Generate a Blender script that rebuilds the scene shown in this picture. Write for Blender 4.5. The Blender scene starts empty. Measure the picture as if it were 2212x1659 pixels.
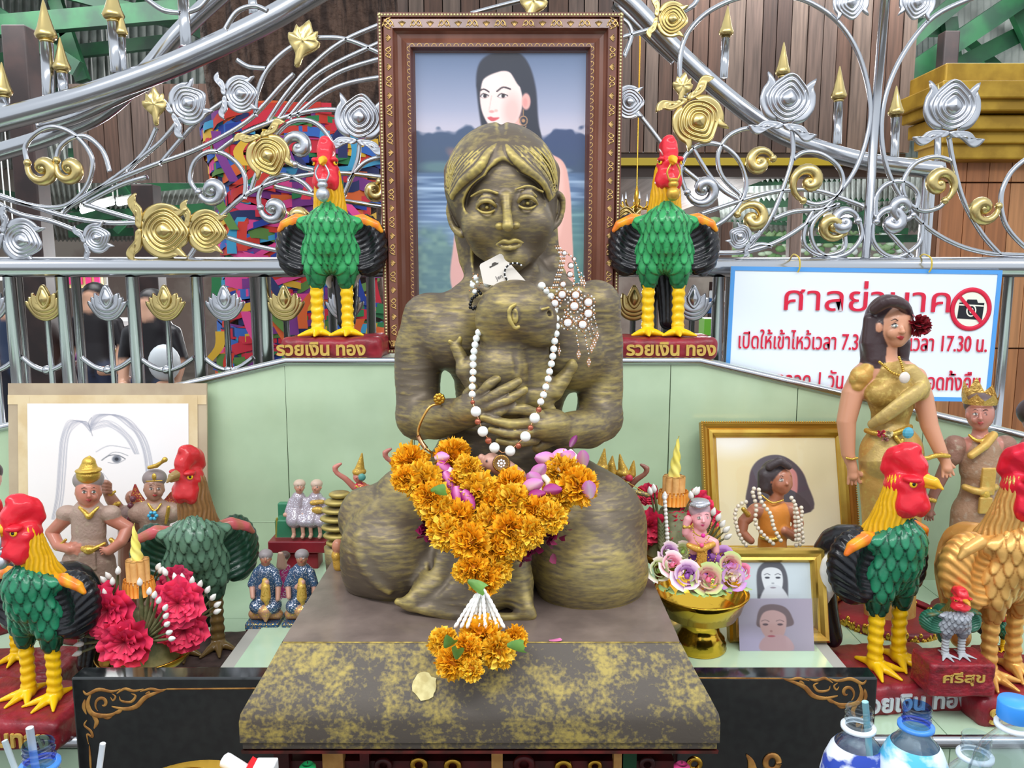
import bpy, math, random
import numpy as np
from math import pi, sin, cos, radians
from mathutils import Vector, Matrix
from mathutils.geometry import tessellate_polygon
random.seed(7); rng = np.random.default_rng(7)
SC = bpy.context.scene; COL = SC.collection
# ---------------------------------------------------------------- camera
FP, PIT, CZ = 1720.0, radians(8), 1.45          # focal length in pixels of the 2212 wide frame
cam = bpy.data.cameras.new('camera'); camo = bpy.data.objects.new('camera', cam); COL.objects.link(camo)
cam.sensor_width = 36; cam.lens = FP*36/2212; cam.clip_start = .02
camo.location = (0, 0, CZ); camo.rotation_euler = (radians(90)-PIT, 0, 0); SC.camera = camo
# ---------------------------------------------------------------- world, lights, exposure
wd = bpy.data.worlds.new('daylight'); SC.world = wd; wd.use_nodes = True
bg = wd.node_tree.nodes['Background']; bg.inputs[0].default_value = (.86, .93, 1, 1); bg.inputs[1].default_value = 0.95
def area(name, loc, tgt, size, power, col=(1, 1, 1)):
    l = bpy.data.lights.new(name, 'AREA'); l.shape = 'RECTANGLE'; l.size, l.size_y = size; l.energy = power; l.color = col
    o = bpy.data.objects.new(name, l); COL.objects.link(o); o.location = loc
    o.rotation_euler = (Vector(tgt)-Vector(loc)).to_track_quat('-Z', 'Y').to_euler()
area('overhead_key', (-1.2, .1, 3.3), (-.2, 1.8, .9), (2.6, .25), 36)  # soft key pair added overhead; no tube fixture hangs here
area('overhead_key', (1.3, .2, 3.3), (.2, 1.8, .9), (2.6, .25), 32)
area('hall_light', (-2.6, 5.2, 3.4), (-2.2, 6, 0), (3, 1.5), 90)
area('hall_light', (2.2, 5.2, 3.4), (2.2, 6, 0), (3, 1.5), 90)
for q_ in ((-2.6, 7.6, 1.5), (-1.6, 10, 1.5), (2.2, 9, 1.4), (3.8, 6.5, 1.6)):  # unseen point fills added to brighten the roof sheets and rear wall
    l_ = bpy.data.lights.new('hall_fill', 'POINT'); l_.energy = 130; l_.shadow_soft_size = .25; o_ = bpy.data.objects.new('hall_fill', l_); COL.objects.link(o_); o_.location = q_
SC.view_settings.view_transform = 'Standard'; SC.view_settings.look = 'None'
SC.view_settings.exposure = 0.25; SC.view_settings.gamma = 1; SC.view_settings.use_curve_mapping = False
# ---------------------------------------------------------------- measuring helpers
CP, SP = cos(PIT), sin(PIT)
def W(px, py, Y):                                # the point at depth Y seen at that pixel
    u = (829.5-py)/FP; t = Y/(CP+u*SP)
    return np.array(((px-1106)/FP*t, Y, CZ+(-SP+u*CP)*t))
def SS(py, Y):                                   # metres per pixel there
    return Y/(CP+(829.5-py)/FP*SP)/FP
def GP(px, py, z):                               # the point on the level plane z
    u = (829.5-py)/FP; t = (z-CZ)/(-SP+u*CP)
    return np.array(((px-1106)/FP*t, (CP+u*SP)*t, z))
def lin(c):
    c = np.asarray(c, float)/255.
    return np.where(c <= .04045, c/12.92, ((c+.055)/1.055)**2.4)
def MP(Y0, py0=800):                             # pixel-measured frame around depth Y0: (px, py, depth offset in the same units)
    s0 = SS(py0, Y0)
    def f(px, py, d): Y = Y0+d*s0; return W(px, py, Y), SS(py, Y)
    return f
def hit(px, py, p0, n):                          # where the line of sight meets a plane
    d = W(px, py, 1.)-np.array((0, 0, CZ)); n = np.asarray(n, float); t = ((np.asarray(p0)-np.array((0, 0, CZ)))@n)/(d@n)
    return np.array((0, 0, CZ))+d*t
# ---------------------------------------------------------------- materials
MATS = {}
def mat(name, col=(200, 200, 200), rough=.5, metal=0., attr=False, col2=None, nscale=20., ncon=(.4, .6), nstretch=(1, 1, 1),
        bump=0., bscale=80., bdist=.002, spec=.5, coat=0., trans=0., alpha=1., emit=0., ior=1.45, sss=0., glitter=None, wave=None):
    if name in MATS: return MATS[name]
    m = bpy.data.materials.new(name); m.use_nodes = True; nt = m.node_tree; N, L = nt.nodes, nt.links
    b = N['Principled BSDF']; c = (*lin(col), 1)
    b.inputs['Base Color'].default_value = c; b.inputs['Roughness'].default_value = rough
    b.inputs['Metallic'].default_value = metal; b.inputs['Specular IOR Level'].default_value = spec
    b.inputs['Coat Weight'].default_value = coat; b.inputs['Coat Roughness'].default_value = .1
    b.inputs['Transmission Weight'].default_value = trans; b.inputs['IOR'].default_value = ior
    if alpha < 1: b.inputs['Alpha'].default_value = alpha
    if sss: b.inputs['Subsurface Weight'].default_value = sss; b.inputs['Subsurface Radius'].default_value = (.02, .01, .005)
    if emit: b.inputs['Emission Color'].default_value = c; b.inputs['Emission Strength'].default_value = emit
    tc = N.new('ShaderNodeTexCoord'); src = None
    if attr:
        a = N.new('ShaderNodeAttribute'); a.attribute_name = 'Col'; src = a.outputs['Color']
    if col2 is not None:
        mp = N.new('ShaderNodeMapping'); mp.inputs['Scale'].default_value = nstretch; L.new(tc.outputs['Object'], mp.inputs[0])
        n = N.new('ShaderNodeTexNoise'); n.inputs['Scale'].default_value = nscale; n.inputs['Detail'].default_value = 6
        L.new(mp.outputs[0], n.inputs['Vector'])
        r = N.new('ShaderNodeMapRange'); r.inputs[1].default_value, r.inputs[2].default_value = ncon
        L.new(n.outputs[0], r.inputs[0])
        mx = N.new('ShaderNodeMix'); mx.data_type = 'RGBA'; L.new(r.outputs[0], mx.inputs[0])
        mx.inputs[6].default_value = c; mx.inputs[7].default_value = (*lin(col2), 1)
        if src is not None: L.new(src, mx.inputs[6])
        src = mx.outputs[2]
    if glitter is not None:
        v = N.new('ShaderNodeTexVoronoi'); v.inputs['Scale'].default_value = glitter[1]; L.new(tc.outputs['Object'], v.inputs['Vector'])
        g = N.new('ShaderNodeMath'); g.operation = 'GREATER_THAN'; g.inputs[1].default_value = glitter[2]
        sp = N.new('ShaderNodeSeparateColor'); L.new(v.outputs['Color'], sp.inputs[0]); L.new(sp.outputs[0], g.inputs[0])
        mx = N.new('ShaderNodeMix'); mx.data_type = 'RGBA'; L.new(g.outputs[0], mx.inputs[0])
        mx.inputs[6].default_value = c; mx.inputs[7].default_value = (*lin(glitter[0]), 1)
        if src is not None: L.new(src, mx.inputs[6])
        src = mx.outputs[2]
        L.new(g.outputs[0], b.inputs['Metallic'])
        if not bump: bump = .5
    if src is not None: L.new(src, b.inputs['Base Color'])
    if wave is not None:
        mp = N.new('ShaderNodeMapping'); mp.inputs['Scale'].default_value = wave; L.new(tc.outputs['Object'], mp.inputs[0])
        n = N.new('ShaderNodeTexNoise'); n.inputs['Scale'].default_value = 1; L.new(mp.outputs[0], n.inputs['Vector'])
        bp = N.new('ShaderNodeBump'); bp.inputs['Strength'].default_value = bump or .5; bp.inputs['Distance'].default_value = bdist
        L.new(n.outputs[0], bp.inputs['Height']); L.new(bp.outputs[0], b.inputs['Normal'])
    elif bump:
        n = N.new('ShaderNodeTexNoise'); n.inputs['Scale'].default_value = bscale; n.inputs['Detail'].default_value = 4
        L.new(tc.outputs['Object'], n.inputs['Vector'])
        bp = N.new('ShaderNodeBump'); bp.inputs['Strength'].default_value = bump; bp.inputs['Distance'].default_value = bdist
        L.new(n.outputs[0], bp.inputs['Height']); L.new(bp.outputs[0], b.inputs['Normal'])
    MATS[name] = m; return m
STEEL = mat('stainless_steel', (190, 192, 197), .2, 1., bump=.05, bscale=12)
STEELD = mat('embossed_steel', (190, 192, 198), .3, 1., bump=.08, bscale=30)
GOLDM = mat('gilded_metal', (206, 184, 124), .3, 1., bump=.08, bscale=30)
BRASS = mat('brass', (206, 160, 62), .22, 1., bump=.1, bscale=40)
PAINT = mat('painted_resin', (200, 200, 200), .38, 0, attr=True, bump=.25, bscale=160, bdist=.001)
GLOSSG = mat('metallic_gold_enamel', (200, 200, 200), .32, .45, attr=True, bump=.3, bscale=60, bdist=.0015)
GLOSSP = mat('gloss_enamel_paint', (200, 200, 200), .22, 0, attr=True, bump=.3, bscale=60, bdist=.0015)
PRINT = mat('printed_paper', (200, 200, 200), .6, 0, attr=True)
# ---------------------------------------------------------------- objects
def tag(o, label=None, cat=None, group=None, kind=None):
    if label: o['label'] = label
    if cat: o['category'] = cat
    if group: o['group'] = group
    if kind: o['kind'] = kind
    return o
def thing(name, label, cat, loc=(0, 0, 0), group=None, rz=0, kind=None):
    o = bpy.data.objects.new(name, None); COL.objects.link(o); o.location = loc; o.rotation_euler = (0, 0, rz)
    o.empty_display_size = .05
    o['_w'] = [float(x) for x in loc]
    return tag(o, label, cat, group, kind)
def rootloc(p):
    while p is not None:
        if p.parent is None:
            return np.array(p['_w']) if '_w' in p.keys() else np.zeros(3)
        p = p.parent
    return np.zeros(3)
def mkmesh(name, V, faces, col=None, smooth=True, fmat=None):
    """faces: list of int arrays (n,k)"""
    me = bpy.data.meshes.new(name)
    V = np.asarray(V, np.float32)
    li = np.concatenate([f.reshape(-1) for f in faces]) if faces else np.zeros(0, int)
    ct = np.concatenate([np.full(len(f), f.shape[1]) for f in faces]) if faces else np.zeros(0, int)
    st = np.concatenate(([0], np.cumsum(ct)[:-1])) if len(ct) else ct
    me.vertices.add(len(V)); me.vertices.foreach_set('co', V.reshape(-1))
    me.loops.add(len(li)); me.loops.foreach_set('vertex_index', li.astype(np.int32))
    me.polygons.add(len(ct)); me.polygons.foreach_set('loop_start', st.astype(np.int32))
    me.polygons.foreach_set('use_smooth', np.full(len(ct), bool(smooth)))
    if fmat is not None: me.polygons.foreach_set('material_index', np.asarray(fmat, np.int32))
    me.update(calc_edges=True)
    if col is not None:
        a = me.color_attributes.new('Col', 'FLOAT_COLOR', 'POINT')
        c = np.ones((len(V), 4), np.float32); c[:, :3] = col
        a.data.foreach_set('color', c.reshape(-1))
    return me
def put(name, me, m, parent=None, loc=(0, 0, 0), rot=(0, 0, 0), sc=(1, 1, 1)):
    o = bpy.data.objects.new(name, me); COL.objects.link(o); o.location = loc; o.rotation_euler = rot; o.scale = sc
    if parent is not None: o.parent = parent
    if m is not None and len(me.materials) == 0:
        for x in (m if isinstance(m, (list, tuple)) else [m]): me.materials.append(x)
    return o
def frame_from(d, up=(0, 0, 1)):
    d = np.asarray(d, float); d = d/np.linalg.norm(d); up = np.asarray(up, float)
    if abs(d@up) > .95*np.linalg.norm(up): up = np.array((0., 1, 0)) if abs(d[1]) < .9 else np.array((1., 0, 0))
    x = np.cross(up, d); x /= np.linalg.norm(x); y = np.cross(d, x)
    return np.stack((x, y, d), 1)                 # columns
def smoothpts(P, n=6, closed=False):
    P = np.asarray(P, float); m = len(P)
    if m < 3: 
        t = np.linspace(0, 1, n+1)[:, None]; return P[0]*(1-t)+P[-1]*t
    out = []
    for i in range(m if closed else m-1):
        g = (lambda k: P[k % m]) if closed else (lambda k: P[min(max(k, 0), m-1)])
        a, b, c, d = g(i-1), g(i), g(i+1), g(i+2)
        for t in np.linspace(0, 1, n, endpoint=False):
            out.append(.5*((2*b)+(-a+c)*t+(2*a-5*b+4*c-d)*t*t+(-a+3*b-3*c+d)*t**3))
    if not closed: out.append(P[-1])
    return np.array(out)
class MB:
    def __init__(s): s.V, s.F, s.C, s.n = [], [], [], 0
    def add(s, V, F, col=(255, 255, 255)):
        V = np.asarray(V, float); s.V.append(V)
        if not isinstance(F, list): F = [F]
        for f in F: s.F.append(np.asarray(f, int)+s.n)
        c = np.asarray(col, float)
        s.C.append(np.broadcast_to(lin(c), (len(V), 3)) if c.ndim == 1 else c); s.n += len(V); return s
    def grid(s, V, nu, nv, col=(255, 255, 255), cu=False, cv=False):
        i = np.arange(nu if cu else nu-1)[:, None]; j = np.arange(nv if cv else nv-1)[None]
        a = i*nv+j; b = ((i+1) % nu)*nv+j; c = ((i+1) % nu)*nv+(j+1) % nv; d = i*nv+(j+1) % nv
        return s.add(V, np.stack((a, b, c, d), -1).reshape(-1, 4), col)
    def ball(s, c, r, col=(255, 255, 255), nu=12, nv=8, R=None):
        r = np.broadcast_to(np.asarray(r, float), 3)
        u = np.linspace(0, 2*pi, nu, endpoint=False); v = np.linspace(0, pi, nv+1)[1:-1]
        P = np.array([(sin(b)*cos(a), sin(b)*sin(a), cos(b)) for b in v for a in u]+[(0, 0, 1), (0, 0, -1)])*r
        if R is not None: P = P@np.asarray(R).T
        m = len(v); q = []
        for i in range(m-1):
            for j in range(nu): q.append((i*nu+j, (i+1)*nu+j, (i+1)*nu+(j+1) % nu, i*nu+(j+1) % nu))
        t = [(m*nu, j, (j+1) % nu) for j in range(nu)]+[(m*nu+1, (m-1)*nu+(j+1) % nu, (m-1)*nu+j) for j in range(nu)]
        return s.add(P+np.asarray(c), [np.array(q), np.array(t)], col)
    def tube(s, P, r, col=(255, 255, 255), n=8, closed=False, flat=1., up=(0, 0, 1)):
        P = np.asarray(P, float); m = len(P); r = np.broadcast_to(np.asarray(r, float), m)
        T = np.roll(P, -1, 0)-np.roll(P, 1, 0) if closed else np.gradient(P, axis=0)
        T /= np.linalg.norm(T, axis=1)[:, None]+1e-12
        x = frame_from(T[0], up)[:, 0]; out = []; a = np.linspace(0, 2*pi, n, endpoint=False)
        for i in range(m):
            x = x-T[i]*(x@T[i]); x /= np.linalg.norm(x)+1e-12; y = np.cross(T[i], x)
            out.append(P[i]+r[i]*(np.cos(a)[:, None]*x+flat*np.sin(a)[:, None]*y))
        V = np.concatenate(out); k = s.n
        s.grid(V, m, n, col, cu=closed, cv=True)
        if not closed:
            c = np.array([P[0], P[-1]]); j = np.arange(n); 
            s.F.append(np.stack((np.full(n, s.n), k+(j+1) % n, k+j), 1)); s.F.append(np.stack((np.full(n, s.n+1), k+(m-1)*n+j, k+(m-1)*n+(j+1) % n), 1))
            s.V.append(c); s.C.append(np.broadcast_to(lin(np.asarray(col, float)), (2, 3))); s.n += 2
        return s
    def cyl(s, a, b, r, r2=None, col=(255, 255, 255), n=12): return s.tube([a, b], [r, r if r2 is None else r2], col, n)
    def box(s, c, h, col=(255, 255, 255), R=None):
        P = np.array([(x, y, z) for x in (-1, 1) for y in (-1, 1) for z in (-1, 1)], float)*np.asarray(h, float)
        if R is not None: P = P@np.asarray(R).T
        return s.add(P+np.asarray(c), np.array([(0, 1, 3, 2), (4, 6, 7, 5), (0, 4, 5, 1), (2, 3, 7, 6), (0, 2, 6, 4), (1, 5, 7, 3)]), col)
    def lathe(s, prof, c=(0, 0, 0), n=24, col=(255, 255, 255), R=None):
        a = np.linspace(0, 2*pi, n, endpoint=False)
        V = np.array([(r*cos(t), r*sin(t), z) for r, z in prof for t in a])
        if R is not None: V = V@np.asarray(R).T
        return s.grid(V+np.asarray(c), len(prof), n, col, cv=True)
    def prism(s, poly, th, M=None, col=(255, 255, 255)):
        """poly in local xz plane, thickness along y (front face at y=0)"""
        P = np.asarray(poly, float); n = len(P)
        V = np.concatenate((np.stack((P[:, 0], np.zeros(n), P[:, 1]), 1), np.stack((P[:, 0], np.full(n, th), P[:, 1]), 1)))
        tr = np.array(tessellate_polygon([[Vector((x, z, 0)) for x, z in P]]))
        j = np.arange(n); k = (j+1) % n
        if M is not None: V = V@np.asarray(M)[:3, :3].T+np.asarray(M)[:3, 3]
        return s.add(V, [tr, tr[:, ::-1]+n, np.stack((j, k, k+n, j+n), 1)], col)
    def make(s, name, m, parent=None, smooth=True, local=False, bevel=0, color=True, sharp=None):
        V = np.concatenate(s.V)
        if not local: V = V-rootloc(parent)
        me = mkmesh(name, V, s.F, np.concatenate(s.C) if color else None, smooth)
        o = put(name, me, m, parent)
        if bevel:
            b = o.modifiers.new('b', 'BEVEL'); b.width = bevel; b.segments = 2; b.limit_method = 'ANGLE'
        if sharp: me.set_sharp_from_angle(angle=radians(sharp))
        return o
# ---------------------------------------------------------------- volume sculpting: blended shapes turned into one surface
CORN = [(a, b, c) for a in (0, 1) for b in (0, 1) for c in (0, 1)]
def nets(F, ax, win=None, pal=None):
    s = F < 0
    cnt = np.zeros(np.array(F.shape)-1, np.uint8)
    for a, b, c in CORN:
        cnt += s[a:F.shape[0]-1+a, b:F.shape[1]-1+b, c:F.shape[2]-1+c]
    idx = np.nonzero((cnt > 0) & (cnt < 8)); N = len(idx[0]); I = np.stack(idx, 1)
    vals = np.stack([F[idx[0]+a, idx[1]+b, idx[2]+c] for a, b, c in CORN], 1)
    pos = np.zeros((N, 3)); w = np.zeros(N)
    for i in range(8):
        for j in range(i+1, 8):
            if sum(abs(p-q) for p, q in zip(CORN[i], CORN[j])) != 1: continue
            a, b = vals[:, i], vals[:, j]; mk = (a < 0) != (b < 0)
            t = np.where(mk, a/np.where(mk, a-b, 1), 0)[:, None]
            pos += mk[:, None]*(np.array(CORN[i])*(1-t)+np.array(CORN[j])*t); w += mk
    pos = pos/w[:, None]+I
    V = np.stack([np.interp(pos[:, k], np.arange(len(ax[k])), ax[k]) for k in range(3)], 1)
    vid = np.full(cnt.shape, -1, np.int32); vid[idx] = np.arange(N)
    faces = []
    for k in range(3):
        u, v = (k+1) % 3, (k+2) % 3
        sl = [slice(1, -1)]*3; sl[k] = slice(0, -1); s0 = s[tuple(sl)]; sl[k] = slice(1, None); s1 = s[tuple(sl)]
        e = np.nonzero(s0 != s1); d = s0[e]; g = [x+1 for x in e]; g[k] = e[k]
        def cell(du, dv):
            h = list(g); h[u] = g[u]-du; h[v] = g[v]-dv; return vid[tuple(h)]
        q = np.stack((cell(1, 1), cell(0, 1), cell(0, 0), cell(1, 0)), 1)
        q[~d] = q[~d][:, ::-1]; faces.append(q)
    Fq = np.concatenate(faces); vw = col = None
    if win is not None:
        best = np.argmin(vals, 1); cc = np.array(CORN)
        vw = win[idx[0]+cc[best, 0], idx[1]+cc[best, 1], idx[2]+cc[best, 2]]
        col = np.mean([pal[win[idx[0]+a, idx[1]+b, idx[2]+c]] for a, b, c in CORN], 0)
    return V, Fq, vw, col
class Vol:
    def __init__(s, res, M=None):
        s.res, s.ops, s.M = res, [], M; s.u = M(1106, 800, 0)[1] if M else 1; s.lo = np.full(3, 1e9); s.hi = -s.lo; s.pal = []; s.parts = []; s.cur = 0; s.k = 0; s.axes = None
    def part(s, name, col, mat=None):
        s.pal.append(lin(col)); s.parts.append((name, mat)); s.cur = len(s.pal)-1; return s
    def pt(s, p, r):
        if s.M is None: return np.asarray(p, float), np.asarray(r, float)
        q, sc = s.M(*p); return q, np.asarray(r, float)*sc
    def _b(s, lo, hi, op, k):
        if op == 'u': s.lo = np.minimum(s.lo, lo); s.hi = np.maximum(s.hi, hi)
    def ell(s, c, r, k=0, op='u', R=None):
        c, r = s.pt(c, np.broadcast_to(np.asarray(r, float), 3)); kk = k*s.u
        e = np.max(r) if R is not None else r
        s._b(c-e, c+e, op, kk); s.ops.append(('e', c, r, kk, op, s.cur, R)); return s
    def tube(s, P, r, k=0, op='u', n=0, ys=1.):
        P = np.asarray(P, float); r = np.broadcast_to(np.asarray(r, float), len(P))
        if n:
            Q = smoothpts(np.concatenate((P, r[:, None]), 1), n); P, r = Q[:, :3], Q[:, 3]
        pr = [s.pt(p, a) for p, a in zip(P, r)]; P = np.array([x[0] for x in pr]); r = np.array([float(x[1]) for x in pr])
        kk = k*s.u
        e = r[:, None]*np.array((1, ys, 1))
        s._b((P-e).min(0), (P+e).max(0), op, kk); s.ops.append(('t', P, r, kk, op, s.cur, ys)); return s
    def box(s, c, h, rd=0., k=0, op='u', R=None):
        c, h = s.pt(c, np.asarray(h, float)); rd = rd*s.u; kk = k*s.u
        e = np.full(3, np.linalg.norm(h)) if R is not None else h
        s._b(c-e, c+e, op, kk); s.ops.append(('b', c, h, kk, op, s.cur, rd, R)); return s
    def fn(s, f): s.ops.append(('f', f)); return s
    def build(s):
        if s.axes is None:
            lo, hi = s.lo-3*s.res, s.hi+3*s.res
            s.axes = [np.arange(lo[i], hi[i]+s.res, s.res) for i in range(3)]
        ax = [a.astype(np.float32) for a in s.axes]
        F = np.full([len(a) for a in ax], 10., np.float32); win = np.zeros(F.shape, np.uint8); mg = 3*max(np.max(np.diff(a)) for a in ax)
        def blk(lo, hi):
            sl = tuple(slice(max(0, int(np.searchsorted(ax[i], lo[i]))-1), int(np.searchsorted(ax[i], hi[i]))+1) for i in range(3))
            return sl, ax[0][sl[0]][:, None, None], ax[1][sl[1]][None, :, None], ax[2][sl[2]][None, None, :]
        for o in s.ops:
            if o[0] == 'f': F = o[1](F, ax[0][:, None, None], ax[1][None, :, None], ax[2][None, None, :]); continue
            t, k, op, w = o[0], o[3], o[4], o[5]; m = mg+k
            if t == 'e':
                c, r, R = o[1], o[2], o[6]; e = np.max(r) if R is not None else r
                sl, x, y, z = blk(c-e-m, c+e+m)
                x, y, z = x-c[0], y-c[1], z-c[2]
                if R is not None:
                    R = np.asarray(R); x, y, z = (R[0, i]*x+R[1, i]*y+R[2, i]*z for i in range(3))
                k0 = np.sqrt((x/r[0])**2+(y/r[1])**2+(z/r[2])**2); k1 = np.sqrt((x/r[0]**2)**2+(y/r[1]**2)**2+(z/r[2]**2)**2)+1e-9
                d = k0*(k0-1)/k1
            elif t == 'b':
                c, h, rd, R = o[1], o[2], o[6], o[7]; e = np.full(3, np.linalg.norm(h)) if R is not None else h
                sl, x, y, z = blk(c-e-m, c+e+m); x, y, z = x-c[0], y-c[1], z-c[2]
                if R is not None:
                    R = np.asarray(R); x, y, z = (R[0, i]*x+R[1, i]*y+R[2, i]*z for i in range(3))
                qx, qy, qz = abs(x)-h[0]+rd, abs(y)-h[1]+rd, abs(z)-h[2]+rd
                d = np.sqrt(np.maximum(qx, 0)**2+np.maximum(qy, 0)**2+np.maximum(qz, 0)**2)+np.minimum(np.maximum(np.maximum(qx, qy), qz), 0)-rd
            else:
                P, r, ys = o[1], o[2], o[6]; E = r[:, None]*np.array((1, ys, 1))
                sl, X, Y, Z = blk((P-E).min(0)-m, (P+E).max(0)+m); o0 = [q.start for q in sl]
                d = np.full([q.stop-q.start if q.stop <= n_ else n_-q.start for q, n_ in zip(sl, F.shape)], 10., np.float32)
                for i in range(len(P)-1):
                    a, b = P[i], P[i+1]; s2, x, y, z = blk(np.minimum(a-E[i], b-E[i+1])-m, np.maximum(a+E[i], b+E[i+1])+m)
                    l2 = tuple(slice(q.start-p, q.stop-p) for q, p in zip(s2, o0))
                    v = (b-a)*np.array((1, 1/ys, 1)); vv = v@v+1e-12; x, y, z = x-a[0], (y-a[1])/ys, z-a[2]
                    h = np.clip((x*v[0]+y*v[1]+z*v[2])/vv, 0, 1)
                    dd = np.sqrt((x-h*v[0])**2+(y-h*v[1])**2+(z-h*v[2])**2)-(r[i]+h*(r[i+1]-r[i]))
                    d[l2] = np.minimum(d[l2], dd)
            f = F[sl]
            if op == 's':
                d = -d
                if k: h = np.maximum(k-abs(f-d), 0)/k; F[sl] = np.maximum(f, d)+h*h*k*.25
                else: F[sl] = np.maximum(f, d)
            else:
                wn = win[sl]; wn[d < f] = w
                if k: h = np.maximum(k-abs(f-d), 0)/k; F[sl] = np.minimum(f, d)-h*h*k*.25
                else: F[sl] = np.minimum(f, d)
        return nets(F, ax, win, np.array(s.pal))
    def emit(s, m, parent, local=False, post=None, colf=None, relax=0):
        V, Fq, vw, col = s.build()
        if relax:
            for _ in range(relax):
                acc = np.zeros_like(V); n = np.zeros(len(V))
                for a in range(4):
                    b = (a+1) % 4
                    for p, q in ((a, b), (b, a)):
                        for c in range(3): acc[:, c] += np.bincount(Fq[:, p], V[Fq[:, q], c], len(V))
                        n += np.bincount(Fq[:, p], minlength=len(V))
                V = V*.4+.6*acc/np.maximum(n, 1)[:, None]
        if post is not None: V, col = post(V, Fq, vw, col)
        if not local: V = V-rootloc(parent)
        fw = vw[Fq[:, 0]]; names = {}
        out = {}
        for i, (nm, mt) in enumerate(s.parts): names.setdefault(nm, []).append(i)
        for nm, ids in names.items():
            sel = np.isin(fw, ids)
            if not sel.any(): continue
            q0 = Fq[sel]; lab = np.arange(len(V))
            while 1:                              # separate islands become separate parts
                m4 = lab[q0].min(1); l2 = lab.copy(); np.minimum.at(l2, q0.reshape(-1), np.repeat(m4, 4)); l2 = l2[l2]
                if (l2 == lab).all(): break
                lab = l2
            fl_ = lab[q0[:, 0]]; ul, cn = np.unique(fl_, return_counts=True); big = ul[cn > max(80, .12*len(q0))]
            if len(big) < 2 or len(big) > 6: big = ul[[np.argmax(cn)]]
            for bi, b_ in enumerate(big):
                q = q0[fl_ == b_] if bi else q0[~np.isin(fl_, big[1:])]
                u, inv = np.unique(q, return_inverse=True)
                me = mkmesh(nm, V[u], [inv.reshape(-1, 4)], col[u]); ob = put(nm, me, s.parts[ids[0]][1] or m, parent)
                if bi == 0: out[nm] = ob
        return out
def glassmat(name, tint=(255, 255, 255), rough=.02, refl=1.):
    m = bpy.data.materials.new(name); m.use_nodes = True; N, L = m.node_tree.nodes, m.node_tree.links; N.clear()
    o = N.new('ShaderNodeOutputMaterial'); t = N.new('ShaderNodeBsdfTransparent'); g = N.new('ShaderNodeBsdfGlossy'); f = N.new('ShaderNodeLayerWeight'); pw = N.new('ShaderNodeMath'); pw.operation = 'POWER'; pw.inputs[1].default_value = 2.5; ml = N.new('ShaderNodeMath'); ml.operation = 'MULTIPLY_ADD'; ml.inputs[1].default_value = .55; ml.inputs[2].default_value = .035*refl; mx = N.new('ShaderNodeMixShader')
    t.inputs[0].default_value = (*lin(tint), 1); g.inputs['Roughness'].default_value = rough
    L.new(f.outputs['Facing'], pw.inputs[0]); L.new(pw.outputs[0], ml.inputs[0]); L.new(ml.outputs[0], mx.inputs[0]); L.new(t.outputs[0], mx.inputs[1]); L.new(g.outputs[0], mx.inputs[2]); L.new(mx.outputs[0], o.inputs[0]); MATS[name] = m; return m
def vnormals(V, Fq):
    n = np.cross(V[Fq[:, 2]]-V[Fq[:, 0]], V[Fq[:, 3]]-V[Fq[:, 1]]); o = np.zeros_like(V)
    for a in range(4):
        for c in range(3): o[:, c] += np.bincount(Fq[:, a], n[:, c], len(V))
    return o/(np.linalg.norm(o, axis=1)[:, None]+1e-12)
def hnoise(V, sc, seed=0):                        # cheap value noise on points
    P = np.asarray(V)*sc+seed*17.3; i = np.floor(P).astype(int); f = P-i; f = f*f*(3-2*f); o = 0
    for a, b, c in CORN:
        h = ((i[:, 0]+a)*73856093 ^ (i[:, 1]+b)*19349663 ^ (i[:, 2]+c)*83492791) & 0xffff
        h = ((h*2654435761) & 0xffffff)/0xffffff
        o = o+h*(f[:, 0] if a else 1-f[:, 0])*(f[:, 1] if b else 1-f[:, 1])*(f[:, 2] if c else 1-f[:, 2])
    return o
# ---------------------------------------------------------------- lettering
def text(s, size, m, parent, M, depth=.002, name='lettering', align='CENTER', squash=1., offset=0., world=True, fit=None):
    cu = bpy.data.curves.new(name, 'FONT'); cu.body = s; cu.size = size; cu.extrude = depth; cu.align_x = align; cu.offset = offset
    cu.resolution_u = 3
    o = bpy.data.objects.new(name, cu); COL.objects.link(o); cu.materials.append(m)
    me = bpy.data.meshes.new_from_object(o.evaluated_get(bpy.context.evaluated_depsgraph_get())); bpy.data.objects.remove(o)
    if fit:
        xs = [v.co.x for v in me.vertices]; squash = fit/(max(xs)-min(xs))
        for v in me.vertices: v.co.x -= (max(xs)+min(xs))/2
    me.polygons.foreach_set('use_smooth', np.zeros(len(me.polygons), bool)); me.name = name; o = bpy.data.objects.new(name, me); COL.objects.link(o)
    if not me.materials: me.materials.append(m)
    if parent is not None: o.parent = parent
    M = Matrix(M)
    if world and parent is not None: M = Matrix.Translation(-Vector(rootloc(parent)))@M
    o.matrix_local = M@Matrix.Diagonal((squash, 1, 1, 1)); return o
def facing(loc, rx=0, rz=0, ry=0):                # a frame whose xy plane faces the viewer (text), standing upright
    return Matrix.Translation(Vector(loc))@Matrix.Rotation(rz, 4, 'Z')@Matrix.Rotation(radians(90)+rx, 4, 'X')@Matrix.Rotation(ry, 4, 'Z')
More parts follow.
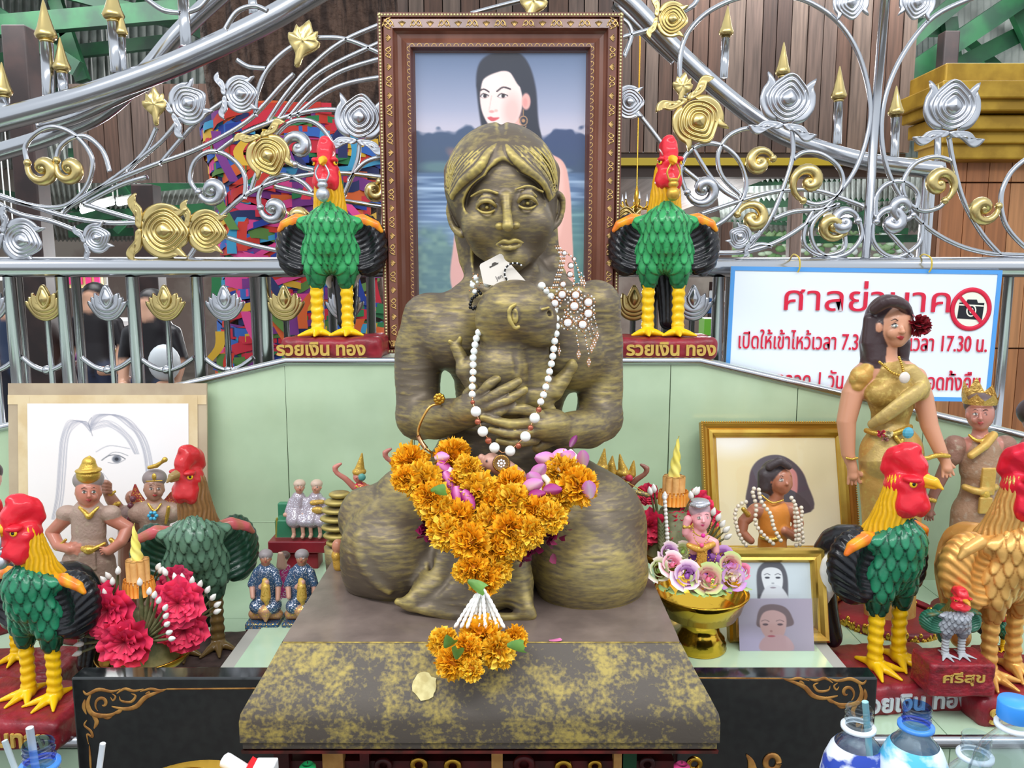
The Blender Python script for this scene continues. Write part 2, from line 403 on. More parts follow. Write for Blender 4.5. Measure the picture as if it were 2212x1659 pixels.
# ---------------------------------------------------------------- painted prints
class Canvas:
    def __init__(s, w, h, col): s.w, s.h = w, h; s.A = np.empty((h, w, 3)); s.A[:] = col; s.y, s.x = np.mgrid[0:h, 0:w].astype(float)
    def mix(s, a, col): s.A += (np.asarray(col, float)-s.A)*np.clip(a, 0, 1)[..., None]; return s
    def ell(s, x, y, rx, ry, col, soft=.15, a=1., rot=0.):
        u, v = s.x-x, s.y-y; c, q = cos(rot), sin(rot); u, v = u*c+v*q, -u*q+v*c
        return s.mix(a*np.clip((1-np.sqrt((u/rx)**2+(v/ry)**2))/soft+.5, 0, 1), col)
    def poly(s, P, col, soft=1.5, a=1., n=6):
        P = smoothpts(P, n, True) if n else np.asarray(P, float)
        d = np.full((s.h, s.w), 1e9); ins = np.zeros((s.h, s.w), bool); m = len(P)
        for i in range(m):
            p, q = P[i], P[(i+1) % m]; v = q-p; t = np.clip(((s.x-p[0])*v[0]+(s.y-p[1])*v[1])/(v@v+1e-9), 0, 1)
            d = np.minimum(d, (s.x-p[0]-t*v[0])**2+(s.y-p[1]-t*v[1])**2)
            c = ((p[1] > s.y) != (q[1] > s.y)); ins ^= c & (s.x < (q[0]-p[0])*(s.y-p[1])/(q[1]-p[1]+1e-12)+p[0])
        d = np.sqrt(d)*np.where(ins, 1, -1); return s.mix(a*np.clip(d/soft+.5, 0, 1), col)
    def line(s, P, w, col, a=1., soft=1.2, n=6, closed=False):
        P = smoothpts(P, n, closed); d = np.full((s.h, s.w), 1e9)
        for p, q in zip(P[:-1], P[1:]):
            v = q-p; t = np.clip(((s.x-p[0])*v[0]+(s.y-p[1])*v[1])/(v@v+1e-9), 0, 1)
            d = np.minimum(d, (s.x-p[0]-t*v[0])**2+(s.y-p[1]-t*v[1])**2)
        return s.mix(a*np.clip((w-np.sqrt(d))/soft+.5, 0, 1), col)
    def make(s, name, parent, o, ux, uz, m=PRINT):
        """top-left corner o, ux across, uz down"""
        o, ux, uz = (np.asarray(k, float) for k in (o, ux, uz)); u = np.linspace(0, 1, s.w); v = np.linspace(0, 1, s.h)
        V = o+u[None, :, None]*ux+v[:, None, None]*uz
        mb = MB(); mb.grid(V.reshape(-1, 3), s.h, s.w, lin(np.clip(s.A, 0, 255).reshape(-1, 3))); mb.C[-1] = lin(np.clip(s.A, 0, 255).reshape(-1, 3))
        return mb.make(name, m, parent)
# ================================================================ SETTING
def tilemat(name, c, relief):
    m = mat(name, c, .16, 0, spec=.6, coat=.3, col2=[min(255, k+10) for k in c], nscale=9, ncon=(.35, .7))
    nt = m.node_tree; N, L = nt.nodes, nt.links; b = N['Principled BSDF']
    tc = N.new('ShaderNodeTexCoord'); prev = None
    for d, sc, dist in (('X', 2.35, 1.2), ('Z', 1.55, .6)):
        w = N.new('ShaderNodeTexWave'); w.bands_direction = d; w.inputs['Scale'].default_value = sc*relief; w.inputs['Distortion'].default_value = dist
        w.inputs['Detail Scale'].default_value = .6
        L.new(tc.outputs['Object'], w.inputs['Vector'])
        bp = N.new('ShaderNodeBump'); bp.inputs['Strength'].default_value = .6; bp.inputs['Distance'].default_value = .004
        L.new(w.outputs['Fac'], bp.inputs['Height'])
        if prev is not None: L.new(prev, bp.inputs['Normal'])
        prev = bp.outputs[0]
    L.new(prev, b.inputs['Normal']); return m
TILE = tilemat('green_glazed_tile', (184, 206, 172), 1)
TILE2 = tilemat('green_shelf_tile', (184, 210, 180), .5)
GROUT = mat('tile_grout', (92, 100, 84), .9)
YW = 2.0
def clip_top(poly, f):                            # keep what lies under the line z=f(x)
    out = []
    for i in range(len(poly)):
        a, b = poly[i], poly[(i+1) % len(poly)]; da, db = f(a[0])-a[1], f(b[0])-b[1]
        if da >= 0: out.append(a)
        if (da >= 0) != (db >= 0): t = da/(da-db); out.append((a[0]+t*(b[0]-a[0]), a[1]+t*(b[1]-a[1])))
    return out
XL, ZT = W(620, 775, YW)[0], W(620, 778, YW)[2]; XR = W(1510, 775, YW)[0]; SL = .232
wtop = lambda x: ZT-(max(0, XL-x)+max(0, x-XR))*SL
wall = thing('wall_back', None, None, (0, YW, 0), kind='structure')
xs = [-2.2, XL, XR, 2.2]
core = [(-2.2, .3)]+[(2.2, .3)]+[(x, wtop(x)-.004) for x in xs[::-1]]
mb = MB(); mb.prism(core, .2, Matrix.Translation((0, YW+.004, 0)), (92, 100, 84)); mb.make('core', GROUT, wall, smooth=False)
tw = SS(900, YW)*275; zj = W(0, 1128, YW)[2]; x0 = W(620, 900, YW)[0]; random.seed(3)
for i in range(-5, 6):
    for j, (za, zb) in enumerate(((zj, zj+.46), (zj-.3, zj), (zj-.6, zj-.3))):
        a, b = x0+i*tw+.0019, x0+(i+1)*tw-.0019
        seg = [(a, za+.0015), (b, za+.0015), (b, zb-.0015), (a, zb-.0015)]
        xs_ = [x for x in (XL, XR) if a < x < b]
        for k, x in enumerate(xs_): seg.insert(3+k, (x, zb-.0015))
        p = seg
        # the top line is concave only at its corners, clip with each straight run
        for f in (lambda x: ZT-.006, lambda x: ZT-.006-(XL-x)*SL, lambda x: ZT-.006-(x-XR)*SL): p = clip_top(p, f)
        if len(p) < 3: continue
        mb = MB(); mb.prism(p, .008, Matrix.Translation((0, YW-.004+random.uniform(0, .0006), 0)))
        mb.make('tile', TILE, wall, smooth=False, color=False, bevel=.0015)
mb = MB()
cap = [(-2.2, wtop(-2.2)), (XL, ZT), (XR, ZT), (2.2, wtop(2.2))]
for a, b in zip(cap[:-1], cap[1:]):
    n = 2
    V = [(a[0], YW-.006, a[1]), (b[0], YW-.006, b[1]), (b[0], YW+.2, b[1]), (a[0], YW+.2, a[1])]
    V += [(x, y, z-.012) for x, y, z in V]; mb.add(V, np.array([(0, 1, 2, 3), (7, 6, 5, 4), (0, 4, 5, 1), (1, 5, 6, 2), (2, 6, 7, 3), (3, 7, 4, 0)]), (214, 226, 214))
mb.make('coping', mat('coping_tile', (205, 222, 205), .2), wall, smooth=False, color=False)
mb = MB(); P = [(x, YW-.006, z-.001) for x, z in cap]
mb.tube(P, .009, (255, 255, 255), 10); mb.make('edge_trim', STEEL, wall, color=False)
tagp = lambda o, l: tag(o, l)
# shelf and raised block
ZS, YS0, ZB = .65, 1.286, .75
sh = thing('trim_1', None, None, (0, YS0, ZS), kind='structure')
mb = MB(); mb.box((0, (YS0+YW)/2, .33), (2.2, (YW-YS0)/2-.004, .316)); mb.make('shelf_core', GROUT, sh, smooth=False, color=False)
tx = .3
for i in range(-7, 7):
    for j in range(3):
        a = i*tx+.16; ya = YS0+.002+j*.238
        mb = MB(); mb.box((a+tx/2, ya+.119, ZS-.002), (tx/2-.001, .118, .002)); mb.make('tile', TILE2, sh, smooth=False, color=False)
    mb = MB(); mb.box((a+tx/2, YS0-.002, ZS-.17), (tx/2-.001, .004, .15)); mb.make('tile', TILE2, sh, smooth=False, color=False)
mb = MB(); mb.tube([(-2.2, YS0-.004, ZS-.006), (2.2, YS0-.004, ZS-.006)], .011, n=10); mb.make('edge_trim', STEEL, sh, color=False)
bl = thing('trim_2', None, None, (0, 1.3, ZS), kind='structure')
bx0, bx1 = -.523, .60
mb = MB(); mb.box(((bx0+bx1)/2, 1.65, (ZB+ZS)/2), ((bx1-bx0)/2, .345, (ZB-ZS)/2-.002)); mb.make('block_core', mat('grey_mortar', (170, 168, 160), .8), bl, smooth=False, color=False)
n_ = 4
for i in range(n_):
    a = bx0+.025+(bx1-bx0-.05)/n_*i; b = a+(bx1-bx0-.05)/n_
    for ya, yb in ((1.308, 1.65), (1.652, 1.99)):
        mb = MB(); mb.box(((a+b)/2, (ya+yb)/2, ZB-.002), ((b-a)/2-.001, (yb-ya)/2-.001, .003)); mb.make('tile', TILE2, bl, smooth=False, color=False)
# ground and the hall behind
gr = MB(); gr.box((0, 4, -.02), (14, 14, .02)); o = gr.make('floor', mat('grey_floor', (120, 112, 104), .35, col2=(96, 90, 84), nscale=2), None, smooth=False, color=False); tag(o, kind='structure')
WOOD = mat('brown_wood_board', (96, 74, 62), .6, col2=(66, 48, 40), nscale=14, nstretch=(4, 1, .25), ncon=(.3, .7))
WOODS = [mat('brown_wood_board_%s' % n, c, .6, col2=[k*.72 for k in c], nscale=14, nstretch=(4, 1, .25), ncon=(.3, .7)) for n, c in
         (('grey', (112, 92, 82)), ('warm', (104, 76, 62)), ('dark', (78, 58, 50)), ('pale', (126, 106, 94)))]
fb = thing('wall_upper', None, None, (0, 5, 2), kind='structure')
YB = 5.0; x = W(150, 200, YB)[0]; x1 = W(1965, 200, YB)[0]; k = 0; random.seed(11)
while x < x1:
    w = random.uniform(.08, .12); py = 325 if x > -.5 else 325+(.0)
    zb = W(0, 330 if x > -1 else 395, YB)[2]; zt = 3.6 if x > W(450, 0, YB)[0] else W(0, 182, YB)[2]
    mb = MB(); mb.box((x+w/2, YB+random.uniform(-.006, .006), (zb+zt)/2), (w/2-.003, .012, (zt-zb)/2)); mb.make('plank', random.choice(WOODS), fb, smooth=False, color=False); x += w
zc = W(0, 335, YB)[2]
for a_, b_, pt in ((W(150, 200, YB)[0], W(450, 200, YB)[0], 184), (W(450, 200, YB)[0], x1, -200)):
    mb = MB(); zt = W(0, pt, YB)[2]; zb = W(0, 326, YB)[2]; mb.box(((a_+b_)/2, YB+.03, (zt+zb)/2), ((b_-a_)/2, .012, (zt-zb)/2)); mb.make('backing', mat('dark_seam_board', (58, 44, 38), .8), fb, smooth=False, color=False)
mb = MB(); mb.box(((x1-1.2)/2+.0, YB+.05, zc-.06), ((x1+1.2)/2, .05, .07), (60, 46, 40)); mb.make('beam', mat('dark_beam', (64, 50, 44), .6), fb, smooth=False, color=False)
mb = MB(); mb.box((W(1650, 340, YB-.02)[0], YB-.03, zc-.045), (.95, .02, .022)); mb.make('yellow_batten', mat('yellow_paint', (176, 150, 30), .5), fb, smooth=False, color=False)
# interior ceiling and rear of the hall
ic = MB(); ic.box((.62, 8.5, zc+.0), (1.25, 3.4, .03), (130, 118, 110)); o = ic.make('ceiling', mat('brown_ceiling', (128, 112, 104), .6, col2=(100, 84, 76), nscale=3, nstretch=(8, .3, 1)), None, smooth=False, color=False); tag(o, kind='structure')
bw = MB(); bw.box((0, 13.0, 1.6), (9, .05, 1.7)); o = bw.make('wall_rear', mat('hall_rear_wall', (120, 104, 96), .7, col2=(150, 140, 130), nscale=1.2, ncon=(.45, .6)), None, smooth=False, color=False); tag(o, kind='structure')
LAMPM = mat('lamp_diffuser', (240, 248, 255), .5, emit=14)
def downlight(px, py, Y, r, lab):
    c = W(px, py, Y); t = thing('ceiling_light', lab, 'light', c, 'round lights in the hall ceiling')
    mb = MB(); mb.lathe([(r, .012), (r*1.0, -.006), (r*.9, -.01), (r*.86, 0)], c, 20); mb.make('rim', mat('white_trim', (230, 230, 225), .4), t, color=False)
    mb = MB(); mb.lathe([(0, -.004), (r*.86, -.004)], c, 20); mb.make('lens', LAMPM, t, color=False)
downlight(1388, 317, 6.2, .085, 'round white downlight glowing just left of the right wall rooster comb')
downlight(1850, 325, 5.6, .06, 'round downlight glowing behind the tall steel pole')
downlight(1625, 420, 8.2, .07, 'small bright downlight between the gold curls right of the rooster')
downlight(305, 303, 6.0, .09, 'bright downlight glowing below the left handrail')
downlight(1710, 380, 7.5, .05, 'faint far downlight above the right gold curl')
def tubelight(p, q, Y, Y2, lab):
    a, b = W(*p, Y), W(*q, Y2); t = thing('tube_light', lab, 'light', a, 'fluorescent tubes under the hall roof')
    mb = MB(); mb.tube([a, b], .022, n=8); mb.make('tube', LAMPM, t, color=False)
    for e in (a, b): mb = MB(); mb.tube([e+(0, 0, .03), (e[0], e[1], 3.7)], .006, n=5); mb.make('hanger', MATS['white_trim'] if 'white_trim' in MATS else mat('white_trim', (230, 230, 225), .4), t, color=False)
    mb = MB(); mb.tube([a+(0, 0, .03), b+(0, 0, .03)], .03, n=6); mb.make('batten', mat('white_trim', (230, 230, 225), .4), t, color=False)
tubelight((175, 457), (245, 437), 7, 7.2, 'tube light low on the left, behind the long steel stem')
tubelight((255, 440), (300, 430), 7.3, 7.5, 'tube light just right of the low left tube')
tubelight((215, 378), (275, 366), 8, 8, 'tube light above the left gold lotus pair')
tubelight((290, 362), (345, 352), 8.3, 8.3, 'tube light nearest the arching left stems')
tubelight((0, 600), (24, 598), 7, 7, 'tube light showing under the left end of the rail')
tubelight((38, 603), (56, 602), 7, 7, 'short tube light under the rail beside the first bar')
tubelight((1780, 470), (1845, 464), 9, 9, 'tube light behind the small steel circles')
# roofs with green trusses
ROOF = mat('corrugated_roof_sheet', (176, 184, 180), .5, col2=(140, 150, 146), nscale=3)
GREEN = mat('green_painted_steel', (24, 84, 48), .5, col2=(16, 58, 38), nscale=5)
DARK = mat('dark_brown_post', (52, 36, 34), .55, col2=(36, 26, 26), nscale=6)
def sheet(name, a, b, c, d, n, par):              # corrugated sheet between the edges a-b and d-c
    a, b, c, d = (np.asarray(k, float) for k in (a, b, c, d)); nrm = np.cross(b-a, d-a); nrm /= np.linalg.norm(nrm)
    t = np.linspace(0, 1, n*4+1)[:, None]; h = .02*np.sin(np.arange(n*4+1)*pi/2)[:, None]*nrm
    V = np.stack((a+(b-a)*t+h, d+(c-d)*t+h), 1).reshape(-1, 3); mb = MB(); mb.grid(V, n*4+1, 2); return mb.make(name, ROOF, par, color=False)
rf = thing('roof_left', 'corrugated metal roof with green steel trusses at the upper left', 'roof', (-5, 7, 3.4))
sheet('roof_sheet', W(-500, -120, 6), W(560, -160, 6), W(560, 330, 13), W(-500, 400, 13), 60, rf)
def beam(p, q, Y, r, m=GREEN, par=None, name='truss_beam', Y2=None):
    a, b = W(*p, Y), W(*q, Y if Y2 is None else Y2); mb = MB(); R = frame_from(b-a, (0, 1, 0)); L_ = np.linalg.norm(b-a)
    mb.box((a+b)/2, (r, r*.6, L_/2), R=R); return mb.make(name, m, par, smooth=False, color=False)
for p, q, r, Y in (((-40, 60), (430, 20), .07, 6.2), ((-40, 10), (170, 150), .06, 6.3), ((60, -40), (420, 60), .05, 6.4), ((0, 130), (360, 90), .05, 7), ((0, 160), (140, 60), .05, 6.6),
                   ((120, 0), (180, 175), .05, 6.6), ((-20, 230), (200, 190), .05, 8), ((300, 0), (480, 90), .06, 7), ((190, 290), (520, 350), .05, 8.5), ((200, 330), (480, 330), .04, 9), ((240, 380), (500, 420), .05, 9.5),
                   ((60, 390), (330, 345), .05, 9.5), ((0, 420), (300, 470), .06, 10), ((160, 500), (420, 400), .05, 10)): beam(p, q, Y, r, par=rf)
rr = thing('roof_right', 'corrugated metal roof with green steel trusses at the upper right', 'roof', (5, 7, 3.4))
sheet('roof_sheet', W(1780, -200, 9), W(2700, -300, 5), W(2700, 330, 7), W(1780, 400, 13), 60, rr)
for p, q, r, Y in (((1830, 250), (2230, -20), .07, 6.2), ((1840, 190), (2120, -40), .06, 6.3), ((1955, 200), (2230, 60), .06, 6.4), ((1850, 60), (2060, 60), .06, 6.5), ((2050, 40), (2060, 130), .05, 6.4), ((2180, -10), (2230, 100), .05, 6.3),
                   ((1830, 60), (1940, -20), .06, 6.6), ((1960, 215), (2212, 180), .05, 7.5), ((1955, 120), (1965, 230), .05, 6.6), ((2090, 90), (2212, 200), .04, 6.6)): beam(p, q, Y, r, par=rr)
tl = thing('hall_trusses', 'far green steel trusses and pale roof sheets seen through the right scrollwork', 'roof', (2, 10, 2.2))
sheet('roof_sheet', W(1540, 350, 7.2), W(2010, 350, 7.2), W(2000, 500, 11.4), W(1560, 500, 11.4), 40, tl)
tq = thing('hall_trusses', 'green steel trusses and pale roof sheets of the far hall behind the left steel curls', 'roof', (-4, 9, 2.4))
sheet('roof_sheet', W(60, 270, 6.6), W(700, 270, 6.6), W(520, 520, 12.5), W(120, 520, 12.5), 44, tq)
for i, (p, q, r, Y) in enumerate((((150, 330), (480, 350), .035, 6.9), ((170, 420), (470, 392), .04, 8), ((150, 470), (460, 448), .05, 9), ((190, 300), (330, 500), .03, 7.8), ((430, 320), (250, 500), .03, 8.2), ((150, 505), (470, 495), .05, 10.5))): beam(p, q, Y, r, par=tq)
for i, (p, q, r, Y) in enumerate((((1600, 395), (2000, 372), .04, 8), ((1640, 440), (1990, 420), .05, 9), ((1660, 470), (1960, 455), .05, 10), ((1560, 470), (1960, 500), .04, 10.5), ((1700, 360), (1900, 500), .03, 9.2), ((1790, 500), (1980, 400), .03, 9.4), ((1560, 520), (1990, 515), .05, 11))): beam(p, q, Y, r, par=tl)
def post(px, w, y0, y1, Y, lab, m=DARK, cat='column', name='column', grp=None):
    a, b = W(px, y0, Y), W(px, y1, Y); h = w*SS(500, Y)/2; t = thing(name, lab, cat, (a[0], Y, 0), grp)
    mb = MB(); mb.box((a[0], Y, a[2]/2), (h, h, a[2]/2)); mb.make('shaft', m, t, smooth=False, color=False, bevel=.01)
    mb = MB(); mb.box((a[0], Y, .1), (h*1.25, h*1.25, .1)); mb.make('foot', m, t, smooth=False, color=False, bevel=.01)
    return t
post(42, 50, 60, 900, 5.5, 'dark brown wooden post at the far left behind the handrail')
post(82, 38, 570, 900, 6.2, 'dark post behind the first gold lotus of the lower fence')
post(315, 46, 400, 900, 6, 'dark post between the third gold lotus and the thick bar')
post(1722, 26, 370, 620, 7, 'brown wooden post seen through the round steel scrolls', WOODS[0])
post(1568, 26, 480, 800, 7, 'brown post right of the right wall rooster', WOODS[1])
post(2050, 32, 70, 420, 6.0, 'dark hanging post under the right roof')
# golden building at the right
gb = thing('shrine_building', 'orange panelled shrine wall with a golden stepped cornice at the right edge', 'building', W(2120, 600, 4.2)*np.array((1, 1, 0)))
ORG = [mat('orange_panel_%s' % n, c, .45, col2=[k*.88 for k in c], nscale=6, nstretch=(6, 1, .3)) for n, c in (('mid', (196, 132, 84)), ('light', (208, 146, 96)), ('deep', (184, 120, 76)))]
YG = 4.2; x = W(2020, 600, YG)[0]; xe = W(2420, 600, YG)[0]
mb = MB(); mb.box(((x+xe)/2, YG+.1, .9), ((xe-x)/2, .08, 1.2)); mb.make('wall_core', mat('dark_seam', (110, 70, 44), .8), gb, smooth=False, color=False)
zs = [.0, W(0, 752, YG)[2], W(0, 395, YG)[2], W(0, 330, YG)[2]]
while x < xe:
    w = .115
    for j in range(3):
        mb = MB(); mb.box((x+w/2, YG, (zs[j]+zs[j+1])/2), (w/2-.002, .015, (zs[j+1]-zs[j])/2-.004)); mb.make('panel', random.choice(ORG), gb, smooth=False, color=False)
    x += w
GP2 = mat('gold_leaf_paint', (196, 156, 52), .4, .3, col2=(166, 128, 36), nscale=8)
z0 = W(0, 335, YG)[2]
for k, (dz, pr, hh) in enumerate(((0, .04, .04), (.06, .08, .03), (.12, .14, .035), (.19, .2, .03), (.25, .24, .04), (.33, .15, .06))):
    mb = MB(); a = W(2015, 300, YG)[0]-pr*.6; mb.box(((a+xe)/2, YG-pr/2, z0+dz), ((xe-a)/2, .1+pr/2, hh)); mb.make('cornice_step', GP2, gb, smooth=False, color=False, bevel=.008)
# far outdoor light patches: garden trees
tr = thing('garden_tree', 'pale green trees in daylight beyond the hall on the right', 'tree', (3, 12.4, 0), kind='thing')
mb = MB(); random.seed(5)
for i in range(260):
    c = W(random.uniform(1540, 1960), random.uniform(470, 575), 12.0); a = .05; mb.ball(c, (a*random.uniform(.8, 2), a, a*random.uniform(.6, 1.2)), random.choice([(150, 180, 130), (190, 210, 180), (110, 150, 96), (225, 235, 228)]), 6, 4)
mb.make('foliage', mat('leaves', (150, 180, 130), .6, attr=True, emit=0), tr)
mb = MB(); mb.cyl((3.1, 12.4, 0), (3.1, 12.4, 1.3), .08, .05); mb.make('trunk', DARK, tr, color=False)
# the ribbon-wrapped tree
rt = thing('sacred_tree', 'broad brown tree trunk wrapped in many coloured cloth ribbons behind the left scrollwork', 'tree', W(650, 700, 4.0)*np.array((1, 1, 0)))
c0 = W(640, 500, 4.0); RR = .43
def trunk(z): return RR*(1+.1*sin(z*3)+.05*max(0, z-1.75))
V = []; nz, na = 30, 48
for i in range(nz):
    z = i/(nz-1)*3.1
    for j in range(na):
        a = j/na*2*pi; r = trunk(z)*(.94+.05*sin(a*9+z*2)+.03*sin(a*17-z*3)); V.append((c0[0]+r*cos(a), c0[1]+.2+r*sin(a), z))
mb = MB(); mb.grid(V, nz, na, cv=True); mb.make('trunk', mat('tree_bark', (92, 70, 58), .9, col2=(50, 36, 30), nscale=12, nstretch=(2, 2, .4), bump=1, bscale=25, bdist=.03), rt, color=False)
RC = [(206, 40, 60), (32, 60, 150), (40, 120, 70), (216, 96, 40), (60, 150, 190), (120, 50, 130), (216, 170, 50), (220, 70, 140), (30, 40, 90), (90, 130, 60), (196, 50, 36), (50, 100, 180)]
RM = [mat('ribbon_cloth_%s' % n, c, .7, bump=.4, bscale=30) for n, c in zip(('red', 'navy', 'green', 'orange', 'sky', 'purple', 'yellow', 'pink', 'ink', 'olive', 'scarlet', 'blue'), RC)]
random.seed(21); zlo, zhi = W(0, 840, 3.6)[2], W(0, 235, 3.6)[2]
for i in range(290):
    z = random.uniform(zlo, zhi); a0 = random.uniform(-pi*1.15, -pi*.35); da = random.uniform(.5, 1.5); w = random.uniform(.012, .03); t = random.uniform(-.09, .09)
    P = []
    for j in range(9):
        f = j/8; a = a0+da*f; zz = z+t*f+.02*sin(f*5+i); r = trunk(zz)+.02+.03*(i % 5)/5+.012*sin(f*9+i)
        P.append((c0[0]+r*cos(a), c0[1]+.2+r*sin(a), zz))
    mb = MB(); P = np.array(P); V = np.stack((P-(0, 0, w), P+(0, 0, w)), 1).reshape(-1, 3); mb.grid(V, 9, 2); mb.make('ribbon', RM[random.randrange(12)], rt, color=False)
random.seed(4)
for i in range(40):                               # loose hanging ends
    p = W(random.uniform(450, 820), random.uniform(240, 780), 3.45); w = .02; q = p+(random.uniform(-.1, .1), -.02, -random.uniform(.1, .22))
    mb = MB(); P = smoothpts([p, (p+q)/2+(random.uniform(-.04, .04), 0, 0), q], 4); V = np.stack((P-(w, 0, 0), P+(w, .005, 0)), 1).reshape(-1, 3); mb.grid(V, len(P), 2); mb.make('ribbon', RM[random.randrange(12)], rt, color=False)
# market stall and flowers behind the lower fence
st = thing('offering_stall', 'white market stall table with boxes and yellow flower garlands behind the lower left fence', 'stall', W(250, 800, 6)*np.array((1, 1, 0)))
mb = MB(); c = W(255, 790, 6.4); mb.box((c[0], 6.4, .5), (.32, .2, .5), (196, 180, 178)); mb.make('box', PAINT, st, smooth=False, bevel=.01)
mb = MB(); c = W(100, 700, 7); mb.box((c[0], 7, 1.02), (.9, .3, .02), (190, 190, 190)); mb.make('table_top', PAINT, st, smooth=False)
for x in (-.85, .85): mb = MB(); mb.box((c[0]+x, 6.8, .5), (.02, .02, .5), (120, 120, 120)); mb.make('leg', PAINT, st, smooth=False)
random.seed(9)
for i in range(24):
    p = W(random.choice((40, 115, 130, 150, 240))+random.uniform(-16, 16), random.uniform(690, 780), 5.9); mb = MB(); mb.ball(p, .035, random.choice([(240, 196, 30), (250, 160, 30), (150, 70, 160), (210, 60, 60)]), 8, 6); mb.make('flower', PAINT, st)
sb = thing('menu_board', 'bright pink and yellow notice board under the hall roof at the far left', 'board', W(160, 585, 8))
mb = MB(); a, b = W(100, 560, 8), W(222, 622, 8); mb.box(((a+b)/2), ((b[0]-a[0])/2, .02, (a[2]-b[2])/2), (244, 220, 150)); mb.make('panel', PAINT, sb, smooth=False)
for p in (a, b): mb = MB(); mb.box((p[0], 8.04, b[2]/2+.1), (.03, .015, b[2]/2+.1), (150, 150, 150)); mb.make('stand_leg', PAINT, sb, smooth=False)
for i in range(6): mb = MB(); p = W(114+i*19, 590, 7.96); mb.box(p, (.025, .01, .11), (232, 60, 130)); mb.make('strip', PAINT, sb, smooth=False)
sg = thing('shelf_goods', 'blue and green goods stacked behind the fence beside the right rooster', 'goods', W(1560, 700, 5.5)*np.array((1, 1, 0)))
for (px, py, w, h, c) in ((1530, 660, 14, 16, (40, 90, 150)), (1552, 640, 14, 12, (210, 220, 225)), (1528, 705, 13, 18, (110, 190, 50)), (1556, 700, 12, 40, (60, 70, 80)), (1560, 735, 14, 20, (170, 180, 180)), (1530, 748, 16, 20, (70, 90, 110))):
    mb = MB(); p = W(px, py, 5.5); s_ = SS(py, 5.5); mb.box(p, (w*s_, .08, h*s_), c); mb.make('box', PAINT, sg, smooth=False, bevel=.004)
p = W(1543, 770, 5.5); mb = MB(); mb.box((p[0], 5.5, p[2]/2), (.16, .1, p[2]/2), (110, 90, 80)); mb.make('cabinet', PAINT, sg, smooth=False, bevel=.01)
# visitors far behind the fence
def visitor(px, top, Y, shirt, trousers, hair, lab, pony=False, bag=False):
    p = W(px, top, Y); H = p[2]; x = p[0]; t = thing('person', lab, 'person', (x, Y, 0)); k = H/1.62
    V = Vol(.014); V.part('body', (196, 150, 124))
    V.tube([(x, Y, 1.53*k), (x, Y, 1.38*k)], [.085*k, .05*k], .03).tube([(x, Y, 1.52*k), (x, Y-.02, 1.44*k)], [.09*k, .075*k])
    V.part('shirt', shirt); V.tube([(x, Y, 1.34*k), (x, Y, 1.15*k), (x, Y, .95*k)], [.16*k, .145*k, .15*k], .05, ys=.65)
    for s_ in (-1, 1):
        V.part('shirt', shirt).tube([(x+s_*.17*k, Y, 1.31*k), (x+s_*.22*k, Y, 1.12*k)], [.06*k, .05*k], .03)
        V.part('body', (196, 150, 124)).tube([(x+s_*.22*k, Y, 1.12*k), (x+s_*.2*k, Y-.1*k, .92*k), (x+s_*.14*k, Y-.22*k, .93*k)], [.045*k, .035*k, .04*k], .01)
        V.part('trousers', trousers).tube([(x+s_*.075*k, Y, .92*k), (x+s_*.08*k, Y+.01, .48*k), (x+s_*.085*k, Y+.02, .06*k)], [.105*k, .075*k, .055*k], .03)
        V.part('shoe', (40, 36, 40)).tube([(x+s_*.085*k, Y+.03, .04), (x+s_*.1*k, Y-.12*k, .035)], [.045, .035], .01)
    V.part('hair', hair).ell((x, Y+.03, 1.55*k), (.105*k, .11*k, .105*k)).tube([(x, Y+.07, 1.5*k), (x, Y+.09, (1.2 if pony else 1.4)*k)], [.08*k, .04*k], .02)
    V.emit(PAINT, t)
    if bag:
        q = MB(); q.ball((x+.16*k, Y-.14, 1.1*k), (.12*k, .07, .14*k), (198, 204, 208), 14, 10); q.make('backpack', PAINT, t)
    return t
visitor(200, 618, 5.6, (34, 30, 34), (46, 54, 78), (26, 20, 22), 'person in a black top and jeans with long dark hair standing at the stall', True)
visitor(322, 632, 5.0, (30, 28, 32), (44, 56, 84), (24, 18, 20), 'person in black carrying a small white backpack beside the thick fence bar', False, True)
visitor(22, 640, 6, (40, 56, 86), (36, 38, 50), (28, 22, 22), 'person in a blue shirt at the far left edge behind the fence')
# gold chandelier
ch = thing('chandelier', 'small gold candle chandelier hanging behind the right side of the portrait', 'chandelier', W(1378, 440, 4.6))
mb = MB(); c = W(1375, 440, 4.6); 
mb.lathe([(.0, -.06), (.02, -.04), (.01, 0), (.018, .03), (.008, .08), (.004, .1), (.004, 1.2)], c, 10); mb.make('stem', BRASS, ch, color=False)
for i in range(8):
    a = i*pi/4; d = np.array((cos(a), sin(a), 0)); P = smoothpts([c, c+d*.05+(0, 0, -.03), c+d*.09+(0, 0, -.01), c+d*.1+(0, 0, .02)], 4)
    mb = MB(); mb.tube(P, .005, n=6); mb.make('arm', BRASS, ch, color=False)
    mb = MB(); mb.cyl(P[-1], P[-1]+(0, 0, .04), .006, .001, (235, 240, 250), 6); mb.make('candle_lamp', PAINT, ch)
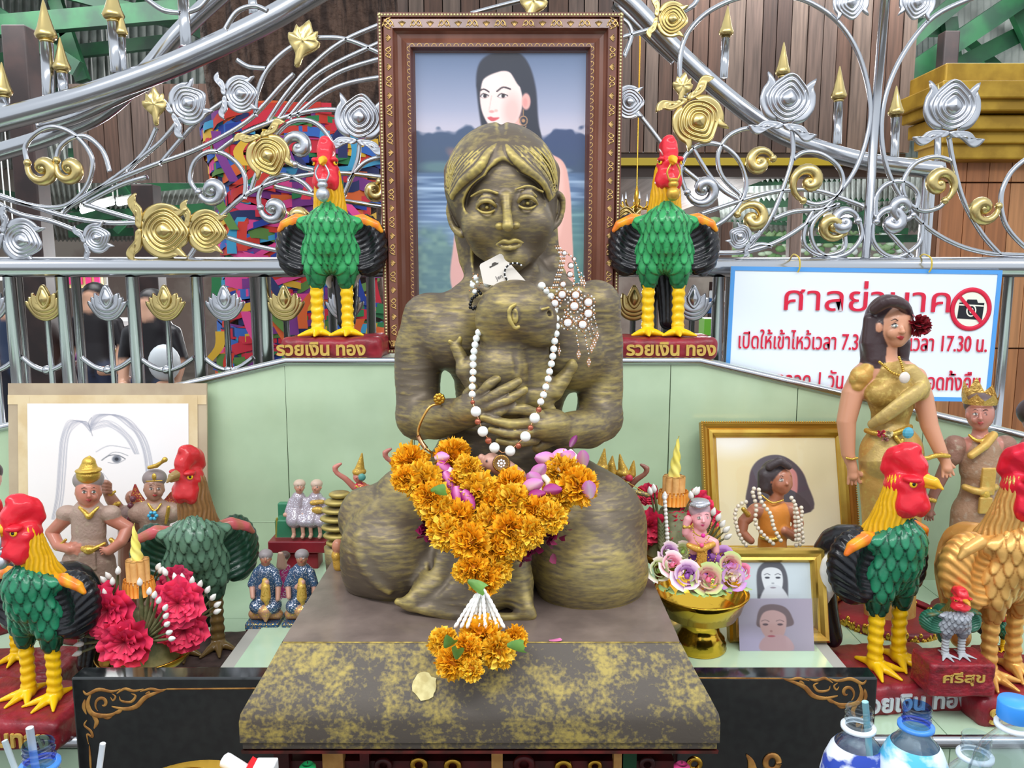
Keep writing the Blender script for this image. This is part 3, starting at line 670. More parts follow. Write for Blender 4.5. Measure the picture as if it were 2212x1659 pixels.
# ================================================================ METAL FENCE AND STAIR RAILS
YF = 2.25
Z1 = lambda x, y: (x/2.6976, y/2.6976)
Z2 = lambda x, y: (1340+x/2.5367, y/2.5367)
def fpts(L, Z, Y=YF, dy=0): return np.array([W(*Z(*p), Y+dy) for p in L])
def scroll(par, L, Z, r=5.2, Y=YF, name='scroll', m=STEEL, n=6, closed=False):
    P = smoothpts(fpts(L, Z, Y), n, closed); mb = MB(); mb.tube(P, r*SS(500, Y), n=10, closed=closed, up=(0, 1, 0)); return mb.make(name, m, par, color=False)
def spiral(par, tip, cen, R, m, Z, turn=1, Y=YF, name='curl'):
    a, c = W(*Z(*tip), Y), W(*Z(*cen), Y); s = SS(400, Y)/(2.6); R = R*s; d = a-c; a0 = math.atan2(d[2], d[0]); L = np.linalg.norm(d)
    P, rr = [], []
    for i in range(27):
        f = i/26; th = a0+turn*f*2*pi*1.35; r = L*(1-f)**1.2+.0001; P.append((c[0]+r*cos(th), Y-.003, c[2]+r*sin(th))); rr.append(R*(.55+.9*sin(min(1, f*1.25)*pi*.8)))
    mb = MB(); mb.tube(P, rr, n=10, up=(0, 1, 0)); mb.ball(P[-1], R*1.1, nu=10, nv=6); mb.ball(P[0], R*.9, nu=10, nv=6)
    return mb.make(name, m, par, color=False)
def outline(kind):
    if kind == 'bulb':                            # a closed lotus bud seen flat: pointed top, round body
        P = []
        for i in range(48):
            a = i/48*2*pi; r = 1+.16*max(0, cos(a))**14-.05*abs(sin(2*a)); P.append((r*sin(a)*1.0, r*cos(a)*.98))
        return np.array(P)
def lotus(par, cen, R, rot, m, Z, Y=YF-.012, sc=None):
    """embossed lotus: body of nested pointed rings, two side petals up, two flared leaves below. rot = direction of the tip (0 = up), clockwise"""
    c = W(*Z(*cen), Y); s = R*SS(400, Y)/(sc or 2.62); t = bpy.data.objects.new('lotus_flower', None); COL.objects.link(t); t.parent = par
    ca, sa = cos(-rot), sin(-rot)
    def tr(x, z, h): return (c[0]+s*(x*ca-z*sa), Y-h*s, c[2]+s*(x*sa+z*ca))
    mb = MB(); O = outline('bulb'); rings = []
    n = 22
    for i in range(n):
        f = 1-i/n; h = .10+.10*(1-f)+.05*sin(i/n*2*pi*4.5)
        if i == 0: h = 0
        if f < .3: h = .2+.12*(1-f/.3)**.5
        rings.append([tr(x*f*(.86 if True else 1), z*f*(.86)+.10, h) for x, z in O])
    V = np.array(rings).reshape(-1, 3); mb.grid(V, n, 48, cv=True); mb.add([tr(0, .1, .33)]+[tuple(p) for p in rings[-1]], np.array([(0, 1+j, 1+(j+1) % 48) for j in range(48)]))
    mb.make('bloom', m, t, color=False)
    for sx in (-1, 1):
        # tall side sepal curling outwards
        q = [(.30, -.78), (.75, -.62), (1.02, -.15), (1.0, .35), (.86, .66), (.92, .98), (.62, .72), (.55, .45), (.6, .1), (.4, -.5)]
        mb = MB(); qs = smoothpts([(x*sx, z) for x, z in q], 4, True); cen2 = qs.mean(0); rings = [[tr(cen2[0]+(x-cen2[0])*f, cen2[1]+(z-cen2[1])*f, h) for x, z in qs] for f, h in ((1, -.04), (1, .07), (.8, .1), (.5, .04), (.1, .06))]
        mb.grid(np.array(rings).reshape(-1, 3), 5, len(qs), cv=True); mb.make('sepal', m, t, color=False)
        # flared leaf below the body
        q = [(.0, -.78), (.1, -.98), (.45, -1.02), (.85, -1.3), (1.12, -1.28), (1.32, -1.02), (1.05, -1.05), (.8, -.82), (.5, -.75)]
        qs = smoothpts([(x*sx, z) for x, z in q], 4, True); mb = MB(); cen2 = np.array((.62*sx, -.98))
        rings = [[tr(cen2[0]+(x-cen2[0])*f, cen2[1]+(z-cen2[1])*f, h) for x, z in qs] for f, h in ((1, -.04), (1, .06), (.85, .1), (.68, .04), (.5, .1), (.3, .05), (.05, .1))]
        mb.grid(np.array(rings).reshape(-1, 3), 7, len(qs), cv=True); mb.make('leaf', m, t, color=False)
    return t
def bud(par, cen, R, rot, m, Z, Y=YF-.012):       # slim fluted bud with a stalk
    c = W(*Z(*cen), Y); s = R*SS(400, Y)/2.62; ca, sa = cos(-rot), sin(-rot)
    O = smoothpts([(-.12, -1), (.12, -1), (.2, -.5), (.62, -.1), (.72, .25), (.55, .35), (.5, .7), (.3, .62), (0, 1.05), (-.3, .62), (-.5, .7), (-.55, .35), (-.72, .25), (-.62, -.1), (-.2, -.5)], 3, True); cx = np.array((0, .1))
    rings = []
    for f, h in ((1, -.05), (1, .05), (.9, .14), (.65, .12), (.4, .2), (.2, .16), (.02, .22)):
        rings.append([(c[0]+s*(((x-cx[0])*f+cx[0])*ca-((z-cx[1])*f+cx[1])*sa), Y-s*(h+.04*sin(x*14)*f), c[2]+s*(((x-cx[0])*f+cx[0])*sa+((z-cx[1])*f+cx[1])*ca)) for x, z in O])
    mb = MB(); mb.grid(np.array(rings).reshape(-1, 3), 7, len(O), cv=True); return mb.make('lotus_bud', m, par, color=False)
fl = thing('scrollwork_fence', 'stainless steel scrollwork fence with gold and silver lotuses left of the portrait', 'fence', (-1, YF, 1.2))
fr = thing('scrollwork_fence', 'stainless steel scrollwork fence with tall pole and big silver lotuses right of the portrait', 'fence', (1, YF, 1.2))
EL = [[(365, 1240), (480, 1150), (700, 1040), (900, 960), (1100, 890), (1290, 800), (1450, 700), (1560, 590), (1640, 500), (1715, 430)],
      [(-30, 1130), (200, 1205), (420, 1270), (640, 1300), (820, 1295)], [(1090, 1520), (1200, 1360), (1400, 1160), (1600, 1060), (1820, 1015), (2000, 1010), (2300, 1040)],
      [(160, 945), (150, 850), (220, 770), (320, 740), (440, 790), (530, 900), (535, 1000), (490, 1110), (400, 1190), (290, 1210), (150, 1190), (-30, 1140)],
      [(330, 930), (350, 860), (420, 805), (510, 800), (600, 880), (640, 1000)], [(380, 1220), (560, 1110), (730, 990), (900, 860), (980, 780), (1050, 690)],
      [(740, 1000), (830, 900), (870, 840), (912, 745)], [(930, 960), (1030, 840), (1110, 750), (1180, 680), (1310, 590)], [(490, 1190), (700, 1080), (860, 1030)],
      [(1260, 890), (1400, 790), (1560, 720), (1750, 660), (1950, 640), (2300, 690)], [(1560, 710), (1660, 560), (1800, 400), (2000, 240), (2300, 110)],
      [(1620, 700), (1730, 550), (1900, 400), (2300, 210)], [(1680, 690), (1820, 530), (2000, 410), (2300, 320)], [(1730, 670), (1880, 550), (2050, 480), (2300, 440)],
      [(1490, 680), (1495, 560), (1550, 420), (1650, 310), (1770, 240), (1900, 220), (2050, 240), (2300, 350)], [(1380, 350), (1450, 390), (1550, 400)],
      [(1155, 1125), (1110, 1050), (1130, 950), (1200, 890), (1290, 890), (1380, 950), (1430, 1040), (1425, 1160)],
      [(1460, 1120), (1500, 1000), (1580, 830), (1680, 720), (1790, 700), (1880, 750), (1940, 850), (1930, 920)], [(1830, 990), (1760, 975), (1720, 950)],
      [(1515, 1210), (1510, 1130), (1560, 1050), (1650, 1020), (1760, 1060), (1820, 1120)], [(1600, 1085), (1800, 1130), (2000, 1170), (2300, 1215)],
      [(1310, 1380), (1480, 1430), (1700, 1475)], [(-20, 1180), (120, 1250), (300, 1290), (480, 1360)], [(490, 1190), (650, 1240), (820, 1290)],
      [(2095, 830), (2080, 950), (2000, 1150)], [(2030, 1060), (2090, 980), (2160, 930), (2300, 900)], [(-20, 1320), (50, 1370)],
      [(850, -10), (950, 60), (1050, 75)], [(1100, 70), (1170, 40), (1220, -20)], [(1310, 175), (1380, 70), (1480, 35), (1560, 65)]]
for L in EL: scroll(fl, L, Z1)
ER = [[(362, 530), (325, 400), (350, 220), (450, 90), (600, 5), (760, -30), (900, -25), (1050, 20), (1200, 130), (1310, 310), (1370, 560), (1350, 760), (1270, 960), (1130, 1130), (1000, 1240), (850, 1330), (680, 1380), (480, 1385)],
      [(1950, -20), (1720, 90), (1560, 280), (1460, 500), (1430, 720), (1470, 950), (1600, 1170), (1780, 1310), (2000, 1385), (2300, 1400)],
      [(940, 700), (945, 850), (900, 1010), (820, 1200), (690, 1370)], [(950, 870), (1010, 835), (1100, 845), (1190, 910), (1220, 1000), (1180, 1080), (1080, 1120), (1000, 1100)],
      [(1800, 750), (1825, 900), (1880, 1100), (1980, 1280), (2080, 1395)], [(1810, 880), (1720, 860), (1610, 900), (1550, 1000), (1570, 1100), (1650, 1155), (1740, 1140), (1780, 1100)],
      [(2300, 840), (2212, 880), (2130, 960), (2085, 1080), (2110, 1230), (2212, 1350), (2300, 1390)], [(360, 1050), (330, 950), (360, 850), (450, 790), (560, 800), (650, 880), (690, 1000), (660, 1110), (580, 1200), (480, 1260)],
      [(390, 800), (480, 950), (560, 1040), (650, 1095)], [(80, 600), (160, 700), (250, 820)], [(340, 920), (440, 1000)], [(660, 1070), (560, 970), (535, 850), (590, 750), (690, 705), (770, 720)],
      [(350, 1205), (600, 1120), (800, 1060), (950, 1040), (1100, 1050), (1330, 1130)], [(840, 1200), (950, 1160), (1080, 1150), (1200, 1120)],
      [(1310, 1215), (1320, 1300), (1250, 1385), (1150, 1410), (1070, 1360), (1045, 1270), (1080, 1190), (1180, 1120)], [(1385, 1215), (1385, 1320), (1450, 1395), (1540, 1405), (1640, 1330), (1655, 1220)],
      [(1400, 1190), (1405, 1070), (1470, 1005), (1560, 1000), (1630, 1060), (1620, 1150)], [(1230, 1290), (1220, 1370), (1100, 1400), (1010, 1340), (1015, 1240), (1060, 1150)], [(1450, 1250), (1540, 1350), (1600, 1410)],
      [(-20, 215), (100, 180), (210, 150)], [(-20, 90), (40, 130), (60, 200), (20, 310)], [(330, 70), (400, 30), (430, -20)], [(690, 1370), (760, 1340), (830, 1350)]]
for L in ER: scroll(fr, L, Z2)
for tip, cen, tn, m in (((165, 950), (255, 985), -1, GOLDM), ((335, 935), (410, 985), -1, GOLDM), ((1160, 1120), (1240, 1110), -1, STEELD), ((1720, 960), (1740, 860), 1, STEELD), ((1520, 1210), (1595, 1220), -1, STEELD), ((1830, 1270), (1755, 1270), 1, GOLDM), ((2212, 1060), (2185, 1110), 1, GOLDM)):
    spiral(fl, tip, cen, 24, m, Z1, -tn)
for tip, cen, tn, m in (((1000, 1100), (1030, 995), 1, GOLDM), ((835, 870), (760, 890), -1, GOLDM), ((1775, 1100), (1745, 1010), -1, GOLDM), ((2070, 1130), (1985, 1145), 1, GOLDM), ((365, 1055), (455, 1040), -1, STEELD), ((640, 1175), (725, 1195), 1, GOLDM),
                        ((1300, 1210), (1220, 1220), -1, STEELD), ((1400, 1215), (1485, 1215), 1, STEELD), ((1225, 1275), (1160, 1240), 1, GOLDM), ((1600, 1180), (1540, 1140), 1, STEELD)): spiral(fr, tip, cen, 24, m, Z2, -tn)
for cen, R, a, m in (((120, 1395), 120, 110, STEELD), ((560, 1390), 82, 70, STEELD), ((945, 1345), 150, 95, GOLDM), ((1195, 1345), 118, 100, GOLDM), ((1560, 895), 120, 160, GOLDM), ((1090, 610), 112, 60, STEELD), ((1395, 550), 98, 85, STEELD), ((2095, 700), 135, 8, STEELD)):
    lotus(fl, cen, R, radians(a), m, Z1)
for cen, R, a, m in (((915, 560), 148, 8, STEELD), ((1815, 600), 152, 2, STEELD), ((420, 650), 140, 150, GOLDM), ((275, 105), 92, 98, GOLDM), ((40, 560), 88, 90, STEELD), ((660, 1300), 68, -60, STEELD), ((1262, 5), 95, 170, STEELD), ((1628, 5), 95, 190, STEELD)):
    lotus(fr, cen, R, radians(a), m, Z2)
bud(fl, (1765, 255), 125, radians(18), GOLDM, Z1); bud(fl, (905, 620), 100, radians(0), GOLDM, Z1); bud(fr, (340, 480), 80, radians(8), GOLDM, Z2); bud(fr, (1815, 540), 40, 0, GOLDM, Z2, YF+.12)
o = bud(fr, (-480, 20), 110, radians(14), GOLDM, Z2)
# rooster-height gold arcs behind the wall roosters (tops of hidden lotuses)
lotus(fl, (1770, 1330), 100, radians(0), GOLDM, Z1, YF-.005); lotus(fr, (30, 1230), 95, radians(0), GOLDM, Z2, YF-.005)
# tall pole, main rail
mb = MB(); mb.tube(fpts([(1455, -60), (1392, 700), (1345, 1430)], Z2), 9.5*SS(300, YF), n=12); mb.make('pole', STEEL, fr, color=False)
zR = W(0, 577, YF)[2]
for par, xa, xb in ((fl, -2.4, -.02), (fr, -.02, 2.4)):
    mb = MB(); mb.tube([(xa, YF, zR), (xb, YF, zR)], .028, n=20); mb.make('rail', STEEL, par, color=False)
def bar(par, px, r, Y, top=598, name='bar', bot=None):
    a = W(px, top, Y); x = a[0]; zb = (.8 if bot is None else W(px, bot, Y)[2]); mb = MB(); mb.tube([(x, Y, a[2]), (x, Y, zb)], r, n=12); return mb.make(name, STEEL, par, color=False)
def minilotus(par, px, m, Y=YF):
    c = W(px, 655, Y); s = 40*SS(655, Y); t = bpy.data.objects.new('lotus_flower', None); COL.objects.link(t); t.parent = par
    def ring(q, hs, nm):
        q = smoothpts(q, 4, True); ce = q.mean(0); rings = [[(c[0]+s*(ce[0]+(x-ce[0])*f), Y-.006-s*h, c[2]+s*(ce[1]+(z-ce[1])*f)) for x, z in q] for f, h in hs]
        mb = MB(); mb.grid(np.array(rings).reshape(-1, 3), len(hs), len(q), cv=True); mb.make(nm, m, t, color=False)
    for k in range(3):                            # nested wide petals, outermost first
        e = k*.24; q = [(0, -.95+e*.9), (.55, -.75+e*.9), (1.0-e*.7, -.15+e*.55), (1.02-e*.8, .12+e*.9), (.72-e*.5, -.1+e), (.45-e*.3, -.28+e), (0, -.42+e), (-.45+e*.3, -.28+e), (-.72+e*.5, -.1+e), (-1.02+e*.8, .12+e*.9), (-1.0+e*.7, -.15+e*.55), (-.55, -.75+e*.9)]
        ring(q, ((1, -.05), (1, .08+k*.03), (.85, .14+k*.03), (.5, .06+k*.03), (.1, .06)), 'petal')
    q = [(0, 1.0), (.28, .55), (.36, .2), (.2, -.15), (0, -.3), (-.2, -.15), (-.36, .2), (-.28, .55)]
    ring(q, ((1, -.05), (1, .2), (.84, .26), (.7, .18), (.62, .22), (.3, .3), (.02, .32)), 'core_petal')
    mb = MB(); mb.tube([(c[0], Y, c[2]-s*.7), (c[0], Y, .85)], .0085, n=8); mb.make('stem', STEEL, t, color=False)
    return t
for px, Y in ((20, YF), (38, YF+.1), (133, YF), (163, YF+.1), (285, YF), (424, YF), (548, YF+.1), (571, YF), (685, YF), (716, YF+.1), (800, YF+.03)): bar(fl, px, .0175 if Y == YF else .013, Y)
for px, Y in ((1410, YF), (1440, YF+.1), (1553, YF), (1577, YF+.1), (1700, YF), (2180, YF+.05)): bar(fr, px, .0175 if Y == YF else .013, Y)
for i, px in enumerate((-18, 100, 235, 360, 488, 617, 745)): minilotus(fl, px, GOLDM if i % 2 else STEELD)
for i, px in enumerate((1368, 1496)): minilotus(fr, px, STEELD if i % 2 else GOLDM)
def feston(par, a, b):
    P = smoothpts([W(a, 772, YF), W((a*3+b)/4, 792, YF), W((a+b)/2, 800, YF), W((a+3*b)/4, 792, YF), W(b, 772, YF)], 5); mb = MB(); mb.tube(P, .0075, n=8, up=(0, 1, 0)); mb.make('swag', STEEL, par, color=False)
    mb = MB(); mb.ball(W((a+b)/2, 799, YF), .013); mb.make('joint', STEEL, par, color=False)
for a, b in ((-60, 38), (48, 155), (176, 290), (300, 420), (440, 548), (571, 680)): feston(fl, a, b)
for a, b in ((1440, 1550), (1577, 1700)): feston(fr, a, b)
# sloping handrails of the stairs behind
sl_ = thing('stair_railing', 'thick stainless stair handrail with gold spear finials sloping up on the left', 'railing', (-1.2, 2.4, 1.2))
sr_ = thing('stair_railing', 'thick stainless stair handrail with gold spear finials sloping down on the right', 'railing', (1.2, 2.4, 1.2))
scroll(sl_, [(-60, 715), (0, 700), (500, 562), (1000, 382), (1500, 150), (1800, -20), (2000, -140)], Z1, 25, 2.42, 'handrail', n=8)
scroll(sl_, [(-60, 905), (0, 885), (300, 790), (600, 650), (850, 420), (1020, 220), (1180, 60), (1350, -90)], Z1, 19, 2.62, 'handrail', n=8)
scroll(sl_, [(230, 740), (420, 690), (620, 600), (850, 490)], Z1, 14, 2.55, 'handrail')
scroll(sr_, [(-60, -70), (60, 20), (300, 270), (560, 510), (800, 690), (1000, 785), (1350, 885), (1760, 935)], Z2, 19, 2.42, 'handrail', n=8)
scroll(sr_, [(-30, 20), (200, 240), (300, 330)], Z2, 12, 2.7, 'handrail')
scroll(sr_, [(1700, 950), (1690, 1000), (1655, 1440), (1630, 1700)], Z2, 14, 2.42, 'newel_post', n=3)
scroll(sl_, [(800, 110), (1100, 30), (1400, -40)], lambda x, y: (800+x/3.687, y/3.687), 5, 2.6, 'rod'); 
def spear(par, tip, base, foot, rr, Z, Y):
    t_, b_, f_ = (W(*Z(*p), Y) for p in (tip, base, foot)); s = SS(100, Y)/2.62*rr; ax = t_-b_; L = np.linalg.norm(ax); R = frame_from(ax)
    mb = MB(); mb.tube([f_, b_], s*.62, n=12); mb.make('baluster', STEEL, par, color=False)
    mb = MB(); mb.lathe([(0, 0), (s*.62, 0), (s*.7, .01), (s*.66, L*.05), (s, L*.11), (s*1.12, L*.18), (s*.95, L*.27), (s*.82, L*.34), (s*.45, L*.65), (s*.1, L*.97), (0, L)], b_, 16, R=R); mb.make('finial', GOLDM, par, color=False)
for a in (((250, -5), (272, 250), (285, 560), 54), ((652, -110), (662, 132), (682, 420), 54), ((347, 215), (362, 430), (372, 540), 44), ((700, 40), (712, 220), (718, 420), 30), ((8, 360), (24, 572), (30, 660), 44)): spear(sl_, a[0], a[1], a[2], a[3], Z1, 2.45)
for L, r in (([(1065, -40), (1085, 270)], 12), ([(1470, -40), (1478, 85)], 10)):
    mb = MB(); mb.tube(fpts(L, Z1, 2.44), r*SS(100, 2.44), n=10); mb.make('baluster', STEEL, sl_, color=False)
for a in (((590, 30), (578, 210), (566, 430), 38), ((897, 228), (888, 428), (886, 600), 38), ((1203, 360), (1196, 560), (1188, 790), 40), ((1514, 468), (1508, 645), (1502, 860), 40), ((1742, 460), (1740, 640), (1738, 880), 30)): spear(sr_, a[0], a[1], a[2], a[3], Z2, 2.45)
# ================================================================ THE BRONZE STATUE AND ITS PLINTH
def bronze(name, dark, gold, lo, hi, sc=11, st=(1, 1, 4), metal=.4, rough=.45, edge=6.):
    m = bpy.data.materials.new(name); m.use_nodes = True; N, L = m.node_tree.nodes, m.node_tree.links; b = N['Principled BSDF']
    tc = N.new('ShaderNodeTexCoord'); geo = N.new('ShaderNodeNewGeometry')
    def noise(scale, stretch, detail=5):
        mp = N.new('ShaderNodeMapping'); mp.inputs['Scale'].default_value = stretch; L.new(tc.outputs['Object'], mp.inputs[0])
        n = N.new('ShaderNodeTexNoise'); n.inputs['Scale'].default_value = scale; n.inputs['Detail'].default_value = detail; L.new(mp.outputs[0], n.inputs['Vector']); return n.outputs[0]
    def math_(op, a, c):
        k = N.new('ShaderNodeMath'); k.operation = op
        for i, v in enumerate((a, c)):
            if isinstance(v, (int, float)): k.inputs[i].default_value = v
            else: L.new(v, k.inputs[i])
        return k.outputs[0]
    big, fine, mid = noise(sc*.55, (1, 1, 1.2), 3), noise(sc*6, st, 6), noise(sc*2.2, (1, 1, 2), 4)
    e = math_('MULTIPLY', math_('SUBTRACT', geo.outputs['Pointiness'], .5), edge)
    v = math_('ADD', math_('ADD', math_('MULTIPLY', big, 1.0), math_('MULTIPLY', fine, .7)), math_('ADD', math_('MULTIPLY', mid, .5), e))
    r = N.new('ShaderNodeMapRange'); r.inputs[1].default_value, r.inputs[2].default_value = lo, hi; L.new(v, r.inputs[0])
    mx = N.new('ShaderNodeMix'); mx.data_type = 'RGBA'; mx.inputs[6].default_value = (*lin(dark), 1); mx.inputs[7].default_value = (*lin(gold), 1); L.new(r.outputs[0], mx.inputs[0])
    L.new(mx.outputs[2], b.inputs['Base Color']); b.inputs['Metallic'].default_value = metal; b.inputs['Roughness'].default_value = rough
    bp = N.new('ShaderNodeBump'); bp.inputs['Strength'].default_value = .3; bp.inputs['Distance'].default_value = .0012; L.new(fine, bp.inputs['Height']); L.new(bp.outputs[0], b.inputs['Normal'])
    MATS[name] = m; return m
BRONZE = bronze('rubbed_bronze', (106, 94, 78), (184, 164, 92), 1.04, 1.58, edge=10.)
BRONZEH = bronze('rubbed_bronze_hair', (98, 86, 72), (190, 170, 96), 1.1, 1.6, st=(1, 1, 1.5), edge=22.)
PLM = bronze('mottled_gold_stone', (86, 78, 70), (172, 152, 80), 1.06, 1.36, sc=30, st=(1, 1, 1), metal=.1, rough=.6, edge=0.)
DUST = mat('dusty_stone_top', (136, 120, 112), .32, .1, col2=(112, 98, 92), nscale=16, ncon=(.35, .65), bump=.3, bscale=40, coat=.2)
PLF, PLB = 1.15, 1.74
st = thing('mother_statue', 'bronze-painted seated woman statue holding a baby, centre on the mottled plinth', 'statue', (-.04, 1.4, .89))
MS = MP(1.48); V = Vol(.002, MS)
V.part('hair', (90, 80, 60), BRONZEH)
HC, HR = (1084, 398, 0), (124, 136, 128)
V.ell(HC, HR)
def shell(x, y, e=0):
    q = 1-((x-HC[0])/HR[0])**2-((y-HC[1])/HR[2])**2
    return (x, y, HC[2]-HR[1]*math.sqrt(max(q, .0))-e) if q > 0 else (x, y, HC[2]-e)
V.tube([(985, 370, 20), (1004, 470, 70), (1018, 560, 62), (1036, 632, 30)], [24, 26, 26, 14], 14)
V.tube([(1184, 370, 20), (1176, 470, 70), (1184, 560, 62), (1204, 590, 40)], [24, 26, 26, 18], 14)
V.tube([(1085, 470, 70), (1100, 640, 75)], [95, 70], 30)
random.seed(2)
for sx in (-1, 1):
    for i in range(11):
        f = i/10; cx = 1084
        a = [(cx+sx*3, 306-32*f), (cx+sx*(24+20*f), 332-42*f), (cx+sx*(52+34*f), 364-48*f), (cx+sx*(84+26*f), 394-40*f), (cx+sx*(106+14*f), 424-18*f)]
        if sx > 0: a = [(x-2, y+2) for x, y in a]
        r = 8.5-3.5*f if i else 11
        V.tube([shell(x+random.uniform(-2, 2), y+random.uniform(-2, 2), 3) for x, y in a], [r*.6, r, r*1.1, r, r*.7], .6, n=4)
for sx in (-1, 1):
    for i in range(8):
        f = (i+.5)/8; cx = 1084; V.tube([shell(x, y, 4) for x, y in [(cx+sx*4, 302-28*f), (cx+sx*(26+20*f), 330-42*f), (cx+sx*(54+34*f), 362-48*f), (cx+sx*(86+26*f), 392-40*f), (cx+sx*(106+14*f), 420-18*f)]], [1, 3, 3.4, 3, 1.5], 3, 's', n=4)
# the cleft of the parting and the face opening
V.tube([(1083, 262, 20), (1083, 264, -40), (1084, 280, -100), (1085, 305, -135)], [5, 6, 5, 5], 8, 's', n=3)
V.tube([(1085, 318, -150), (1088, 395, -125), (1094, 465, -95), (1096, 560, -60)], [3, 42, 96, 118], 4, 's')
V.part('body', (90, 80, 60), BRONZE)
# torso
V.tube([(1108, 560, 0), (1110, 640, 12)], [54, 60], 20)
V.tube([(935, 690, 20), (1010, 672, 15), (1110, 658, 15), (1210, 662, 15), (1285, 672, 20)], [42, 58, 60, 58, 42], 30)
V.tube([(1105, 690, 20), (1105, 790, 25), (1100, 900, 30), (1090, 1010, 30)], [120, 128, 112, 120], 40, ys=.62)
V.ell((985, 735, -20), (74, 62, 66), 45).ell((1232, 772, -22), (78, 66, 74), 45)
V.ell((925, 682, 18), (48, 50, 46), 25).ell((1288, 658, 18), (46, 50, 46), 25)
V.tube([(1030, 640, -40), (1085, 655, -50)], [12, 10], 14).tube([(1130, 650, -50), (1190, 632, -42), (1250, 630, -20)], [10, 12, 10], 14)
V.tube([(1150, 585, -30), (1120, 650, -48)], [12, 10], 12)
# arms
V.tube([(922, 690, 15), (905, 750, 12), (902, 820, 5), (905, 900, -15)], [50, 52, 50, 46], 20)
V.tube([(905, 900, -15), (940, 905, -70), (995, 895, -125), (1030, 880, -155)], [46, 44, 36, 32], 15)
V.tube([(1290, 655, 15), (1300, 740, 15), (1298, 830, 8), (1294, 905, -12)], [46, 46, 48, 48], 20)
V.tube([(1294, 905, -12), (1270, 925, -75), (1215, 930, -130), (1180, 918, -155)], [47, 44, 37, 32], 15)
# hands: palm, four fingers and a thumb each
V.tube([(1012, 888, -150), (1045, 876, -168)], [32, 27], 14)
for P, r in (([(1032, 856, -172), (1056, 832, -180), (1074, 818, -172)], (11, 10, 8)), ([(1042, 868, -182), (1082, 846, -192), (1120, 824, -184)], (11.5, 11, 8.5)), ([(1046, 884, -184), (1092, 866, -196), (1134, 842, -188)], (11.5, 10.5, 8)), ([(1046, 902, -180), (1080, 890, -194), (1108, 872, -188)], (10.5, 9.5, 7.5)), ([(1012, 850, -150), (1022, 838, -162)], (12, 10))):
    V.tube(P, r, 4, n=4)
V.tube([(1195, 918, -150), (1165, 922, -172)], [33, 28], 14)
for P, r in (([(1168, 898, -176), (1130, 884, -190), (1088, 888, -186)], (12, 11.5, 9)), ([(1158, 912, -184), (1100, 916, -202), (1044, 902, -192)], (12, 11, 8)), ([(1156, 932, -184), (1108, 938, -202), (1060, 928, -194)], (11.5, 10.5, 8)), ([(1156, 950, -178), (1116, 958, -196), (1078, 952, -190)], (11, 10, 7.5)), ([(1190, 950, -150), (1160, 968, -160)], (14, 11))):
    V.tube(P, r, 4, n=4)
# head
V.ell((1092, 420, -15), (95, 116, 118), 6)
V.ell((1097, 486, -45), (84, 84, 82), 30)
V.tube([(1022, 470, -15), (1044, 532, -52), (1103, 562, -85), (1160, 525, -52), (1176, 462, -15)], [20, 20, 26, 20, 20], 30)
V.ell((1104, 560, -98), (30, 24, 20), 24)
V.ell((1036, 492, -82), (34, 36, 32), 30).ell((1160, 484, -82), (34, 36, 32), 30)
for (ex, ey, sx) in ((1051, 446, -1), (1139, 437, 1)):
    V.ell((ex+1, ey-1, -142), (29, 22, 19), 14, 's')
    V.tube([(ex-sx*22, ey-29, -130), (ex+sx*4, ey-35, -128), (ex+sx*33, ey-22, -104)], [2.5, 4, 2.5], 8, n=3)
    V.ell((ex, ey+1, -106), (22, 21, 15), 3)
    V.tube([(ex-22, ey+4, -120), (ex-12, ey-9, -130), (ex+3, ey-12, -133), (ex+15, ey-6, -130), (ex+23, ey+4, -118)], [2.5, 4.5, 5, 4.5, 2.5], 3, n=3)
    V.tube([(ex-20, ey-6, -120), (ex-8, ey-19, -125), (ex+6, ey-21, -126), (ex+19, ey-13, -120)], [3, 5.5, 5.5, 3], 8, n=3)
    V.tube([(ex-21, ey+5, -120), (ex-8, ey+13, -129), (ex+8, ey+13, -129), (ex+21, ey+5, -118)], [2, 3.6, 3.6, 2], 3, n=3)
    V.ell((ex+1, ey+2, -130), (8, 3.5, 8), 1.5, 's'); V.ell((ex+1, ey+2, -126), (4.5, 4.5, 4.5), 1)
V.tube([(1093, 425, -126), (1095, 455, -140), (1097, 478, -156), (1097, 488, -160)], [10, 9.5, 11, 12.5], 10, n=3)
V.ell((1079, 489, -141), (10, 12, 8.5), 7).ell((1114, 487, -141), (10, 12, 8.5), 7)
V.ell((1088, 497, -152), (4.5, 7, 3), 2, 's').ell((1106, 496, -152), (4.5, 7, 3), 2, 's')
V.ell((1100, 506, -140), (4, 6, 8), 4, 's')
V.tube([(1072, 528, -122), (1088, 521, -135), (1100, 523, -139), (1112, 519.5, -136), (1130, 524, -120)], [2, 4.6, 4.2, 4.6, 2], 4, n=3)
V.tube([(1077, 532, -124), (1102, 536, -136), (1124, 530, -124)], [2.5, 6, 2.5], 6, n=3)
V.tube([(1071, 528, -132), (1088, 527.5, -144), (1101, 530, -147), (1113, 527, -144), (1131, 524, -130)], [1.8]*5, 1.5, 's', n=3)
V.ell((1102, 548, -142), (18, 10, 4), 8, 's')
for P in ([(1000, 440, -30), (987, 428, -26), (973, 437, -18), (970, 463, -14), (980, 492, -18), (998, 506, -30)], [(1188, 430, -30), (1201, 417, -26), (1214, 427, -18), (1215, 454, -14), (1206, 480, -18), (1190, 492, -30)]):
    V.tube(P, [5, 6, 7, 6.5, 7, 9], 3, n=4)
    cx = sum(p[0] for p in P)/6; cy = sum(p[1] for p in P)/6
    V.ell((cx+(6 if cx < 1090 else -6), cy, -10), (16, 9, 34), 4); V.tube([(cx+1, cy-16, -22), (cx+(4 if cx < 1090 else -2), cy+8, -22)], [4, 5], 2)
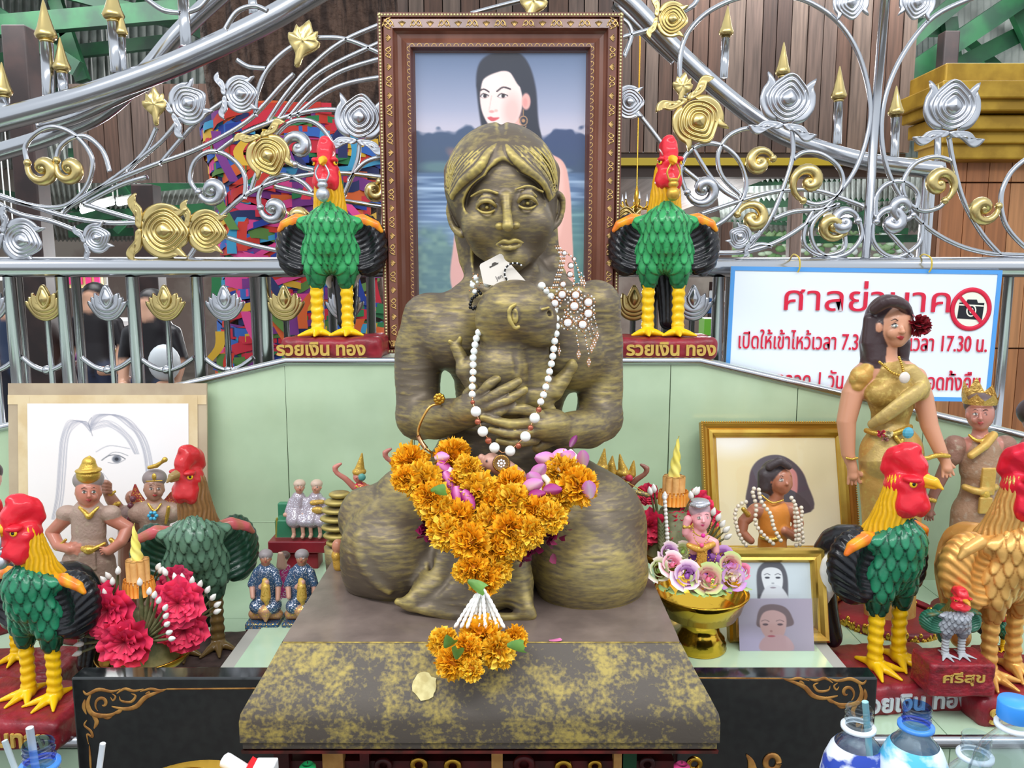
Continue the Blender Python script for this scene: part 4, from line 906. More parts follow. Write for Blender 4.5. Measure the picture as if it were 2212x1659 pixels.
# lap, thighs and knees
V.part('skirt', (90, 80, 60), BRONZE)
V.tube([(1085, 1010, 45), (1080, 1090, 20)], [150, 165], 40, ys=.7)
V.tube([(1000, 1060, 0), (900, 1110, -60), (848, 1180, -130)], [100, 108, 100], 30)
V.tube([(1170, 1060, 0), (1275, 1130, -60), (1300, 1225, -120)], [105, 118, 98], 30)
V.ell((850, 1195, -150), (112, 95, 105), 30).ell((1268, 1235, -160), (116, 100, 112), 30)
V.ell((790, 1120, -60), (58, 70, 70), 25).ell((1345, 1180, -60), (46, 70, 90), 25)
V.ell((790, 1230, -120), (50, 70, 60), 20)
V.tube([(1050, 1120, -60), (1050, 1220, -140)], [110, 92], 30)
V.tube([(1010, 1170, -170), (950, 1262, -225), (890, 1298, -262)], [70, 48, 20], 20, ys=.8).tube([(1040, 1180, -180), (1035, 1260, -230), (1030, 1310, -276)], [80, 62, 26], 20, ys=.8)
V.tube([(1070, 1170, -180), (1108, 1262, -235), (1136, 1318, -280)], [66, 46, 20], 20, ys=.8)
V.tube([(860, 1300, -260), (920, 1318, -274), (1000, 1334, -286), (1070, 1334, -288), (1150, 1330, -284)], [9, 11, 11, 11, 8], 12)
V.tube([(962, 1120, -190), (930, 1190, -222), (930, 1250, -238), (880, 1288, -255)], [7, 7, 6, 4], 8, 's', n=3)
V.tube([(1118, 1150, -200), (1146, 1230, -255), (1172, 1335, -275)], [8, 8, 6], 10, 's', n=3)
V.ell((1003, 1282, -240), (100, 50, 46), 24)
for q in ([(995, 1190, -250), (960, 1260, -268), (905, 1306, -284)], [(1030, 1200, -262), (1012, 1270, -290), (1000, 1325, -302)], [(1080, 1200, -262), (1092, 1270, -290), (1104, 1326, -304)]):
    V.tube(q, [3, 5, 4], 12, 's', n=3)
for P in ([(776, 1160, -205), (790, 1230, -232), (840, 1280, -235)],):
    V.tube(P, [3, 6, 3], 18, n=3)
lo, hi = V.lo-.006, V.hi+.006; QS = 1.0
def axis(a, b, f0, f1, fine, coarse):
    out = []; x = a
    while x < b: out.append(x); x += (fine if f0 < x < f1 else coarse)*QS
    return np.array(out)
V.axes = [axis(lo[0], hi[0], W(965, 450, 1.44)[0], W(1215, 450, 1.44)[0], .0016, .0026), axis(lo[1], hi[1], 1.3, 1.42, .0018, .0026), axis(lo[2], hi[2], W(0, 600, 1.42)[2], 9, .0016, .0025)]
def stpost(P, Fq, vw, col):
    n = vnormals(P, Fq); hz = hnoise(P*np.array((1, 1, 5)), 40)-.5; cz = hnoise(P, 22, 3)-.5
    m = np.where(P[:, 2] < W(0, 620, 1.42)[2], 1, .35)
    P = P+n*((hz*.0012+cz*.003)*m)[:, None]; P[:, 2] = np.maximum(P[:, 2], .889); return P, col
V.emit(BRONZE, st, post=stpost, relax=1)
# the baby held at the breast
V = Vol(.0021, MS); V.part('baby', (90, 80, 60), BRONZE)
V.ell((1112, 670, -128), (78, 74, 66), 4).ell((1165, 705, -128), (40, 44, 46), 30).ell((1075, 700, -120), (45, 50, 50), 30)
V.tube([(1196, 690, -128), (1204, 706, -128)], [5, 7], 8).ell((1186, 735, -128), (14, 18, 12), 12)
V.ell((1184, 678, -160), (9, 7, 6), 4, 's').tube([(1172, 668, -178), (1186, 664, -168)], [3, 3], 4)
V.tube([(1113, 658, -200), (1101, 668, -203), (1101, 690, -205), (1112, 708, -204), (1120, 706, -202)], [4, 5, 4.5, 4.5, 5], 3, n=4).ell((1112, 683, -197), (8, 6, 18), 3).ell((1113, 680, -204), (4, 5, 11), 2, 's')
V.tube([(1092, 745, -112), (1084, 795, -124), (1092, 860, -118)], [50, 60, 50], 20, ys=.95)
V.tube([(1142, 760, -100), (1150, 825, -100), (1136, 885, -104)], [44, 42, 34], 10, ys=.85)
V.tube([(1132, 775, -165), (1136, 830, -166), (1128, 885, -160)], [4, 6, 5], 12, 's')
V.tube([(1038, 742, -176), (1080, 748, -190), (1130, 752, -186), (1180, 762, -160)], [5, 6, 6, 5], 10, 's')
V.tube([(1042, 770, -110), (1008, 800, -110), (1000, 780, -105), (984, 748, -100)], [22, 19, 15, 12], 12).tube([(984, 748, -100), (972, 738, -104)], [7, 5], 3).tube([(990, 742, -100), (994, 730, -104)], [7, 5], 3)
V.tube([(1006, 800, -110), (1040, 860, -115)], [20, 18], 12)
V.tube([(1150, 860, -110), (1195, 845, -112), (1222, 812, -105), (1232, 796, -103)], [30, 22, 15, 12], 12).ell((1236, 790, -104), (12, 12, 15), 6)
V.tube([(1160, 860, -115), (1185, 885, -118)], [26, 16], 10).tube([(1115, 750, -165), (1118, 800, -170)], [5, 4], 10, 's')
V.emit(BRONZE, st, post=lambda P, Fq, vw, c: (P+vnormals(P, Fq)*((hnoise(P*np.array((1, 1, 4)), 40)-.5)*.0016)[:, None], c), relax=1)
# stack of coiled braid beside the left hip
mb = MB()
bs = thing('coil_stack', 'stack of flat dusty bronze-brown stone coils behind the left knee of the statue', 'ornament', W(735, 1150, 1.62))
for i, (px, py, w) in enumerate(((734, 1068, 24), (730, 1084, 30), (728, 1101, 34), (727, 1119, 36), (728, 1138, 34), (730, 1156, 32), (734, 1172, 30))):
    mb = MB(); c = W(px, py, 1.62); s_ = SS(py, 1.62); mb.ball(c, (w*s_, w*s_*.8, 9*s_), nu=20, nv=10); mb.make('coil', BRONZE, bs, color=False)
mb = MB(); c = W(732, 1215, 1.62); mb.lathe([(.03, -.75*0), (.03, .02)], (c[0], c[1], ZB), 12); b_ = W(732, 1180, 1.62)[2]
mb = MB(); mb.lathe([(0, 0), (.036, 0), (.03, .01), (.026, (b_-ZB)*.5), (.03, b_-ZB), (0, b_-ZB)], (c[0], 1.62, ZB), 18); mb.make('foot', BRONZE, bs, color=False)
# plinth
pl = thing('plinth', 'trapezoid stone plinth with mottled gold paint under the bronze statue', 'plinth', (-.04, 1.4, ZB))
XA, XB = -.352, .2576
def ring(z, dx, yf, e=0): return [(XA-dx, yf, z), (XB+dx, yf, z), (XB+dx*.12, PLF+.025, z), (XB, PLB, z), (XA, PLB, z), (XA-dx*.12, PLF+.025, z)]
R_ = [ring(.8895, -.0, PLF), ring(.885, .0025, PLF-.004), ring(.86, .016, 1.124), ring(.83, .034, 1.097), ring(.812, .044, 1.083), ring(.80, .046, 1.08), ring(.768, .046, 1.08), ring(.766, .043, 1.083), ring(.757, .043, 1.083)]
mb = MB(); mb.grid(np.array(R_).reshape(-1, 3), len(R_), 6, cv=True); mb.make('plinth_body', PLM, pl, smooth=True, color=False, sharp=28)
mb = MB(); mb.add(ring(.89, -.001, PLF+.001), np.array([(0, 1, 2, 3, 4, 5)])); mb.make('plinth_top', DUST, pl, smooth=False, color=False)
mb = MB(); mb.grid(np.array([ring(.7565, .045, 1.079), ring(.751, .044, 1.08), ring(.751, -.02, 1.14)]).reshape(-1, 3), 3, 6, cv=True); mb.make('red_underside', mat('old_red_paint', (120, 44, 40), .6, col2=(70, 40, 34), nscale=30), pl, smooth=False, color=False)
mb = MB(); mb.tube([(XA+.002, PLF, .8895), (XB-.002, PLF, .8895)], .0012, n=6); mb.make('worn_gold_edge', mat('worn_gold', (206, 180, 96), .4, .4, col2=(140, 120, 70), nscale=60), pl, color=False)
n_ = np.array((0, -.08, .07)); n_ = n_/np.linalg.norm(n_); random.seed(8)
q = [hit(917+29*cos(a)*(1+random.uniform(-.18, .12)), 1483+30*sin(a)*(1+random.uniform(-.15, .15)), (0, 1.115, .852), n_) for a in np.linspace(0, 2*pi, 20, endpoint=False)]
q = np.array(q)+n_*.0018; mb = MB(); mb.add(list(q)+list(q-n_*.006)+[q.mean(0)], [np.array([(40, (i+1) % 20, i) for i in range(20)]), np.array([(i, (i+1) % 20, 20+(i+1) % 20, 20+i) for i in range(20)])])
mb.make('gold_leaf_square', mat('pale_gold_leaf', (212, 200, 142), .5, .2, col2=(186, 170, 110), nscale=60), pl, smooth=False, color=False)
# ================================================================ ROOSTER FIGURES
def fpat(P, cell=16, hh=.052):
    U = np.arctan2(P[:, 0], -(P[:, 1]-.03))/(2*pi)*cell; v = -P[:, 2]/hh; row = np.floor(v)
    h = np.zeros(len(P)); e = np.zeros(len(P)); done = np.zeros(len(P), bool)
    for k in (1, 0):
        r = row-k; q = v-r; du = U+.5*(r % 2); du = du-np.round(du)
        w = .5*np.sqrt(np.clip(1-(np.maximum(q-.7, 0)/1.25)**2, 0, 1)); ins = (abs(du) < w) & ~done
        h[ins] = (q/2)[ins]-2*(du**2)[ins]*.5; e[ins] = (w-abs(du))[ins]*np.minimum(1, 1)+0; e[ins] = np.minimum(e[ins], (w-abs(du))[ins]); done |= ins
    return h, np.clip(e/.16, 0, 1)
SCH = {'green': dict(dark=(6, 24, 20), light=(38, 124, 88), hack=(244, 186, 24), hack2=(250, 120, 30), red=(224, 36, 52), wing=(24, 24, 28), shoulder=(236, 120, 40), leg=(246, 196, 20), beak=(240, 180, 40)),
       'bright': dict(dark=(16, 60, 40), light=(60, 166, 98), hack=(246, 184, 30), hack2=(244, 170, 20), red=(230, 48, 62), wing=(22, 22, 26), shoulder=(244, 132, 50), leg=(248, 200, 24), beak=(240, 180, 40)),
       'gold': dict(dark=(170, 112, 50), light=(226, 176, 100), hack=(226, 172, 96), hack2=(214, 150, 74), red=(226, 36, 60), wing=(218, 160, 84), shoulder=(226, 176, 100), leg=(224, 168, 88), beak=(236, 180, 60)),
       'dusty': dict(dark=(16, 40, 30), light=(96, 132, 108), hack=(150, 108, 66), hack2=(110, 40, 36), red=(198, 44, 48), wing=(28, 60, 44), shoulder=(196, 90, 96), leg=(110, 86, 48), beak=(150, 122, 72)),
       'grey': dict(dark=(90, 92, 100), light=(160, 164, 172), hack=(120, 100, 48), hack2=(70, 60, 40), red=(226, 46, 58), wing=(40, 96, 74), shoulder=(40, 96, 74), leg=(176, 180, 184), beak=(210, 150, 50))}
RMESH = {}
def rooster_meshes(sch, pouchy):
    if sch in RMESH: return RMESH[sch]
    c = SCH[sch]; out = {}
    GLOSSP = GLOSSG if sch == 'gold' else MATS['gloss_enamel_paint']
    V = Vol(.0062); V.part('body', c['light'])
    V.tube([(0, .06, .42), (0, .03, .50), (0, -.005, .57), (0, -.02, .64)], [.105, .125, .105, .05], .03)
    V.ell((0, .12, .50), (.10, .14, .10), .05)
    for s in (-1, 1):
        V.tube([(s*.072, .04, .44), (s*.078, .035, .36), (s*.078, .03, .275)], [.078, .070, .042], .03)
        V.tube([(s*.09, .02, .575), (s*.14, .04, .585)], [.05, .035], .03)
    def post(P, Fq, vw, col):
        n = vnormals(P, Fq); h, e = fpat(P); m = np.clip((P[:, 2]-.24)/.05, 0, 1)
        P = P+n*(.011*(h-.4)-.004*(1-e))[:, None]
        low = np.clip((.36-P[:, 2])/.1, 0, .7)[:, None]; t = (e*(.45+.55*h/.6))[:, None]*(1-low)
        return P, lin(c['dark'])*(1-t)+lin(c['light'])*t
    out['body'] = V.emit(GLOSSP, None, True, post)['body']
    V = Vol(.0062); V.part('hackle', c['hack'])
    V.tube([(0, .01, .83), (0, .03, .72), (0, .055, .62), (0, .08, .56)], [.062, .075, .088, .10], .02)
    def post2(P, Fq, vw, col):
        n = vnormals(P, Fq); a = np.arctan2(P[:, 0], -(P[:, 1]-.04)); w = np.sin(a*22+np.sin(P[:, 2]*60)*1.2)
        lowf = np.clip((.62-P[:, 2])/.1, 0, 1)[:, None]
        cc = lin(c['hack'])*(1-lowf)+lin(c['hack2'])*lowf; return P+n*(.0035*w)[:, None], cc*(.86+.14*w)[:, None]
    out['hackle'] = V.emit(GLOSSP, None, True, post2)['hackle']
    V = Vol(.005); V.part('head', c['red'])
    V.ell((0, 0, .862), (.056, .066, .05), .02).ell((0, -.028, .815), (.052, .045, .045), .025).ell((0, -.05, .80), (.036, .03, .038), .015)
    for s in (-1, 1): V.ell((s*.034, -.02, .80), (.028, .04, .045), .012).ell((s*.048, -.035, .896), (.016, .03, .012), .01)
    V.tube([(0, -.05, .895), (0, -.035, .935), (0, .0, .968), (0, .045, .955), (0, .06, .91)], [.022, .036, .036, .032, .024], .02).ell((0, .015, .935), (.024, .05, .04), .02).ell((0, -.012, .985), (.024, .03, .024), .02)
    out['head'] = V.emit(GLOSSP, None, True, lambda P, Fq, vw, col: (P+vnormals(P, Fq)*((hnoise(P, 34)-.5)*.012)[:, None], col))['head']
    V = Vol(.004); V.part('beak', c['beak']); V.tube([(0, -.055, .893), (0, -.09, .888), (0, -.118, .868)], [.022, .017, .004], .004).tube([(0, -.055, .878), (0, -.095, .868)], [.016, .006])
    out['beak'] = V.emit(GLOSSP, None, True)['beak']
    for s in (-1, 1):
        mb = MB(); R = frame_from((s*.8, -.6, .1)); mb.ball((s*.0525, -.040, .882), (.013, .013, .006), (246, 196, 40), 12, 8, R); mb.ball((s*.0565, -.043, .8825), (.006, .006, .004), (20, 16, 16), 10, 6, R)
        out['eye%d' % s] = mb.make('eye', GLOSSP, None, local=True)
        V = Vol(.0062); V.part('wing', c['wing']); R = frame_from((s*.55, -.8, .1))
        V.ell((s*.185, .07, .47), (.12, .165, .07), R=np.stack((R[:, 0], R[:, 1], R[:, 2]), 1)); V.ell((s*.185-s*.03, -.02, .47), (.085, .13, .055), .03, 's', R=R)
        def post3(P, Fq, vw, col, s=s):
            n = vnormals(P, Fq); a = np.sin(((P[:, 2]-.62)**2+(P[:, 0]*s-.10)**2)**.5*230); return P+n*(.0022*a)[:, None], col*(1+.25*a)[:, None]
        out['wing%d' % s] = V.emit(GLOSSP, None, True, post3)['wing']
        V = Vol(.0062); V.part('wing_shoulder', c['shoulder']); V.tube([(s*.10, .05, .592), (s*.165, .05, .60), (s*.235, .055, .575), (s*.262, .06, .545)], [.026, .032, .024, .012], .01)
        def post4(P, Fq, vw, col): t = np.clip((np.sin(P[:, 0]*90+P[:, 1]*70)*.5+.5), 0, 1)[:, None]*.6; return P, col*(1-t)+lin(c['hack'])*t
        out['wing_shoulder%d' % s] = V.emit(GLOSSP, None, True, post4)['wing_shoulder']
        V = Vol(.005); V.part('leg', c['leg']); x = s*.078
        V.tube([(x, .03, .30), (x, .03, .16), (x, .025, .04), (x, .02, .02)], [.036, .031, .033, .034], .01)
        for dx, dy, k in ((-.085, -.10, 1), (0, -.13, 1), (.085, -.09, 1), (0, .10, .8)):
            V.tube([(x, .02, .022), (x+dx*.5, .02+dy*.5, .018), (x+dx, .02+dy, .008)], [.026, .017*k, .006], .012)
        V.ops.append(V.ops[-1])
        def post5(P, Fq, vw, col): r = np.sin(P[:, 2]*150+np.sin(P[:, 0]*60)); m = (P[:, 2] > .05); P = P+vnormals(P, Fq)*(.0025*r*m)[:, None]; P[:, 2] = np.maximum(P[:, 2], .0); return P, col*(1-.10*(r < -.6)*m)[:, None]
        out['leg%d' % s] = V.emit(GLOSSP, None, True, post5)['leg']
    V = Vol(.0065); V.part('tail', c['wing']); V.tube([(0, .18, .54), (.02, .27, .50), (.04, .31, .36), (.05, .29, .20), (.05, .25, .06)], [.08, .085, .08, .065, .05], .03, n=3, ys=.8)
    V.part('tail', (232, 232, 228) if sch != 'gold' else c['light']).tube([(.03, .2, .52), (.085, .24, .46), (.115, .26, .36), (.10, .25, .26)], [.04, .045, .035, .01], .005, n=3).tube([(-.02, .2, .5), (-.06, .26, .44), (-.06, .27, .34), (-.04, .28, .25)], [.04, .048, .036, .01], .005, n=3)
    V.part('tail', c['wing']).tube([(.1, .19, .44), (.13, .22, .36)], [.02, .01], .002)
    out['tail'] = V.emit(GLOSSP, None, True)['tail']
    for o in out.values(): COL.objects.unlink(o)
    RMESH[sch] = out; return out
POUCHM = {'silver': mat('silver_paint', (196, 200, 206), .3, .7, bump=.2, bscale=50), 'gold': mat('gold_paint', (214, 168, 70), .35, .6, bump=.2, bscale=50)}
REDB = mat('oxblood_resin', (150, 36, 48), .35, 0, col2=(120, 32, 42), nscale=12, bump=.6, bscale=22, bdist=.004)
GTXT = mat('gold_lettering', (216, 180, 92), .4, .3, bump=.4, bscale=90)
STXT = mat('silver_lettering', (206, 208, 216), .35, .3, bump=.4, bscale=90)
def rooster(px, foot, top, z, label, sch='green', rz=0, yaw=0, pouch=None, base=(-.22, .30, .115, .17, .2), txt=None, tm=None, tsz=.105, Y=None, tx=0., group=None, big=None, drop=.0, tz=.5, hs=1.25, bm=None, fat=1., tr=0.):
    """feet centre on the base top at level z, comb reaching the pixel row top"""
    bh = base[2]
    if Y is None: p = GP(px, foot, z)
    else: p = W(px, foot, Y); p[2] = z
    H = W(px, top, p[1])[2]-z; H = H*1.0
    zb = z-bh*H
    t = thing('rooster_figurine', label, 'rooster figurine', (p[0], p[1], z), group, rz)
    t.scale = (H*fat, H*fat, H); t['_w'] = [0., 0., 0.]
    src = rooster_meshes(sch, pouch)
    for k, o in src.items():
        c = o.copy(); COL.objects.link(c); c.parent = t
        if k == 'tail' and tr: c.rotation_euler[2] = tr
        if k in ('head', 'beak', 'eye1', 'eye-1', 'hackle'):
            c.matrix_local = Matrix.Translation((0, .01, 1-hs*(k != 'hackle')-(k == 'hackle')))@Matrix.Rotation(yaw*(.5 if k == 'hackle' else 1), 4, 'Z')@(Matrix.Scale(hs, 4) if k != 'hackle' else Matrix.Identity(4))@Matrix.Translation((0, -.01, 0))
    if pouch:
        R = Matrix.Rotation(yaw, 3, 'Z'); mb = MB(); q = lambda x, y, zz: np.array(R@Vector((x, y, zz)))
        mb.ball(q(0, -.10, .715), (.034, .034, .036), nu=16, nv=10); mb.ball(q(0, -.10, .762), (.026, .026, .022), nu=14, nv=8); mb.lathe([(.022, 0), (.028, .012), (.026, .014)], q(0, -.10, .775), 14)
        for s in (-1, 1): mb.tube(smoothpts([q(s*.015, -.10, .86), q(s*.034, -.10, .82), q(s*.022, -.10, .785)], 4), .005, n=6)
        mb.make('money_pouch', POUCHM[pouch], t, local=True, color=False)
    V = Vol(.008); V.part('base', (150, 36, 48)); x0, x1, bh, dy0, dy1 = base[0], base[1], base[2], base[3], base[4]
    V.box(((x0+x1)/2, (dy1-dy0)/2, -bh/2), ((x1-x0)/2, (dy0+dy1)/2, bh/2), .035)
    def pb(P, Fq, vw, col):
        P = P+vnormals(P, Fq)*((hnoise(P, 9, px % 7)-.5)*.02+(hnoise(P, 26, px % 5)-.5)*.006)[:, None]
        up = P[:, 2] > -bh*.5; P[up & (P[:, 2] > -.012), 2] = np.minimum(P[up & (P[:, 2] > -.012), 2], .002); P[:, 2] = np.maximum(P[:, 2], -bh); return P, col
    ob_ = list(V.emit(bm or REDB, t, True, pb).values())
    if txt: text(txt, tsz, tm or GTXT, t, Matrix.Rotation(-rz*.75, 4, 'Z')@facing((tx, -dy0-.006, -bh*(1-tz)-tsz*.32)), .006, 'lettering', world=False, squash=1., offset=.003)
    ob_[0].rotation_euler[2] = -rz*.75
    return t
ZW = ZT+.001
WB = (-.235, .275, .115, .14, .2)
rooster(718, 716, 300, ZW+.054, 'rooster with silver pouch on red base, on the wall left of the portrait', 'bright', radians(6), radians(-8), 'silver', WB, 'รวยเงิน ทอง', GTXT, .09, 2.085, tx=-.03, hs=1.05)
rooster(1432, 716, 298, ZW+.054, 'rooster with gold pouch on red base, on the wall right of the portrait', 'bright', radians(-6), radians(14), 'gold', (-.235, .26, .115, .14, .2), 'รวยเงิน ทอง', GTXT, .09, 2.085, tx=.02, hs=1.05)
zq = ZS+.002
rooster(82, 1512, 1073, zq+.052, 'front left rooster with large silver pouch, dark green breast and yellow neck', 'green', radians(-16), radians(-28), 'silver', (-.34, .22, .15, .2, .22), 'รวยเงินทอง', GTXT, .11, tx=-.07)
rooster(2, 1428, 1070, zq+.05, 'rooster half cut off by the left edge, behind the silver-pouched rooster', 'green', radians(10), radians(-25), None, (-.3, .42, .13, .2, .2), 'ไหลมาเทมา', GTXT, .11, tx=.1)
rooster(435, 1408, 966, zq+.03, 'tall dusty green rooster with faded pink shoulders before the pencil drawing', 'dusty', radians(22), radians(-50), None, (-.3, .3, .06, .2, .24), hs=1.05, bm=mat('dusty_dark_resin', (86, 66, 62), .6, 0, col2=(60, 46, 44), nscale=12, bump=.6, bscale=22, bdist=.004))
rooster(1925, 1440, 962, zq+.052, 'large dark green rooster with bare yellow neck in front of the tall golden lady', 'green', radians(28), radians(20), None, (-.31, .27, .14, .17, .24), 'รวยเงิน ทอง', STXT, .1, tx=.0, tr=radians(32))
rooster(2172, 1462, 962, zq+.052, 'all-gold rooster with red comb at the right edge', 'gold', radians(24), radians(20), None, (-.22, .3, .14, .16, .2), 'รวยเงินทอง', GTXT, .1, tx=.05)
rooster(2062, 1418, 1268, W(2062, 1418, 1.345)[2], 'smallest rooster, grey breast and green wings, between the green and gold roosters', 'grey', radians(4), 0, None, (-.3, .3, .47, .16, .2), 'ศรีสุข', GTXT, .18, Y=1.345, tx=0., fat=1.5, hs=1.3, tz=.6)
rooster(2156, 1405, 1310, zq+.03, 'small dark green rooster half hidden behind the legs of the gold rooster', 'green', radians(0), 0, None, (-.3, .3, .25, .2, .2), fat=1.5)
# ================================================================ GARLAND, NECKLACES AND JEWELLERY ON THE STATUE
def unitrand(): 
    v = rng.normal(size=3); return v/np.linalg.norm(v)
def petal(mb, c, d, up, L, w, col, curl=.3, nx=3, ny=3, wav=.12):
    d = d/np.linalg.norm(d); x = np.cross(d, up); x /= np.linalg.norm(x)+1e-9; n = np.cross(x, d); V, C = [], []
    for i in range(ny):
        t = i/(ny-1); ww = w*(.35+.65*sin(pi*min(1, t*.85)*.75)) if i else w*.3
        for j in range(nx):
            s = j/(nx-1)*2-1; V.append(c+d*L*t+x*ww*s+n*(L*curl*t*t-w*.5*s*s*(.5)+rng.uniform(-1, 1)*wav*w*t)+d*rng.uniform(-1, 1)*wav*L*(t == 1))
            C.append(np.asarray(col)*(.8+.2*t)+rng.uniform(-8, 8))
    mb.grid(np.array(V), ny, nx, lin(np.clip(C, 0, 255)))
    mb.C[-1] = lin(np.clip(C, 0, 255))
def marigold_mesh(R, seed, cols):
    mb = MB(); n = 230
    for i in range(n):
        f = (i+.5)/n; z = 1-1.45*f; a = i*2.39996; r = math.sqrt(max(0, 1-z*z)); d = np.array((r*cos(a), r*sin(a), z*.85))+unitrand()*.12
        L = R*(.52+.14*rng.random()); c = d*R*.42*np.array((1, 1, .8)); col = np.array(cols[i % len(cols)], float)
        petal(mb, c, d+np.array((0, 0, .15)), unitrand(), L, R*.19, col, rng.uniform(-.35, .2), 3, 3, .3)
    mb.ball((0, 0, 0), R*.5, (235, 150, 10), 12, 8); return mb
MGM = mat('marigold_petal', (250, 160, 10), .6, attr=True, sss=0.0)
def mkproto(mb, name, m):
    o = mb.make(name, m, None, local=True); COL.objects.unlink(o); return o
MG = [mkproto(marigold_mesh(1., k, [(255, 204, 50), (255, 190, 30), (255, 212, 70)] if k % 2 else [(255, 186, 24), (255, 198, 46), (255, 178, 20)]), 'marigold', MGM) for k in range(4)]
gl = thing('flower_garland', 'orange marigold garland with orchids and white jasmine tassel on the statue lap', 'garland', W(1060, 1150, 1.2))
def Yg(py): return float(np.interp(py, [950, 1000, 1060, 1130, 1200, 1260, 1330, 1380, 1440], [1.335, 1.30, 1.245, 1.205, 1.18, 1.165, 1.145, 1.11, 1.085]))
def inst(src, name, loc, R, sc, par):
    o = src.copy(); COL.objects.link(o); o.parent = par; M = Matrix.Translation(Vector(np.asarray(loc)-rootloc(par)))@Matrix([[*R[i], 0] for i in range(3)]+[[0, 0, 0, 1]])@Matrix.Diagonal((sc, sc, sc, 1))
    o.matrix_local = M; o.name = name; return o
FL = [(885, 1000, 42), (912, 1040, 46), (875, 1035, 30), (938, 1082, 44), (978, 985, 40), (1010, 1015, 34), (990, 1040, 30), (948, 1105, 40), (925, 1075, 34), (1035, 1062, 46), (1105, 1045, 36), (1108, 1082, 40), (1072, 1088, 40), (1215, 1022, 44), (1248, 1050, 44), (1205, 1072, 42), (1160, 1108, 42),
      (1190, 1118, 36), (990, 1120, 44), (965, 1150, 42), (1015, 1172, 44), (1060, 1130, 42), (1100, 1145, 46), (1145, 1150, 36), (1075, 1180, 44), (1110, 1178, 34), (1022, 1228, 36), (1072, 1232, 36), (1045, 1250, 38), (1000, 1235, 24), (1040, 1378, 50), (1075, 1405, 40), (1010, 1402, 34), (958, 1388, 34), (978, 1430, 38), (1018, 1445, 28), (1112, 1378, 28)]
for i, (px, py, r) in enumerate(FL):
    Y = Yg(py)-.012*(i % 3); R = frame_from(np.array((rng.uniform(-.45, .45), -1, .35+rng.uniform(-.3, .3)))); a = rng.uniform(0, 6.28); R = R@np.array([[cos(a), -sin(a), 0], [sin(a), cos(a), 0], [0, 0, 1]])
    inst(MG[i % 4], 'marigold', W(px, py, Y), R, r*SS(py, Y)*.92, gl)
# dark red petals between the marigolds
mb = MB()
for i in range(420):
    px, py = random.choice([(960, 1060), (975, 1090), (1000, 1080), (955, 1160), (1050, 1200), (1060, 1205), (1190, 1150), (1030, 1110), (1140, 1190), (1090, 1210), (1010, 1095), (930, 1125)]); q = (px+random.gauss(0, 13), py+random.gauss(0, 13))
    petal(mb, W(*q, Yg(py)+.028), np.array((random.uniform(-1, 1), -.8, random.uniform(-.5, 1))), unitrand(), .016, .006, random.choice([(126, 12, 66), (150, 20, 80), (100, 6, 50)]))
o = mb.make('dark_petals', PRINT, gl); tag(o, 'dark crimson petals packed between the marigolds', kind='stuff')
# orchid petals
def orchid(px, py, ang, L, w, dY, cols, curl=.5):
    Y = Yg(py)+dY; c = W(px, py, Y); s = SS(py, Y); d = np.array((cos(ang), -.35, sin(ang))); d /= np.linalg.norm(d); x = np.cross(d, (0, -1, .1)); x /= np.linalg.norm(x); n = np.cross(x, d)
    if n[1] > 0: n = -n
    V, C = [], []
    for i in range(9):
        t = i/8; ww = w*s*sin(pi*(.12+.84*t))**.8
        for j in range(7):
            u = j/3-1; V.append(c+d*L*s*t+x*ww*u+n*(ww*.55*(1-u*u)+curl*L*s*.35*t*t)+(0, 0, -.1*L*s*t*t)); k = min(1, abs(u)*.75+t*.45); C.append(np.array(cols[0])*(1-k)+np.array(cols[1])*k)
    mb = MB(); mb.grid(np.array(V), 9, 7); mb.C[-1] = lin(np.array(C)); mb.make('orchid_petal', MOR, gl)
MOR = mat('orchid_petal', (220, 180, 220), .45, attr=True)
LP, DP = [(252, 236, 236), (214, 120, 196)], [(224, 150, 200), (150, 16, 110)]
for a in ((1275, 1075, 100, 60, 16, LP), (1240, 1000, 130, 50, 17, LP), (1200, 1000, 150, 60, 17, LP), (1150, 1035, 60, 60, 15, LP), (1165, 1050, 120, 56, 16, LP), (1130, 1060, 40, 62, 16, LP), (1225, 975, 200, 50, 14, LP), (1260, 1010, 95, 58, 14, LP), (1232, 965, 70, 40, 7, [(230, 190, 226), (150, 40, 130)]),
          (1175, 1060, 20, 46, 13, DP), (1140, 1075, 30, 50, 12, DP), (945, 1000, 330, 44, 14, DP), (960, 1020, 300, 44, 15, DP), (985, 1050, 280, 44, 14, DP), (940, 990, 20, 40, 12, LP), (975, 1010, 250, 46, 14, LP), (1000, 1060, 310, 44, 13, DP), (1015, 1040, 240, 36, 12, DP), (930, 1010, 300, 36, 12, DP)):
    orchid(a[0], a[1], radians(a[2]), a[3], a[4], -.02, a[5])
for a in ((1180, 1040), (1205, 1015), (1225, 1000), (1160, 1055), (1240, 990)):     # white curled buds between them
    mb = MB(); Y = Yg(a[1])-.03; mb.tube(smoothpts([W(a[0]-10, a[1]-14, Y+.01), W(a[0]+4, a[1], Y), W(a[0]+2, a[1]+16, Y)], 4), SS(1000, Y)*np.linspace(8, 5, 9), (250, 240, 212), 8); mb.make('white_bud', MOR, gl)
